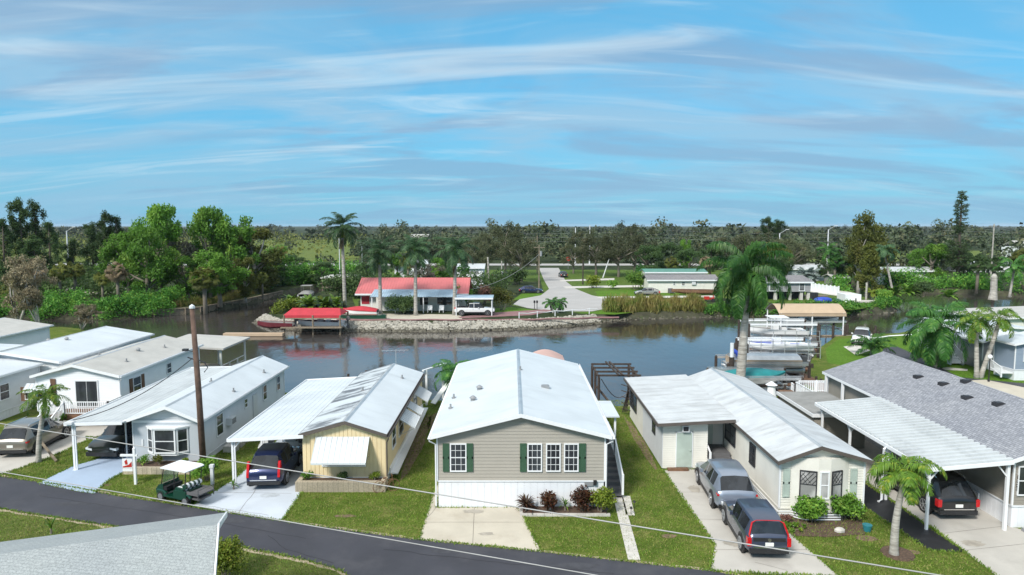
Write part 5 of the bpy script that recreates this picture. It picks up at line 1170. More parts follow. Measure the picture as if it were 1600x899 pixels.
f = MB(); f.tube([(18.6, 57.0, -2), (18.6, 57.0, 1.9)], .22, 10); f.tube([(18.6, 57.0, 1.9), (18.6, 57.0, 3.1)], .16, 10, mi=1); tag(f.build('mooring_pile', [M['woodd'], M['trim']]), 'thick dark mooring pile with a white cap left of the palm trunk', 'mooring pile')
# ruined dock frame behind H4/H5
rd_ = empty('ruined_boathouse', (8.3, 54.8, -1), 0, 'bare dark timber frame of a roofless boathouse at the canal edge', 'boathouse frame')
bx = [5.2, 9.2]; by = [49.8, 55.6]
fb = MB()
for y in (52.6, 54.0, 55.5, 57.0): fb.beam((6.7, y, 1.3), (10.1, y, 1.3), .13, .14)
for x in (6.8, 9.9): fb.beam((x, 52.5, 1.18), (x, 57.2, 1.18), .13, .14)
for x in (8.3, 8.6): fb.beam((x, 52.3, 1.42), (x - .3, 57.4, 1.42), .14, .1)
fb.beam((6.8, 54, .1), (7.6, 51.6, -.7), .13); fb.build('beam', M['woodd'], rd_)
for x in (6.8, 9.9):
    for y in (52.6, 54.8, 57.0): p = MB(); pile(p, x, y, 1.15, .11); p.build('piling', M['woodd'], rd_)
f = MB(); f.tube([(7.0 + 2.8 * i / 10, 52.7, 1.0 - 1.5 * math.sin(math.pi * i / 10)) for i in range(11)], .035, 5); f.build('hanging_rope', M['dark'], rd_)
f = MB()
for i in range(5): f.beam((7.6, 46.2 + i * .1, .4 + i * .4), (8.1, 45.2, .5 + i * .4), .05)
for i in range(4): f.beam((7.6 + i * .1, 46, .2), (7.9, 45.4 + i * .05, 2.1), .05)
tag(f.build('trellis', M['woodd']), 'dark leaning lattice at the back corner of the cream addition', 'trellis')
# pink canopy behind central house
cn = empty('boat_canopy', (2.9, 54.5, -1), 0, 'dusty pink arched boat canopy peeking above the beige house roof', 'canopy'); c = MB(); X0, X1, Yc, W2 = 1.3, 4.4, 56.5, 3.6
pr = [(X0 + (X1 - X0) * i / 10, 1.75 + .55 * math.sin(math.pi * i / 10)) for i in range(11)]
c.add([(x, y, z) for y in (51, 58.5) for x, z in pr] + [(x, y, z - .04) for y in (51, 58.5) for x, z in pr], [(i, i + 1, i + 12, i + 11) for i in range(10)] + [(i + 22, i + 33, i + 34, i + 23) for i in range(10)]); c.build('canvas', M['pinkc'], cn, smooth=True)
for x in (X0 + .05, X1 - .05):
    for y in (51.2, 58.3): p = MB(); p.tube([(x, y, -2), (x, y, 1.75)], .09, 8); p.build('post', M['woodd'], cn)
# dock behind the yellow carport, gazebo dock behind tan house
dock('grey-brown timber dock behind the flat white carport', -15.6, -12.4, 50.8, 55.5, -.1, 'wood')
for k, (x, y, z) in enumerate(((-13.4, 55.0, 1.6), (-11.6, 53.5, 2.2))): p = MB(); pile(p, x, y, z - .7, .1); tag(p.build('mooring_pile', M['woodd']), ('thin dark pile at the outer corner of the grey-brown dock', 'tall dark pile standing right of the grey-brown dock')[k], 'mooring pile')
gz = empty('boathouse', (-27, 60, -1), 0, 'open timber boathouse with pale flat roof behind the wooden pole', 'boathouse')
f = MB(); f.box(-29.9, -24.8, 57.4, 63.0, .0, .12); f.build('deck', M['wood'], gz)
gx0, gx1, gy0, gy1 = -29.8, -24.9, 57.6, 62.8
f = MB(); f.add([(gx0 - .4, gy0 - .4, 2.75), (gx1 + .4, gy0 - .4, 2.45), (gx1 + .4, gy1 + .4, 2.45), (gx0 - .4, gy1 + .4, 2.75), (gx0 - .4, gy0 - .4, 2.9), (gx1 + .4, gy0 - .4, 2.6), (gx1 + .4, gy1 + .4, 2.6), (gx0 - .4, gy1 + .4, 2.9)], [(0, 3, 2, 1), (4, 5, 6, 7), (0, 1, 5, 4), (1, 2, 6, 5), (2, 3, 7, 6), (3, 0, 4, 7)]); f.build('roof', M['rooftan'], gz)
for x in (gx0, (gx0 + gx1) / 2, gx1):
    for y in (gy0, gy1): p = MB(); p.tube([(x, y, -2), (x, y, 2.5)], .09, 6); p.build('post', M['cream'], gz)
rl = MB(); rail(rl, (gx0, gy0, .1), (gx1, gy0, .1), .9, 3, bal=False); rail(rl, (gx1, gy0, .1), (gx1, gy1, .1), .9, 3, bal=False); rl.beam((gx0, gy0, .55), (gx1, gy0, .55), .04); rl.beam((gx1, gy0, .55), (gx1, gy1, .55), .04); rl.build('railing', M['cream'], gz)
# davit behind yellow house
f = MB(); f.beam((-6.2, 48.6, 0), (-6.2, 48.6, 2.6), .14); f.beam((-5.2, 50.5, 0), (-5.2, 50.5, 2.6), .14); f.beam((-6.4, 48.3, 2.6), (-5.0, 50.9, 2.6), .16, .1); f.beam((-5.7, 48.3, .2), (-4.6, 49.4, 1.6), .5, .06)
tag(f.build('boat_hoist', M['trim']), 'white hoist frame at the canal end of the yellow house', 'hoist')
# red-canopy boathouse at the island tip
bh = empty('boathouse', (-30, 91, -1), 0, 'red-canopied boathouse at the tip of the far peninsula', 'boathouse')
RX0, RX1, RY = -29.6, -21.8, 89.0
c = MB(); yy0, yy1 = 87.0, 91.2
c.add([(RX0 + .2, yy0, 1.5), (RX1 - .2, yy0, 1.5), (RX1 - .8, (yy0 + yy1) / 2, 2.2), (RX0 + .8, (yy0 + yy1) / 2, 2.2), (RX0 + .2, yy1, 1.5), (RX1 - .2, yy1, 1.5), (RX0 + .2, yy0, 1.05), (RX1 - .2, yy0, 1.05)], [(0, 1, 2, 3), (3, 2, 5, 4), (6, 7, 1, 0), (4, 0, 3), (1, 5, 2)]); c.build('canopy', M['redc'], bh)
for x in (RX0 + .3, -25.6, RX1 - .3):
    for y in (yy0, yy1): p = MB(); pile(p, x, y, 1.5, .12); p.build('piling', M['wood'], bh)
f = MB(); f.box(RX0, RX1, 86.3, 87.2, -.1, .02); f.beam((RX0, 87.0, 1.1), (RX1, 87.0, 1.1), .12); f.build('walkway', M['wood'], bh)
boat('motor_boat', 'maroon-sided boat hanging left of the red canopy', 4.6, 2.0, (-30.6, 87.6), -.3, R(95), hull='maroon', console=False)
boat('motor_boat', 'white boat on a lift beneath the red canopy', 6.2, 2.2, (-25.0, 89), -.35, R(92), inner='grayc')
f = MB(); f.box(-36.5, -29, 85.3, 86.2, -.95, -.6); tag(f.build('floating_dock', M['tanc']), 'cream floating dock lying on the water before the red boathouse', 'floating dock')
boat('motor_boat', 'red-covered runabout parked on the paving beside the far royal palm', 5.0, 2.0, (-21.8, 97.5), .1, R(90), cover='redc', motor=False)
boat('motor_boat', 'grey-covered boat moored behind the banana plants', 6.0, 2.3, (-38.3, 127), -.4, R(5), cover='grayc', motor=False, top='grayc')
boat('rowing_boat', 'long brown wooden boat beside the white mobile home', 9.5, 1.8, AT(1087, 127), .2, R(92), hull='woodb', inner='dark', console=False, motor=False)
f = MB(); f.box(-24, -17.5, 94.0, 94.8, 0, .6); tag(f.build('dock_box', M['cp_green']), 'long low dark green box before the red-covered runabout', 'box')
# ================================================================ PLANTS
def leaf_mesh(name, centers, radii, n, size, seed, mat, squash=1.0, aspect=.55, shell=.55, bias=.3, vert=False):
    """n leaf quads scattered through clumps; returns a mesh"""
    r = np.random.default_rng(seed); K = len(centers); C = np.array(centers, float); Rr = np.array(radii, float)
    if Rr.ndim == 1: Rr = np.stack([Rr, Rr, Rr * squash], 1)
    wgt = (Rr[:, 0] * Rr[:, 1] * Rr[:, 2]) ** .667; wgt /= wgt.sum(); idx = r.choice(K, n, p=wgt)
    d = r.normal(size=(n, 3)); d /= np.linalg.norm(d, axis=1)[:, None]
    rad = 1 - shell * r.random(n) ** 1.6; rad *= (.82 + .36 * r.random(n))
    P = C[idx] + d * rad[:, None] * Rr[idx]
    nm = d * bias + r.normal(size=(n, 3)) * .6; nm[:, 2] += .35; nm /= np.linalg.norm(nm, axis=1)[:, None]
    t = np.cross(nm, r.normal(size=(n, 3))); t /= np.linalg.norm(t, axis=1)[:, None] + 1e-9; b = np.cross(nm, t)
    if vert: t = r.normal(size=(n, 3)) * .22 + [0, 0, 1]; t /= np.linalg.norm(t, axis=1)[:, None]; b = np.cross(t, r.normal(size=(n, 3))); b /= np.linalg.norm(b, axis=1)[:, None]
    s = size * (.6 + .8 * r.random(n))[:, None]
    V = np.stack([P - t * s, P + b * s * aspect - nm * s * .15, P + t * s, P - b * s * aspect - nm * s * .15], 1).reshape(-1, 3)
    return raw_mesh(name, V, mat)
def raw_mesh(name, V, mat):
    n = len(V) // 4; me = bpy.data.meshes.new(name); me.vertices.add(len(V)); me.vertices.foreach_set('co', V.astype(np.float32).ravel())
    me.loops.add(n * 4); me.loops.foreach_set('vertex_index', np.arange(n * 4, dtype=np.int32)); me.polygons.add(n)
    me.polygons.foreach_set('loop_start', np.arange(0, n * 4, 4, dtype=np.int32)); me.polygons.foreach_set('loop_total', np.full(n, 4, np.int32))
    me.materials.append(mat); me.update(); me.validate(); return me
def mesh_obj(name, me, parent): o = bpy.data.objects.new(name, me); COL.objects.link(o); o.parent = parent; return o
MASTER = {}
def make_tree(kind, seed):
    """unit tree of height 1 for each kind; kept as mesh data"""
    key = (kind, seed)
    if key in MASTER: return MASTER[key]
    r = random.Random(seed * 31 + hash(kind) % 1 + len(kind)); tk = MB(); out = {}
    def limb(a, b, r0, r1, bend=.08):
        a, b = Vector(a), Vector(b); m = a.lerp(b, .5) + Vector((r.uniform(-1, 1), r.uniform(-1, 1), r.uniform(0, 1))) * bend * (b - a).length
        tk.tube([a, a.lerp(m, .5) + (m - a.lerp(b, .5)) * .2, m, b], [r0, r0 * .8, (r0 + r1) / 2, r1], 7)
    if kind in ('oak', 'broad', 'dark', 'olive', 'gray'):
        C, Rr = [], []; K = {'oak': 34, 'broad': 30, 'dark': 30, 'olive': 30, 'gray': 26}[kind]; wd = {'oak': .62, 'broad': .42, 'dark': .48, 'olive': .34, 'gray': .45}[kind]; lo = {'oak': .35, 'broad': .22, 'dark': .2, 'olive': .15, 'gray': .3}[kind]
        tk.tube([(0, 0, -.05), (.01, 0, .1), (.0, .02, .3), (.02, .0, .55)], [.045, .032, .026, .015], 8)
        for i in range(K):
            u = r.random(); a = r.uniform(0, 2 * math.pi); z = lo + (0.93 - lo) * u; mxr = wd * math.sqrt(max(.05, 1 - ((z - (lo + .25)) / (.95 - lo - .15)) ** 2)) if z > lo + .25 else wd * (.6 + .4 * (z - lo) / .25)
            rr_ = mxr * math.sqrt(r.random()) * .9; c = (rr_ * math.cos(a), rr_ * math.sin(a), z); C.append(c); Rr.append(r.uniform(.07, .15))
            if i % 3 == 0: limb((0, 0, min(.45, z * .6)), c, .016, .004)
        n = 7500 if kind != 'gray' else 3800
        out['crown'] = leaf_mesh('crown', C, Rr, n, .019 if kind != 'oak' else .016, seed, M['l_' + kind], squash=.75, shell=.8)
    elif kind == 'tan':
        C, Rr = [], []
        for s in range(5):
            a = r.uniform(0, 6.28); b = (math.cos(a) * r.uniform(.1, .35), math.sin(a) * r.uniform(.1, .35), r.uniform(.5, .85)); limb((0, 0, 0), b, .022, .006, .15)
            for k in range(6): e = (b[0] + r.uniform(-.2, .2), b[1] + r.uniform(-.2, .2), b[2] + r.uniform(-.25, .12)); limb(b, e, .007, .002); C.append(e); Rr.append(r.uniform(.07, .14))
        out['crown'] = leaf_mesh('crown', C, Rr, 6500, .017, seed, M['l_tan'], squash=.7, shell=.9)
    elif kind == 'casuarina':
        C, Rr = [], []; tk.tube([(0, 0, -.03), (.01, 0, .4), (0, .01, .97)], [.022, .014, .003], 7)
        for i in range(46):
            z = .12 + .86 * (i / 46); w_ = .17 * (1 - z) ** .6 + .035; a = r.uniform(0, 6.28); d = w_ * r.uniform(.2, 1.1)
            if r.random() < .18: continue
            c = (d * math.cos(a), d * math.sin(a), z + d * .3); C.append(c); Rr.append((r.uniform(.03, .06), r.uniform(.03, .06), r.uniform(.04, .08))); limb((0, 0, z), c, .005, .002)
        out['crown'] = leaf_mesh('crown', C, Rr, 6500, .016, seed, M['l_dark'], aspect=.25, shell=.9)
    elif kind == 'norfolk':
        C, Rr = [], []; tk.tube([(0, 0, -.03), (0, 0, .5), (0.004, 0, .98)], [.018, .012, .003], 7)
        for i in range(54):
            z = .2 + .78 * i / 54; gap = .46 < z < .56
            if gap and r.random() < .7: continue
            w_ = (.13 if z < .5 else .065 if z < .93 else .04) * r.uniform(.6, 1.1)
            for k in range(5):
                a = r.uniform(0, 6.28); c = (w_ * math.cos(a), w_ * math.sin(a), z + .01); limb((0, 0, z), c, .003, .001); C.append((c[0] * .75, c[1] * .75, c[2])); Rr.append((w_ * .42, w_ * .42, .012))
        out['crown'] = leaf_mesh('crown', C, Rr, 9000, .0075, seed, M['l_dark'], aspect=.35, shell=.95)
    elif kind == 'cone':
        C, Rr = [], []; tk.tube([(0, 0, -.03), (0, 0, .95)], [.03, .004], 7)
        for i in range(60): z = .12 + .84 * r.random(); w_ = .26 * (1.02 - z) ** .75 + .02; a = r.uniform(0, 6.28); d = w_ * r.uniform(.3, .95); C.append((d * math.cos(a), d * math.sin(a), z)); Rr.append(r.uniform(.04, .08))
        out['crown'] = leaf_mesh('crown', C, Rr, 8500, .016, seed, M['l_olive'], shell=.9)
    elif kind == 'dead':
        tk.tube([(0, 0, -.03), (.02, 0, .35), (.0, .02, .6)], [.03, .022, .014], 7)
        for i in range(9):
            a = r.uniform(0, 6.28); l = r.uniform(.12, .3); e = Vector((l * math.cos(a), l * math.sin(a), r.uniform(.6, 1))); limb((0, .0, r.uniform(.3, .58)), e, .012, .004)
            for k in range(5): limb(e * .8, e + Vector((r.uniform(-.12, .12), r.uniform(-.12, .12), r.uniform(0, .1))), .005, .0015)
        out['crown'] = leaf_mesh('crown', [(r.uniform(-.25, .25), r.uniform(-.25, .25), r.uniform(.55, .95)) for _ in range(9)], [.05] * 9, 500, .014, seed, M['l_gray'])
    elif kind == 'sabal':
        pts = [(0, 0, -.03), (.01, 0, .35), (.015, 0, .75)]; tk.tube(pts, [.035, .03, .032], 9)
        V = []; rr = np.random.default_rng(seed)
        for i in range(58):   # fan fronds
            a = i * 2.4 + rr.uniform(-.3, .3); el = math.asin(rr.uniform(-.98, .98)); ln = rr.uniform(.09, .16); d = np.array([math.cos(a) * math.cos(el), math.sin(a) * math.cos(el), math.sin(el)])
            c = np.array([.015, 0, .78]); h = c + d * ln; side = np.cross(d, [0, 0, 1.]); side /= np.linalg.norm(side) + 1e-9; upv = np.cross(side, d)
            V += [c - side * .002, c + side * .002, h + side * .002, h - side * .002]
            ro = rr.uniform(-.9, .9); side = side * math.cos(ro) + upv * math.sin(ro); upv = np.cross(side, d)
            for k in range(13):
                f = (k / 12 - .5) * 2.6; dd = d * math.cos(f) + side * math.sin(f); tip = h + dd * rr.uniform(.07, .10) + np.array([0, 0, -.04 - .03 * abs(f)]); w_ = np.cross(dd, upv) * .0085
                V += [h, h + dd * .06 + w_, tip, h + dd * .06 - w_]
        out['crown'] = raw_mesh('crown', np.array(V), M['l_palm'])
    me = bpy.data.meshes.new('trunk'); me.from_pydata([tuple(v) for v in tk.v], [], tk.f)
    me.materials.append(M['trunkw'] if kind in ('tan', 'dead', 'olive') else M['trunkd'] if kind in ('casuarina', 'norfolk', 'dark') else M['trunk']); me.polygons.foreach_set('use_smooth', [True] * len(tk.f)); me.update()
    out['trunk'] = me; MASTER[key] = out; return out
TREEN = {'oak': 'oak_tree', 'broad': 'broadleaf_tree', 'dark': 'broadleaf_tree', 'olive': 'broadleaf_tree', 'gray': 'bare_tree', 'tan': 'paperbark_tree', 'casuarina': 'casuarina_tree', 'norfolk': 'norfolk_pine', 'cone': 'cypress_tree', 'dead': 'dead_tree', 'sabal': 'cabbage_palm'}
RT = random.Random(77)
def tree(kind, px, Y, top_py, label, w_=1.0, seed=None, mats=None, group=None, base=0, cat='tree', xy=None, h=None):
    seed = seed if seed is not None else RT.randint(1, 3); mm = make_tree(kind, seed)
    x, y = xy or AT(px, Y); h = h or (ZT(top_py, y) - base); root = empty(TREEN[kind], (x, y, base), RT.uniform(0, 6.28), label, cat, group); root.scale = (h * w_, h * w_, h)
    for k, me in mm.items():
        o = mesh_obj(k, me, root)
        if mats and k == 'crown': o.material_slots[0].link = 'OBJECT'; o.material_slots[0].material = M[mats]
    return root
# ---- pinnate palms
def frond_mesh(V, TV, c, az, el, ln, droop, nl, ll, lw, rng, hang=.5, plum=.4, roll=0):
    """adds leaflet quads to V and rachis points to TV"""
    d = np.array([math.cos(az), math.sin(az), 0]); pts = []; p = np.array(c, float); e = el; n = 14
    for i in range(n + 1): pts.append(p.copy()); st = ln / n; p = p + (d * math.cos(e) + np.array([0, 0, math.sin(e)])) * st; e -= droop / n * (0.5 + i / n)
    TV.append([tuple(q) for q in pts]); side = np.array([-d[1], d[0], 0])
    for k in range(nl):
        t = .14 + .86 * (k + .5) / nl; f = t * n; i = min(int(f), n - 1); q = pts[i] + (pts[i + 1] - pts[i]) * (f - i); tang = pts[i + 1] - pts[i]; tang /= np.linalg.norm(tang); upv = np.cross(side, tang)
        L_ = ll * (math.sin(math.pi * min(1, .15 + t * .88)) ** .5) * rng.uniform(.85, 1.1)
        for s in (-1, 1):
            a = rng.uniform(-plum, plum) + .15; dd = side * s * math.cos(a) + upv * math.sin(a) + tang * (.45 + .5 * t); dd /= np.linalg.norm(dd); g = np.array([0, 0, -1.0])
            m = q + dd * L_ * .5; dd2 = dd * (1 - hang) + g * hang; dd2 /= np.linalg.norm(dd2); tip = m + dd2 * L_ * .55; w_ = np.cross(dd, upv + rng.normal(size=3) * .3); w_ /= np.linalg.norm(w_) + 1e-9; w_ *= lw
            V += [q - w_ * .4, q + w_ * .4, m + w_, m - w_]; V += [m - w_, m + w_, tip + w_ * .1, tip - w_ * .1]
def palm(name, label, xy, zb, H_, r0, r1, fr_len, n_fr, mat='l_palm', crownshaft=.0, lean=(0, 0), droop=1.6, hang=.5, nl=34, ll=.6, lw=.022, seed=1, elmin=-.5, elmax=1.35, trunkmat='trunkw', spear=0, bulge=0, dry=0, curve=0, cat='palm tree', group=None):
    rng = np.random.default_rng(seed); root = empty(name, (xy[0], xy[1], zb), 0, label, cat, group); t = MB(); N_ = 9; pts = []; rad = []
    for i in range(N_ + 1): s = i / N_; pts.append((lean[0] * s + curve * math.sin(math.pi * s), lean[1] * s, -.1 + (H_ + .1) * s)); rad.append((r0 + (r1 - r0) * s) * (1 + bulge * math.exp(-((s - .35) / .3) ** 2)) * (1.35 if i == 0 else 1))
    t.tube(pts, rad, 14); t.build('trunk', M[trunkmat], root, smooth=True, local=True); top = np.array(pts[-1])
    if crownshaft:
        c = MB(); c.tube([tuple(top), tuple(top + [0, 0, crownshaft * .3]), tuple(top + [0, 0, crownshaft])], [r1 * 1.0, r1 * 1.08, r1 * .45], 12); c.build('crownshaft', M['l_palml'], root, smooth=True, local=True)
    c0 = top + np.array([0, 0, crownshaft * .95]); V = []; TV = []
    for i in range(n_fr):
        u = (i + .5) / n_fr; el = elmax - (elmax - elmin) * u; az = i * 2.39996 + rng.uniform(-.25, .25)
        frond_mesh(V, TV, c0, az, el + rng.uniform(-.1, .1), fr_len * rng.uniform(.85, 1.08) * (1 if u > .15 else .85), droop * rng.uniform(.8, 1.2), nl, ll, lw, rng, hang=hang)
    me = raw_mesh('fronds', np.array(V), M[mat]); fo = mesh_obj('fronds', me, root); rc = MB()
    for q in TV: rc.tube(q[::2] + [q[-1]] if len(q) % 2 == 0 else q[::2], [fr_len * .009 * (1 - k / 9) + .004 for k in range(len(q[::2]) + (1 if len(q) % 2 == 0 else 0))], 4)
    rc.build('frond_stems', M[mat] if mat != 'l_palmd' else M['l_palm'], fo, local=True)
    if spear: s = MB(); s.tube([tuple(c0), tuple(c0 + [-.25 * spear / 2, 0, spear])], [.05, .008], 6); s.build('spear_leaf', M['l_palml'], root, local=True)
    if dry:
        V = []; TV = []
        for i in range(dry): frond_mesh(V, TV, top + np.array([0, 0, .05]), rng.uniform(0, 6.28), -1.1, fr_len * .45, .5, 14, ll * .7, lw, rng, hang=.8)
        mesh_obj('dry_fronds', raw_mesh('dry_fronds', np.array(V), M['l_dry']), root)
    return root
def bush(name, label, xy, w_, h, mat, n=900, leaf=.06, seed=1, K=9, zb=0, cat='shrub', sh=.9, squash=.85, dxy=1.0, group=None, stem=True):
    r = random.Random(seed); C, Rr = [], []
    for i in range(K): a = r.uniform(0, 6.28); d = math.sqrt(r.random()) * w_ * .33; C.append((d * math.cos(a), d * math.sin(a) * dxy, r.uniform(.35, .68) * h)); Rr.append(min(w_, h) * r.uniform(.22, .36))
    root = empty(name, (xy[0], xy[1], zb), 0, label, cat, group); mesh_obj('foliage', leaf_mesh('foliage', C, Rr, n, leaf, seed, M[mat], squash=squash, shell=sh), root)
    s = MB(); 
    for c in C[:6]: s.tube([(c[0] * .2, c[1] * .2, -.03), (c[0] * .6, c[1] * .6, c[2] * .5), c], [.02 + .012 * h, .015, .006], 5)
    s.build('stems', M['trunk'], root, local=True); return root
def rosette(name, label, xy, h, w_, mat, n=26, lw=.05, seed=1, zb=0, stem=.2, cat='plant', group=None, segs=4):
    rng = np.random.default_rng(seed); V = []
    for i in range(n):
        az = rng.uniform(0, 6.28); el = rng.uniform(.25, 1.45); ln = h * rng.uniform(.7, 1.1); d = np.array([math.cos(az), math.sin(az), 0]); side = np.array([-d[1], d[0], 0]); p = np.array([0, 0, stem]); e = el
        for k in range(segs):
            q = p + (d * math.cos(e) * w_ + np.array([0, 0, math.sin(e)])) * ln / segs; a = lw * math.sin(math.pi * (k + .35) / (segs + .5)); b = lw * math.sin(math.pi * (k + 1.35) / (segs + .5)) if k < segs - 1 else .003
            V += [p - side * a, p + side * a, q + side * b, q - side * b]; p = q; e -= .35
    root = empty(name, (xy[0], xy[1], zb), 0, label, cat, group); mesh_obj('foliage', raw_mesh('foliage', np.array(V), M[mat]), root)
    s = MB(); s.tube([(0, 0, -.03), (0, 0, stem + .05)], [.05, .03], 6); s.build('stem', M['trunk'], root, local=True); return root

# ---- large palms
YP = 51.0; pxy = AT(1158, YP)
palm('royal_palm', 'tallest near royal palm, pale trunk rising behind the cream house', pxy, 0, ZT(455, YP) - .3, .30, .24, 4.6, 25, 'l_palm', crownshaft=ZT(428, YP) - ZT(468, YP), lean=(.35, 0), droop=2.3, hang=.75, nl=84, ll=1.05, lw=.034, seed=3, elmin=-.75, elmax=1.5, spear=2.6, bulge=.25, dry=4)
YQ = 62.0; palm('royal_palm', 'dense dark bushy palm above the big shingle roof, right', AT(1466, YQ), 0, ZT(505, YQ), .34, .28, 4.6, 27, 'l_palm', droop=1.8, hang=.45, nl=64, ll=1.05, lw=.042, seed=8, elmin=-1.2, elmax=1.3, dry=8)
for k, (px, tp, l, ln) in enumerate(((540, 404, 'royal palm left of the red roof, tallest of the island row', (-.2, 0)), (595, 424, 'royal palm in front of the left part of the red roof', (0, 0)), (650, 420, 'royal palm before the middle of the red and blue roofs', (0, 0)), (710, 420, 'royal palm beside the white pickup truck', (.2, 0)))):
    Yk = (104, 99, 98, 98.5)[k]; hh = ZT(tp - 10 if k else 372, Yk)
    palm('royal_palm', l, AT(px, Yk), 0, hh, .27, .21, 4.0, 22, 'l_palmd', crownshaft=1.9, lean=ln, droop=1.6, hang=.4, nl=40, ll=.95, lw=.05, seed=20 + k, elmin=-.8, elmax=1.4, bulge=.1, dry=3 if k in (0, 3) else 0, group='royal palms along the island sea wall')
# small near palms
palm('palm_tree', 'small yellow-green palm with pale trunk beside the champagne SUV', G(60, 722), 0, 3.1, .14, .11, 1.65, 13, 'l_palml', crownshaft=.6, lean=(.55, 0), droop=2.2, hang=.45, nl=30, ll=.42, lw=.022, seed=5, elmin=-.3, elmax=1.2, curve=-.12)
palm('palm_tree', 'stout young palm with bright green crown in a round mulch ring', G(1397, 868), 0, 2.95, .17, .10, 1.75, 18, 'l_palml', crownshaft=.55, lean=(.22, 0), droop=2.5, hang=.5, nl=34, ll=.5, lw=.026, seed=6, elmin=-.2, elmax=1.1, curve=-.1)
palm('palm_tree', 'left of the twin palms leaning apart by the white stair', AT(1531, 57.5), 0, 4.4, .2, .15, 2.3, 13, 'l_palml', crownshaft=.6, lean=(-.3, 0), droop=2.3, nl=26, ll=.6, lw=.04, seed=7)
palm('palm_tree', 'right of the twin palms, leaning right with yellowing fronds', AT(1536, 57.5), 0, 4.6, .2, .15, 2.3, 12, 'l_palml', crownshaft=.6, lean=(1.3, 0), droop=2.4, nl=26, ll=.6, lw=.04, seed=9)
palm('palm_tree', 'bushy green palm top just above the beige house roof, left side', (-4.3, 49.6), 0, 2.1, .2, .15, 2.2, 16, 'l_palm', droop=2.2, nl=28, ll=.6, lw=.035, seed=11, elmin=-.1)
palm('palm_tree', 'low green palm beside the dark lane, above the shingle roof', AT(1365, 68), 0, .8, .25, .2, 2.6, 18, 'l_palm', droop=1.5, nl=26, ll=.6, lw=.045, seed=12, elmin=.0)
palm('palm_tree', 'left stem of the small double palm at the cul-de-sac edge', AT(864, 101), 0, 1.5, .14, .1, 1.7, 12, 'l_palm', lean=(-.3, 0), droop=2.0, nl=22, ll=.5, lw=.05, seed=13)
palm('palm_tree', 'right stem of the small double palm at the cul-de-sac edge', AT(871, 101), 0, 1.6, .14, .1, 1.7, 12, 'l_palm', lean=(.3, 0), droop=2.0, nl=22, ll=.5, lw=.05, seed=14)
palm('coconut_palm', 'coconut palm at the right edge above the far bank', AT(1574, 124), 0, 5.6, .22, .16, 4.0, 16, 'l_palm', lean=(.6, 0), droop=1.7, nl=26, ll=.9, lw=.08, seed=15, elmin=-.4)
palm('coconut_palm', 'leaning palm with drooping crown before the long white trailer', AT(1393, 130), 0, ZT(392, 130), .22, .16, 3.6, 14, 'l_palmd', lean=(-2.2, 0), droop=2.4, nl=26, ll=.9, lw=.09, seed=16, elmin=-.6)
palm('palm_tree', 'young yellow-leaved palm at the tip of the right bank', AT(1363, 117), 0, 1.2, .14, .1, 2.0, 9, 'l_yel', droop=1.5, nl=22, ll=.6, lw=.09, seed=17, elmin=.2)
palm('palm_tree', 'silvery fan palm behind the grey stilt house', AT(1258, 140), 0, 2.6, .25, .2, 3.0, 22, 'l_silver', droop=1.2, nl=20, ll=.9, lw=.13, seed=18, elmin=-.2, hang=.3)
palm('palm_tree', 'green palm with arching fronds behind the stilt house roof', AT(1290, 165), 0, 7.0, .25, .2, 4.0, 14, 'l_palm', droop=2.0, nl=22, ll=.9, lw=.1, seed=19)
# mulch ring
f = MB(); c = G(1397, 868); f.tube([(c[0] + .2, c[1] + .1, 0), (c[0] + .2, c[1] + .1, .07)], [.62, .58], 24); tag(f.build('mulch_ring', M['mulch']), 'round mulch bed at the foot of the stout young palm', 'flower bed')

# ---- foundation plants of the beige house
yb = 30.1
rosette('cordyline', 'reddish spiky plant first from the left in the beige house bed', (xw(822, 790, yb), yb), .75, .9, 'l_croton', n=60, lw=.045, seed=2)
bush('croton_shrub', 'round dark red-green shrub second in the beige house bed', (xw(860, 790, yb), yb), .95, 1.05, 'l_croton', n=1100, leaf=.06, seed=3)
rosette('small_plant', 'thin pale green plant between the two dark shrubs', (xw(883, 790, yb), yb), .6, .6, 'l_palml', n=22, lw=.03, seed=4)
bush('croton_shrub', 'dark bronze shrub touching the bright yellow-green one', (xw(910, 785, yb), yb), 1.1, 1.25, 'l_croton', n=1400, leaf=.06, seed=5)
bush('variegated_shrub', 'bright yellow-green shrub at the right end of the beige house bed', (xw(938, 785, yb), yb - .1), 1.25, 1.35, 'l_yel', n=1700, leaf=.065, seed=6)
# cream house bushes
bush('round_shrub', 'left of the two big green bushes before the bay window', AT(1283, 29.0), 1.75, 1.35, 'l_broad', n=3200, leaf=.07, seed=7, K=12)
bush('round_shrub', 'right of the two big green bushes, by the blue pot', AT(1331, 29.2), 1.7, 1.4, 'l_broad', n=3200, leaf=.07, seed=8, K=12)
f = MB(); cc = G(1355, 830); f.tube([(cc[0], cc[1], 0), (cc[0], cc[1], .28)], [.14, .2], 14); tag(f.build('plant_pot', M['teal']), 'small teal glazed pot beside the right green bush', 'pot')
sheet('planting_bed', [G(1213, 822), G(1222, 808), G(1345, 806), G(1352, 836), G(1290, 840), G(1240, 838)], M['mulch'], .02)
bush('flowering_plant', 'low plant with yellow and red leaves at the corner of the cream house', AT(1240, 28.9), .9, .4, 'l_red', n=500, leaf=.05, seed=9)
bush('ground_cover', 'low spreading green plants between mulch and driveway, cream house', AT(1250, 28.3), 1.5, .3, 'l_palml', n=900, leaf=.06, seed=10, K=12)
f = MB(); f.ball((G(1312, 832)[0], G(1312, 832)[1], .08), .2, 8, 5, (1.2, .8, .7)); tag(f.build('garden_stone', M['paver']), 'pale stone lying between the two big green bushes', 'stone')
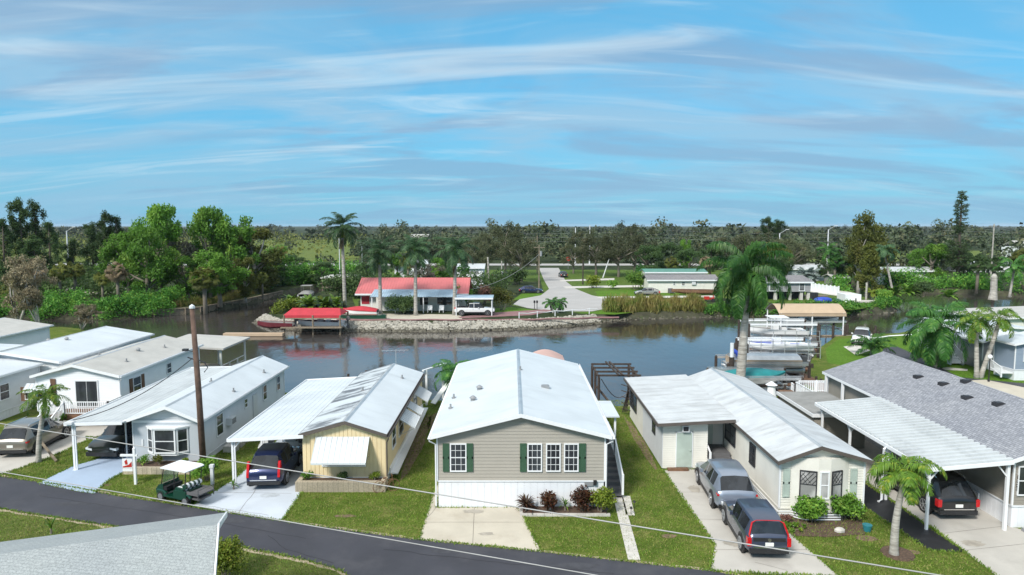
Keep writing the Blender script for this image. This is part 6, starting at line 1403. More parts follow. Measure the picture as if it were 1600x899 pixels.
# yellow house planter shrubs
for k, (px, l) in enumerate(((481, 'small round shrub at the left end of the yellow house planter'), (536, 'small dark shrub in the middle of the yellow house planter'), (585, 'small bright shrub at the right end of the yellow house planter'))):
    bush('round_shrub', l, (xw(px, 750, 32.85), 32.85), .6, .5, ('l_broad', 'l_dark', 'l_yel')[k], n=450, leaf=.045, seed=30 + k, zb=.42, K=5)
# for-sale house shrubs
for k, (px, l, m, s) in enumerate(((222, 'small leafy shrub at the left of the bay window planter', 'l_broad', .7), (249, 'rounded shrub below the middle of the bay window', 'l_olive', .7), (288, 'thin low shrub at the right of the bay window planter', 'l_yel', .45))):
    bush('round_shrub', l, (xw(px, 712, 35.4), 35.4), s, s, m, n=420, leaf=.045, seed=40 + k, zb=.3, K=5)
bush('garden_shrub', 'loose green shrub behind the golf cart at the foot of the pole', (G(322, 752)[0], G(322, 752)[1]), 1.3, 1.35, 'l_broad', n=1500, leaf=.06, seed=44)
bush('garden_shrub', 'green shrub at the foot of the deck stairs', (-29.2, 42.4), 1.7, 1.3, 'l_broad', n=1600, leaf=.08, seed=45)
bush('garden_shrub', 'dense light green bush beside the foreground roof corner', (G(362, 899)[0] - .15, G(362, 899)[1] - .3), 1.5, 1.9, 'l_yel', n=3800, leaf=.055, seed=46, K=14)
rosette('young_plant', 'spindly seedling on the dry lawn across the road', G(80, 835), .9, .6, 'l_palml', n=9, lw=.035, seed=47)
rosette('potted_plant', 'small leafy plant at the foot of the white carport posts', (-13.75, 32.7), .4, .9, 'l_broad', n=16, lw=.03, seed=48)

# ---- left bank
tree('tan', 30, 88, 393, 'big tan-leaved tree at the left edge above the white roof', .75, 1); tree('tan', -40, 90, 400, 'tan-leaved tree cut by the left picture edge', .8, 2)
tree('tan', 62, 86, 428, 'lower tan-leaved tree with bare pale limbs by the grey roof', .7, 3)
tree('tan', 128, 84, 474, 'small tan bush-like tree leaning over the water', 1.15, 1)
for px, Y, tp, w_, l, s in ((42, 128, 312, .9, 'tall ragged casuarina at the left, twisted top leaning left', 1), (66, 132, 316, .8, 'tall casuarina just right of the leaning one', 2), (86, 138, 345, 1.0, 'shorter dark casuarina left of the street light', 3), (15, 125, 340, 1.0, 'dark casuarina at the far left edge', 3),
                          (150, 140, 350, 1.1, 'dark casuarina right of the street light', 2), (172, 132, 332, .9, 'tall casuarina with a thin hooked top', 1), (190, 134, 336, .7, 'slim casuarina beside the hooked one', 3), (120, 135, 375, 1.3, 'broad low dark casuarina under the street light', 2), (60, 122, 372, 1.5, 'wide dark casuarina above the cabbage palms', 3)): tree('casuarina', px, Y, tp, l, w_, s)
for kind, px, Y, tp, w_, l in (('broad', 254, 120, 318, .62, 'tall bright green tree, highest of the left bank centre'), ('broad', 235, 112, 352, .9, 'broad leafy tree below the tall one, left bank'), ('gray', 282, 122, 372, .9, 'bare whitish tree between two leafy ones, left bank'),
        ('broad', 330, 124, 322, .62, 'tall open-crowned tree with grey limbs, left bank'), ('broad', 368, 126, 336, .8, 'green tree right of the open-crowned one'), ('olive', 402, 130, 356, 1.2, 'yellow-green tree above the canal bend'), ('broad', 345, 112, 392, 1.2, 'dense bright green tree over the mangroves'),
        ('broad', 432, 146, 384, 1.2, 'green tree at the far canal bend'), ('dark', 460, 158, 398, 1.4, 'dark green tree beyond the boathouse roof'), ('broad', 205, 118, 362, .9, 'leafy tree between casuarinas and the tall green one'), ('broad', 295, 115, 400, 1.1, 'mid-height green tree under the bare whitish one'), ('dark', 420, 136, 400, 1.3, 'dark rounded tree at the end of the left canal'), ('olive', 385, 118, 402, .9, 'slim yellow-green tree above the timber sea wall')):
    tree(kind, px, Y, tp, l, w_)
for px, Y, tp, l, m in ((60, 106, 402, 'brownish cabbage palm above the tan tree', 'l_dry'), (98, 110, 408, 'left cabbage palm of the pair on the clearing', 'l_olive'), (121, 112, 405, 'right cabbage palm of the pair on the clearing', 'l_olive'), (188, 106, 408, 'dying cabbage palm with dry hanging fronds', 'l_dry'), (163, 108, 422, 'low green cabbage palm beside the dying one', 'l_olive'), (412, 122, 424, 'cabbage palm with dry skirt at the canal bend', 'l_olive')):
    tree('sabal', px, Y, tp, l, 1.0 if px != 325 else 1.25, mats=m)
tree('sabal', 322, 108, 414, 'big cabbage palm low on the canal bank', 1.25, mats='l_olive', base=-1.9)
# ---- beyond the island and street
for kind, px, Y, tp, w_, l in (
        ('oak', 762, 168, 362, .85, 'grey-green oak behind the red roof, left of the street'), ('oak', 790, 176, 345, .8, 'tallest oak left of the far street'), ('oak', 815, 158, 372, .9, 'spreading oak overhanging the street pole'), ('oak', 740, 150, 376, .8, 'oak directly behind the white pickup'),
        ('oak', 895, 185, 380, .9, 'oak at the right kerb of the far street'), ('oak', 930, 178, 368, 1.0, 'large spreading oak in the middle of the far lawn'), ('oak', 965, 172, 362, .95, 'oak with forked trunk left of the green-roofed home'), ('oak', 990, 182, 350, .8, 'tall oak behind the forked one'), ('oak', 910, 205, 358, .8, 'oak near the highway behind the stop sign'),
        ('dark', 1010, 160, 382, 1.0, 'dark dense tree at the left end of the green roof'), ('dark', 1045, 165, 378, 1.0, 'dark rounded tree behind the green roof'), ('dark', 1075, 158, 388, 1.0, 'dark tree above the long white mobile home'), ('broad', 1068, 172, 374, .5, 'bright green spot tree among the dark ones'), ('dark', 1108, 165, 384, 1.0, 'dark tree left of the near royal palm crown'),
        ('oak', 1140, 170, 368, 1.0, 'oak hidden behind the near royal palm crown'), ('oak', 1175, 178, 362, 1.0, 'grey oak above the stilt house'), ('olive', 1205, 160, 378, 1.2, 'olive-brown tree right of the near royal palm'), ('oak', 1235, 168, 372, 1.0, 'dark oak above the silvery fan palm'), ('dark', 1222, 150, 402, 1.0, 'low dark tree behind the stilt house'),
        ('olive', 1338, 138, 331, .62, 'tall leaning tree with grey forked trunk at the right bank'), ('olive', 1362, 142, 345, .8, 'olive crown right of the forked trunk'), ('broad', 1450, 150, 380, 1.0, 'wide bright green spreading tree behind the white trailer'), ('broad', 1430, 156, 388, .9, 'green tree left of the wide spreading one'), ('dark', 1508, 150, 392, 1.0, 'dark tree at the foot of the tall pine'), ('dark', 1310, 150, 400, 1.0, 'dark clump of trees left of the conical cypress'), ('dark', 1285, 158, 408, .9, 'low dark tree behind the grey shed'),
        ('broad', 690, 135, 402, .9, 'green tree behind the right end of the red roof'), ('gray', 668, 130, 410, 1.4, 'bare grey tree behind the red roof ridge'), ('dark', 575, 140, 408, 1.1, 'dark bushy tree left behind the red roof'), ('broad', 622, 150, 396, 1.0, 'green tree behind the middle of the red roof'), ('dark', 505, 150, 408, 1.3, 'dark tree behind the open boathouse roof'), ('olive', 1590, 150, 392, .9, 'olive tree at the right edge')):
    tree(kind, px, Y, tp, l, w_)
tree('cone', 1353, 122, 378, 'conical olive cypress at the tip of the right bank', 1.0, 1)
tree('norfolk', 1491, 146, 296, 'tall narrow dark pine rising above the horizon at right', 1.0, 1)
for px, Y, tp, l, m in ((1101, 150, 400, 'dry brown fan palm above the white mobile home', 'l_dry'), (1000, 152, 412, 'green fan palm at the left end of the green roof', 'l_palm'), (1048, 150, 400, 'fan palm with pale seed heads behind the green roof', 'l_olive'), (1300, 148, 396, 'fan palm in the dark clump behind the shed', 'l_palm'), (1325, 150, 398, 'second fan palm in the dark clump, nearer the cypress', 'l_palm'), (1522, 132, 398, 'left of the two broad-fanned palms by the stump', 'l_dark'), (1548, 134, 400, 'right of the two broad-fanned palms by the stump', 'l_dark'), (1595, 135, 388, 'fan palm at the right picture edge', 'l_olive'), (638, 140, 398, 'fan palm crown behind the red roof', 'l_olive'), (725, 138, 410, 'shaggy fan palm by the pickup lean-to', 'l_palm')):
    tree('sabal', px, Y, tp, l, 1.2, mats=m)
tree('casuarina', 1195, 235, 340, 'left of the dark feathery treetops on the horizon', 1.4, 1); tree('casuarina', 1212, 240, 345, 'right of the dark feathery treetops on the horizon', 1.5, 2)
# island shrubs
bush('round_shrub', 'large round dark bush before the blue roof on the island', AT(628, 99.5), 5.0, 3.4, 'l_dark', n=4200, leaf=.13, seed=50, K=16)
bush('garden_tree', 'olive small tree right of the white pickup', AT(785, 104), 3.4, 4.2, 'l_olive', n=1800, leaf=.14, seed=51); bush('garden_tree', 'reddish flowering small tree behind the pickup', AT(756, 112), 4, 3.6, 'l_red', n=1500, leaf=.15, seed=52)
bush('round_shrub', 'rounded green bush at the left kerb of the far street', AT(808, 150), 5, 4.6, 'l_dark', n=2200, leaf=.2, seed=53); bush('garden_tree', 'banana-like green clump between the red roof and pickup', AT(722, 106), 3, 4.6, 'l_broad', n=1300, leaf=.2, seed=54)
bush('round_shrub', 'large green bush at the left end of the white mobile home', AT(992, 138), 5.5, 4.4, 'l_broad', n=2600, leaf=.18, seed=55); bush('round_shrub', 'dense dark bush below the white trailer, right bank', AT(1438, 124), 5, 3.6, 'l_dark', n=2400, leaf=.17, seed=56)
bush('round_shrub', 'yellow-green bush on the far lawn near the oaks', AT(925, 142), 3.5, 3.0, 'l_yel', n=1400, leaf=.17, seed=57); bush('round_shrub', 'small green bush right of the yellow-green one', AT(955, 140), 3, 2.2, 'l_broad', n=1000, leaf=.15, seed=58)
bush('round_shrub', 'leafy bush at the outer tip of the right bank', AT(1375, 114), 4, 2.6, 'l_broad', n=1500, leaf=.15, seed=59)
for k, (px, Y, h, l) in enumerate(((455, 108, 2.6, 'banana plant leaning left at the island tip'), (484, 103, 2.8, 'broad banana clump behind the red canopy'), (508, 102, 3.0, 'bright banana clump in the middle of the island tip'), (525, 103, 2.8, 'banana clump beside the tallest island palm'), (725, 108, 3.4, 'tall banana plant beside the lean-to'), (1415, 124, 3.0, 'banana plants before the white trailer'), (1395, 122, 2.8, 'flowering banana clump on the right far bank'), (1480, 118, 2.6, 'broad-leaved clump on the right far bank below the pine'))):
    rosette('banana_plant', l, AT(px, Y), h, .95, 'l_palml' if k < 5 else 'l_broad', n=44, lw=.34, seed=60 + k, stem=.5, segs=4)
# ---- stuff masses
def mass(name, label, spots, n, leaf, mat, seed, cat='thicket', squash=.8, shell=.9, aspect=.55, vert=False):
    C = [s[:3] for s in spots]; Rr = [s[3] for s in spots]; o = mesh_obj(name, leaf_mesh(name, C, Rr, n, leaf, seed, M[mat], squash=squash, shell=shell, aspect=aspect, vert=vert), None); tag(o, label, cat, kind='stuff'); return o
r = random.Random(9); sp = []
def along(line, k, dy0, dy1, z0, z1, r0, r1):
    out = []
    for _ in range(k):
        t = r.random() * (len(line) - 1); i = int(t); u = t - i; a, b = line[i], line[i + 1]; out.append((a[0] + (b[0] - a[0]) * u, a[1] + (b[1] - a[1]) * u + r.uniform(dy0, dy1), r.uniform(z0, z1), r.uniform(r0, r1)))
    return out
mass('mangrove_thicket', 'dense bright green mangrove thicket along the far left bank', along([(-78, 102.5), (-66, 101.5), (-58, 103), (-53, 106)], 90, -.8, 5, -.7, 2.2, 1.0, 1.9), 32000, .16, 'l_mang', 3)
mass('scrub_thicket', 'olive scrub on the left bank behind the tan bush', along([(-110, 105), (-92, 104), (-76, 103)], 50, 0, 8, .2, 3.6, 1.2, 2.2), 14000, .18, 'l_olive', 4)
mass('bank_grass', 'tall yellow-green grass above the timber sea wall', along([(-56, 106), (-50, 112), (-48.6, 134)], 60, 0, 2, .1, .8, .6, 1.1), 12000, .22, 'l_reed', 5, aspect=.12, vert=True)
mass('green_thicket', 'green scrub filling the bend of the left canal', along([(-58, 118), (-52, 135), (-46, 152), (-34, 154)], 80, 0, 10, .2, 3.5, 1.4, 2.6), 20000, .24, 'l_mang', 6)
mass('undergrowth', 'mixed dark undergrowth under the left bank trees', along([(-120, 118), (-90, 124), (-60, 126), (-50, 140)], 110, -6, 14, .5, 4.0, 1.8, 3.2), 22000, .3, 'l_dark', 7)
mass('reed_bed', 'tall tan reed bed at the water edge right of the sea wall', along([(14.5, 101.5), (22, 103.5), (29, 104.5)], 60, -.4, 2.2, .2, 1.4, .7, 1.2), 22000, .5, 'l_reed', 8, aspect=.09, squash=1.2, vert=True)
mass('bank_plants', 'leafy green plants lining the far bank, centre right', along([(27, 104), (33, 104.4), (43, 104.8), (53, 105.8), (60, 108.6), (64, 113)], 130, -.3, 2.5, -.5, .9, .5, 1.1), 20000, .15, 'l_mang', 9)
mass('bank_scrub', 'tangled green scrub along the right far bank', along([(64, 125), (70, 146), (82, 152)], 20, 0, 4, .2, 2.2, 1.2, 2.0) + along([(82, 150), (88, 141.5), (100, 133.6), (130, 132.5), (180, 132)], 150, -.5, 8, -.6, 2.6, 1.2, 2.2), 26000, .22, 'l_mang', 10)
mass('island_flowers', 'low mixed garden plants at the island tip', along([(-35, 99), (-34, 104), (-30, 107)], 20, 0, 3, .2, 1.4, .6, 1.2), 3500, .16, 'l_yel', 11)
mass('island_hedge', 'green hedge and scrub behind the red-roofed house', along([(-34, 118), (-20, 124), (0, 126)], 60, 0, 8, .5, 3.4, 1.4, 2.4), 14000, .24, 'l_dark', 12)
# forest to the horizon
def forest(name, label, n, y0, y1, per, leaf, seed, mat, h0, h1, skip, xw_=.95, sq=.8):
    rr = np.random.default_rng(seed); C = []; Rr = []
    while len(C) < n:
        y = math.exp(rr.uniform(math.log(y0), math.log(y1))) if y1 / y0 > 3 else rr.uniform(y0, y1); x = rr.uniform(-xw_, xw_) * y
        if skip(x, y): continue
        h = rr.uniform(h0, h1) * (rr.uniform(1.25, 1.85) if rr.random() < .16 else 1); w_ = rr.uniform(2.2, 4.2) * (1 + (y > 500) * 1.8)
        for k in range(3): C.append((x + rr.uniform(-.6, .6) * w_, y + rr.uniform(-.6, .6) * w_, max(.5, h - w_ * sq - (k * .2) * h * .5))); Rr.append((w_ * rr.uniform(.7, 1.1),) * 2 + (w_ * sq * rr.uniform(.7, 1.1),))
    me = leaf_mesh(name, C, Rr, len(C) * per // 3, leaf, seed, M[mat], shell=.6); o = mesh_obj(name, me, None); tag(o, label, 'forest', kind='stuff'); return o
def sk1(x, y):
    if x < -18 and y < 240: return True
    if -18 < x and x < 62 and y < 216: return True
    if 218 < y < 236: return True
    if x < -55 * (y / 240) and 240 < y < 600: return True
    if x > 95 and 236 < y < 345 and x < 700: return True
    return abs(x) < 70 and y < 190 or (x > 60 and y < 190)
forest('forest', 'dense grey-green woodland behind the far street and highway', 1500, 150, 480, 190, .6, 21, 'l_far', 5.5, 9.5, sk1, .9)
forest('forest', 'distant woodland stretching to the horizon', 2300, 420, 3200, 60, 2.6, 22, 'l_far', 7.5, 11.5, lambda x, y: x < -60 and y < 600, .95)
def sk2(x, y): return not (x < -50 * (y / 240) and 240 < y < 620)
forest('scrubland', 'yellow-green scrub field beyond the left bank trees', 900, 240, 620, 50, .8, 23, 'l_field', 1.5, 4.0, sk2, .9)
forest('scrubland', 'dark low trees dotted over the left scrub field', 160, 240, 620, 110, .8, 24, 'l_far', 4, 8, sk2, .9)
forest('woodland_edge', 'trees behind the left clearing under the street light', 90, 142, 215, 150, .5, 25, 'l_dark', 2.5, 4.8, lambda x, y: x > -60, .95)
forest('woodland_edge', 'trees behind the white trailer on the right', 60, 165, 215, 150, .6, 26, 'l_far', 4, 6.5, lambda x, y: x < 62, .9)
forest('woodland_edge', 'broken trees between the red roof and the highway', 26, 165, 212, 150, .5, 27, 'l_far', 2.5, 5.5, lambda x, y: not (-60 < x < -8), .9)

# ---- turf: countless blades over the near lawns and along every hard edge
def inside(x, y, poly):
    c = False; n = len(poly); j = n - 1
    for i in range(n):
        a, b = poly[i], poly[j]
        if (a[1] > y) != (b[1] > y) and x < (b[0] - a[0]) * (y - a[1]) / (b[1] - a[1] + 1e-12) + a[0]: c = not c
        j = i
    return c
def turf(name, label, n, region, seed, mat, lo_, hi_, edge=False):
    rr = random.Random(seed); P = []; sz = []
    rects = [(-3.5, 4.35, 30.5, 46.5), (-10.6, -6.2, 32.3, 47), (-20.5, -16.8, 34.7, 49.6), (-31.7, -26, 43, 56), (11.9, 15.8, 29.4, 45.7), (8, 11.9, 35.5, 45.6), (21.4, 29, 28.3, 45.7), (4.3, 5.4, 31.4, 37), (.3, 4.4, 29.5, 30.6), (17.4, 21, 38.7, 44.2)]
    if edge:
        segs = []
        for p in NEARPOLY:
            for i in range(len(p)):
                a, b = p[i], p[(i + 1) % len(p)]; l = math.dist(a, b)
                if l < 40: segs.append((a, b, l))
        ws = [s_[2] for s_ in segs]
    tries = 0
    while len(P) < n and tries < n * 6:
        tries += 1
        if edge:
            a, b, l = rr.choices(segs, ws)[0]; t = rr.random(); x = a[0] + (b[0] - a[0]) * t + rr.gauss(0, .045); y = a[1] + (b[1] - a[1]) * t + rr.gauss(0, .045)
        else:
            x = rr.uniform(region[0], region[1]); y = rr.uniform(region[2], region[3])
            if any(inside(x, y, p) for p in NEARPOLY): continue
        if any(r[0] < x < r[1] and r[2] < y < r[3] for r in rects) or y < 20: continue
        if edge and inside(x, y, NEARPOLY[0]) and rr.random() < .6: continue
        P.append((x, y)); sz.append(rr.uniform(lo_, hi_))
    P = np.array(P); sz = np.array(sz)[:, None]; k = len(P); g = np.random.default_rng(seed); az = g.uniform(0, 6.28, k); w_ = np.stack([np.cos(az), np.sin(az), np.zeros(k)], 1) * sz * .32; ln_ = np.stack([g.normal(size=k) * .5, g.normal(size=k) * .5, np.ones(k)], 1) * sz; b0 = np.stack([P[:, 0], P[:, 1], np.full(k, .004)], 1)
    V = np.stack([b0 - w_, b0 + w_, b0 + w_ * .3 + ln_, b0 - w_ * .3 + ln_], 1).reshape(-1, 3); o = mesh_obj(name, raw_mesh(name, V, M[mat]), None); tag(o, label, 'grass', kind='stuff')
turf('lawn_grass', 'blades of the mown lawns between the near homes', 90000, (-30, 19, 22, 50), 1, 'l_turf', .03, .065)
turf('dry_grass', 'dry yellowish blades scattered through the near lawns', 30000, (-30, 19, 22, 50), 2, 'l_turfd', .03, .07)
turf('edge_grass', 'ragged grass creeping over driveway and road edges', 26000, None, 3, 'l_turf', .04, .09, True)
def patch(name, cx, cy, rx, ry, m, z, seed, n=26):
    rr = random.Random(seed); sheet(name, [(cx + rx * math.cos(6.283 * i / n) * rr.uniform(.7, 1.15), cy + ry * math.sin(6.283 * i / n) * rr.uniform(.8, 1.1)) for i in range(n)], M[m], z)
for k, (a, b, c_, d_) in enumerate(((-5.65, 40, .38, 6.2), (-5.2, 44.5, .5, 2.0), (7.7, 40.5, .28, 4.8), (14.8, 27.4, .45, .3), (-16.3, 33.5, .3, .25), (6.6, 27.6, .35, .2), (-7.5, 29.6, .5, .16), (16.0, 26.2, .3, .2), (-20.4, 33.3, .3, .15))): patch('bare_soil', a, b, c_, d_, 'dirt', .009, k)
# ================================================================ FAR HOUSES AND THINGS
def gx(px, Y): return AT(px, Y)[0]
# red roof house on the island
Yr = 104.5
x0, x1 = gx(557, Yr), gx(733, Yr)
rh = empty('island_house', ((x0 + x1) / 2, 108, 0), 0, 'cream island house with faded red metal roof behind the royal palms', 'house')
f = MB(); f.box(x0 + .6, x1 - .6, Yr + .5, Yr + 8, 0, 2.6); f.build('wall', M['cream'], rh)
f = MB(); zt = ZT(434, Yr + 4.5); f.prism([(Yr - .6, 2.55), (Yr + 4.4, zt), (Yr + 9, 2.55), (Yr + 9, 2.45), (Yr + 4.4, zt - .12), (Yr - .6, 2.43)], x0, x1, axis='x')
n = 40
for i in range(n): xa = x0 + (x1 - x0) * (i + .5) / n; f.beam((xa, Yr - .6, 2.57), (xa, Yr + 4.4, zt + .02), .05, .04)
f.build('roof', M['redroof'], rh); f = MB(); f.box(x0, x1, Yr - .66, Yr - .602, 2.35, 2.6); f.build('fascia', M['trim'], rh)
f = MB(); f.box(gx(565, Yr), gx(577, Yr), Yr + .44, Yr + .49, .9, 2.1); f.build('door', M['redc'], rh)
bh_ = empty('lean_to', (gx(650, 100), 102, 0), 0, 'blue metal lean-to porch in front of the red roof', 'porch')
xa, xb = gx(580, 101), gx(713, 101)
f = MB(); f.add([(xa, 100.6, 2.5), (xb, 100.6, 2.5), (xb, 104, 3.25), (xa, 104, 3.25), (xa, 100.6, 2.42), (xb, 100.6, 2.42), (xb, 104, 3.17), (xa, 104, 3.17)], [(0, 1, 2, 3), (7, 6, 5, 4), (0, 4, 5, 1), (1, 5, 6, 2), (3, 2, 6, 7), (0, 3, 7, 4)])
for i in range(36): x = xa + (xb - xa) * (i + .5) / 36; f.beam((x, 100.6, 2.52), (x, 104, 3.27), .05, .05)
f.build('roof', M['bluroof'], bh_); f = MB(); f.box(xa + .3, xb - .3, 103.6, 103.8, 0, 3.0); f.build('wall', M['cream'], bh_)
for px in (665, 688, 702): fwin(bh_, gx(px, 103.6) - .5, gx(px, 103.6) + .5, 103.6, .9, 2.1); 
for px in (659, 694, 696): shutter(bh_, (gx(px, 103.6), 103.58), FR[0], FR[1], .4, 1.2, .9, 'dark')
for px in (582, 618, 662, 711): f = MB(); x = gx(px, 100.8); f.box(x - .06, x + .06, 100.7, 100.82, 0, 2.45); f.build('post', M['trim'], bh_)
cl = empty('carport', (gx(742, 99), 99, 0), 0, 'small flat blue-white carport over the white pickup truck', 'carport')
xa, xb = gx(712, 99), gx(771, 99); f = MB(); f.box(xa, xb, 97.4, 102, 2.5, 2.62); f.build('roof', M['bluroof'], cl); f = MB(); f.box(xa, xb, 97.34, 97.4, 2.42, 2.66); f.build('fascia', M['trim'], cl)
for x in (xa + .2, xb - .2):
    for y in (97.6, 101.8): f = MB(); f.box(x - .06, x + .06, y - .06, y + .06, 0, 2.5); f.build('post', M['trim'], cl)
# patio chairs
for k, (px, l) in enumerate(((672, 'white patio chair left on the blue-roofed porch'), (690, 'white patio chair right on the blue-roofed porch'))):
    f = MB(); x, y = AT(px, 101.5); f.box(x - .35, x + .35, y - .35, y + .35, .4, .48); f.box(x - .35, x + .35, y + .3, y + .36, .48, 1.05)
    for a in (-.3, .3):
        for b in (-.3, .3): f.box(x + a - .03, x + a + .03, y + b - .03, y + b + .03, 0, .4)
        f.box(x + a - .04, x + a + .04, y - .3, y + .3, .62, .67)
    tag(f.build('patio_chair', M['trim']), l, 'chair')
# low wall/edging on the sea wall, wooden
f = MB(); pts = [(-24 + i * 1.0, 92.6 + .28 * math.sin(i * 1.1) + (max(0, i - 24)) * .18, .12) for i in range(40)]
f.tube(pts, .14, 6); tag(f.build('edging_log', M['redpav']), 'winding brown edging line along the top of the sea wall', 'edging')
rf_ = MB()
pts = [(1 + i * 1.3, 95 + i * .62, .75 - .12 * (i % 2)) for i in range(10)]; rf_.tube(pts, .05, 5)
for p in pts[::2]: rf_.tube([(p[0], p[1], -.1), (p[0], p[1], .85)], .07, 6)
tag(rf_.build('rope_fence', M['trim']), 'low white rope fence along the curve of the sea wall', 'fence')
# open boathouse roof left of the red roof
ob = empty('boathouse', (gx(538, 138), 138, 0), 0, 'grey flat-roofed open shelter behind the tallest island palm', 'shelter')
xa, xb = gx(509, 138), gx(570, 138); f = MB(); f.box(xa, xb, 135, 143, ZT(432, 138) - .25, ZT(432, 138)); f.build('roof', M['grey'] if 0 else M['rooftan'], ob)
for x in (xa + .3, (xa + xb) / 2, xb - .3):
    for y in (135.3, 142.6): f = MB(); f.tube([(x, y, -1.5), (x, y, ZT(432, 138) - .25)], .12, 6); f.build('post', M['wood'], ob)
f = MB(); f.box(xa, xb, 135, 143, .6, .75); f.beam((xa, 134.9, 1.5), (xb, 134.9, 1.5), .1); f.build('deck', M['wood'], ob)
def box_home(name, label, pxa, pxb, Y, D, ze_py, zr_py, wall, roof, wins=(), z0=0, cat='house', ridge='x', skirt=None, rt=None, oh=.4):
    xa, xb = gx(pxa, Y), gx(pxb, Y); ze = ZT(ze_py, Y); root = empty(name, ((xa + xb) / 2, Y + D / 2, 0), 0, label, cat)
    f = MB(); f.box(xa, xb, Y, Y + D, z0, ze); f.lap((xa, Y), (1, 0), (0, -1), xb - xa, z0, ze, .25, .03); f.build('wall', M[wall], root)
    zr = max(ze + .5, ZT(zr_py, Y + D / 2)); f = MB(); f.prism([(Y - oh, ze - .05), (Y + D / 2, zr), (Y + D + oh, ze - .05), (Y + D + oh, ze - .17), (Y + D / 2, zr - .12), (Y - oh, ze - .17)], xa - oh, xb + oh, axis='x'); f.build('roof', M[roof], root)
    f = MB(); f.box(xa - oh, xb + oh, Y - oh - .06, Y - oh - .003, ze - .28, ze - .03); f.build('fascia', M['trim'], root)
    for w_ in wins:
        a, b = gx(w_[0], Y), gx(w_[1], Y); za, zb = ZT(w_[3], Y), ZT(w_[2], Y); fwin(root, a, b, Y, max(za, z0 + .1), zb, fr=.09, fm=w_[4] if len(w_) > 4 else 'trim')
    return root, xa, xb, ze
mh, a, b, ze = box_home('mobile_home', 'long white mobile home across the canal with grey shingle roof', 1012, 1118, 131.5, 5, 437, 429, 'cream', 'shingled', ((1050, 1054, 440, 446), (1063, 1069, 440, 447), (1080, 1088, 438, 445)))
f = MB(); f.box(gx(1080, 131), gx(1086, 131), 131.2, 131.5, 1.6, 2.4); f.build('air_conditioner', M['white'], mh)
f = MB(); steps(f, gx(1043, 131), gx(1050, 131), 129.8, 131.4, .9, 4); tag(f.build('entry_steps', M['greyd']), 'dark door steps at the front of the long white mobile home', 'steps')
box_home('mobile_home', 'green metal roofed home just behind the long white one', 1008, 1100, 141, 5, 425, 421, 'cream', 'grnroof')
shh, a, b, ze = box_home('stilt_house', 'grey house raised on posts with white framed windows, right bank', 1186, 1264, 118.5, 9, 440, 430, 'fgsid', 'shingled', ((1200, 1212, 443, 456), (1246, 1255, 442, 456)), z0=1.5)
for px in (1190, 1210, 1232, 1250, 1261): f = MB(); x = gx(px, 118.8); f.box(x - .25, x + .25, 118.7, 119.2, 0, 1.5); f.build('post', M['paver'], shh)
f = MB(); x0_, x1_ = gx(1222, 118.7), gx(1242, 118.7); f.beam((x0_, 118.8, .1), (x1_, 118.8, 1.4), .08); f.beam((x0_, 118.8, 1.4), (x1_, 118.8, .1), .08); f.box(gx(1190, 119), gx(1262, 119), 121, 121.1, 0, 1.5, 0); f.build('cross_brace', M['dark'], shh)
wh, a, b, ze = box_home('mobile_home', 'white trailer home behind the leaning palm, right bank', 1370, 1455, 150, 6, 423, 417, 'wsid', 'roofd', ((1374, 1382, 426, 431, 'dark'), (1390, 1398, 426, 432, 'dark'), (1437, 1444, 426, 431, 'dark')))
box_home('mobile_home', 'pale blue-white cottage with porch behind the silvery fan palm', 1234, 1288, 160, 7, 420, 414, 'gsid', 'roofd', ((1277, 1281, 424, 434),))
box_home('shed', 'small grey-brown shed right of the pale cottage', 1298, 1322, 148, 4, 433, 429, 'grayc', 'rooftan')
box_home('mobile_home', 'low white building right of the tall pine by the highway', 1500, 1600, 190, 8, 412, 408, 'wsid', 'roofw')
box_home('mobile_home', 'white and dark striped building behind the oak left of the street', 715, 755, 143, 8, 418, 412, 'wsid', 'roofw', ((730, 748, 424, 428, 'dark'),))
box_home('mobile_home', 'white roofed home peeking over the red roof ridge', 618, 668, 150, 6, 412, 406, 'wsid', 'roofw')
box_home('house', 'distant white roofed house on the right horizon by the forest', 1590, 1640, 270, 12, 386, 376, 'wsid', 'rooftan')
box_home('house', 'distant white roof above the woods behind the island palms', 642, 668, 330, 15, 371, 366, 'fgsid', 'rooftan')
# white fence and shed on the right bank
f = MB(); pts = [G(1262, 454), G(1310, 461)]; a, b = pts; f.beam((a[0], a[1], .75), (b[0], b[1], .75), .1, 1.5)
k = 8
for i in range(k + 1): t = i / k; f.box(a[0] + (b[0] - a[0]) * t - .1, a[0] + (b[0] - a[0]) * t + .1, a[1] + (b[1] - a[1]) * t - .12, a[1] + (b[1] - a[1]) * t + .12, 0, 1.65)
tag(f.build('fence', M['trim']), 'solid white fence right of the grey stilt house', 'fence')
f = MB(); a = AT(1312, 117); b = AT(1341, 116); f.box(a[0], b[0], 115.5, 118.5, 0, ZT(459, 117)); f.lap((a[0], 115.5), (1, 0), (0, -1), b[0] - a[0], 0, ZT(459, 117), .3, .03)
tag(f.build('white_enclosure', M['trim']), 'white boxy enclosure at the tip of the right bank', 'enclosure')
f = MB(); a = AT(1262, 120); 
for i, px in enumerate((1266, 1270, 1274)): x = gx(px, 119); f.box(x - .28, x + .1, 118.6, 119.3, 0, 1.3); 
tag(f.build('bin_row', M['dark']), 'dark bins between the stilt house and the white fence', 'bins')
f = MB(); x, y = AT(1284, 114); f.ball((x, y, .5), 1, 10, 6, (1.6, .9, .55)); f.ball((x + 1.2, y, .4), .7, 8, 6, (1, .8, .5)); tag(f.build('tarp_bundle', M['blue']), 'crumpled blue tarp bundle on the grass of the right bank', 'tarp')
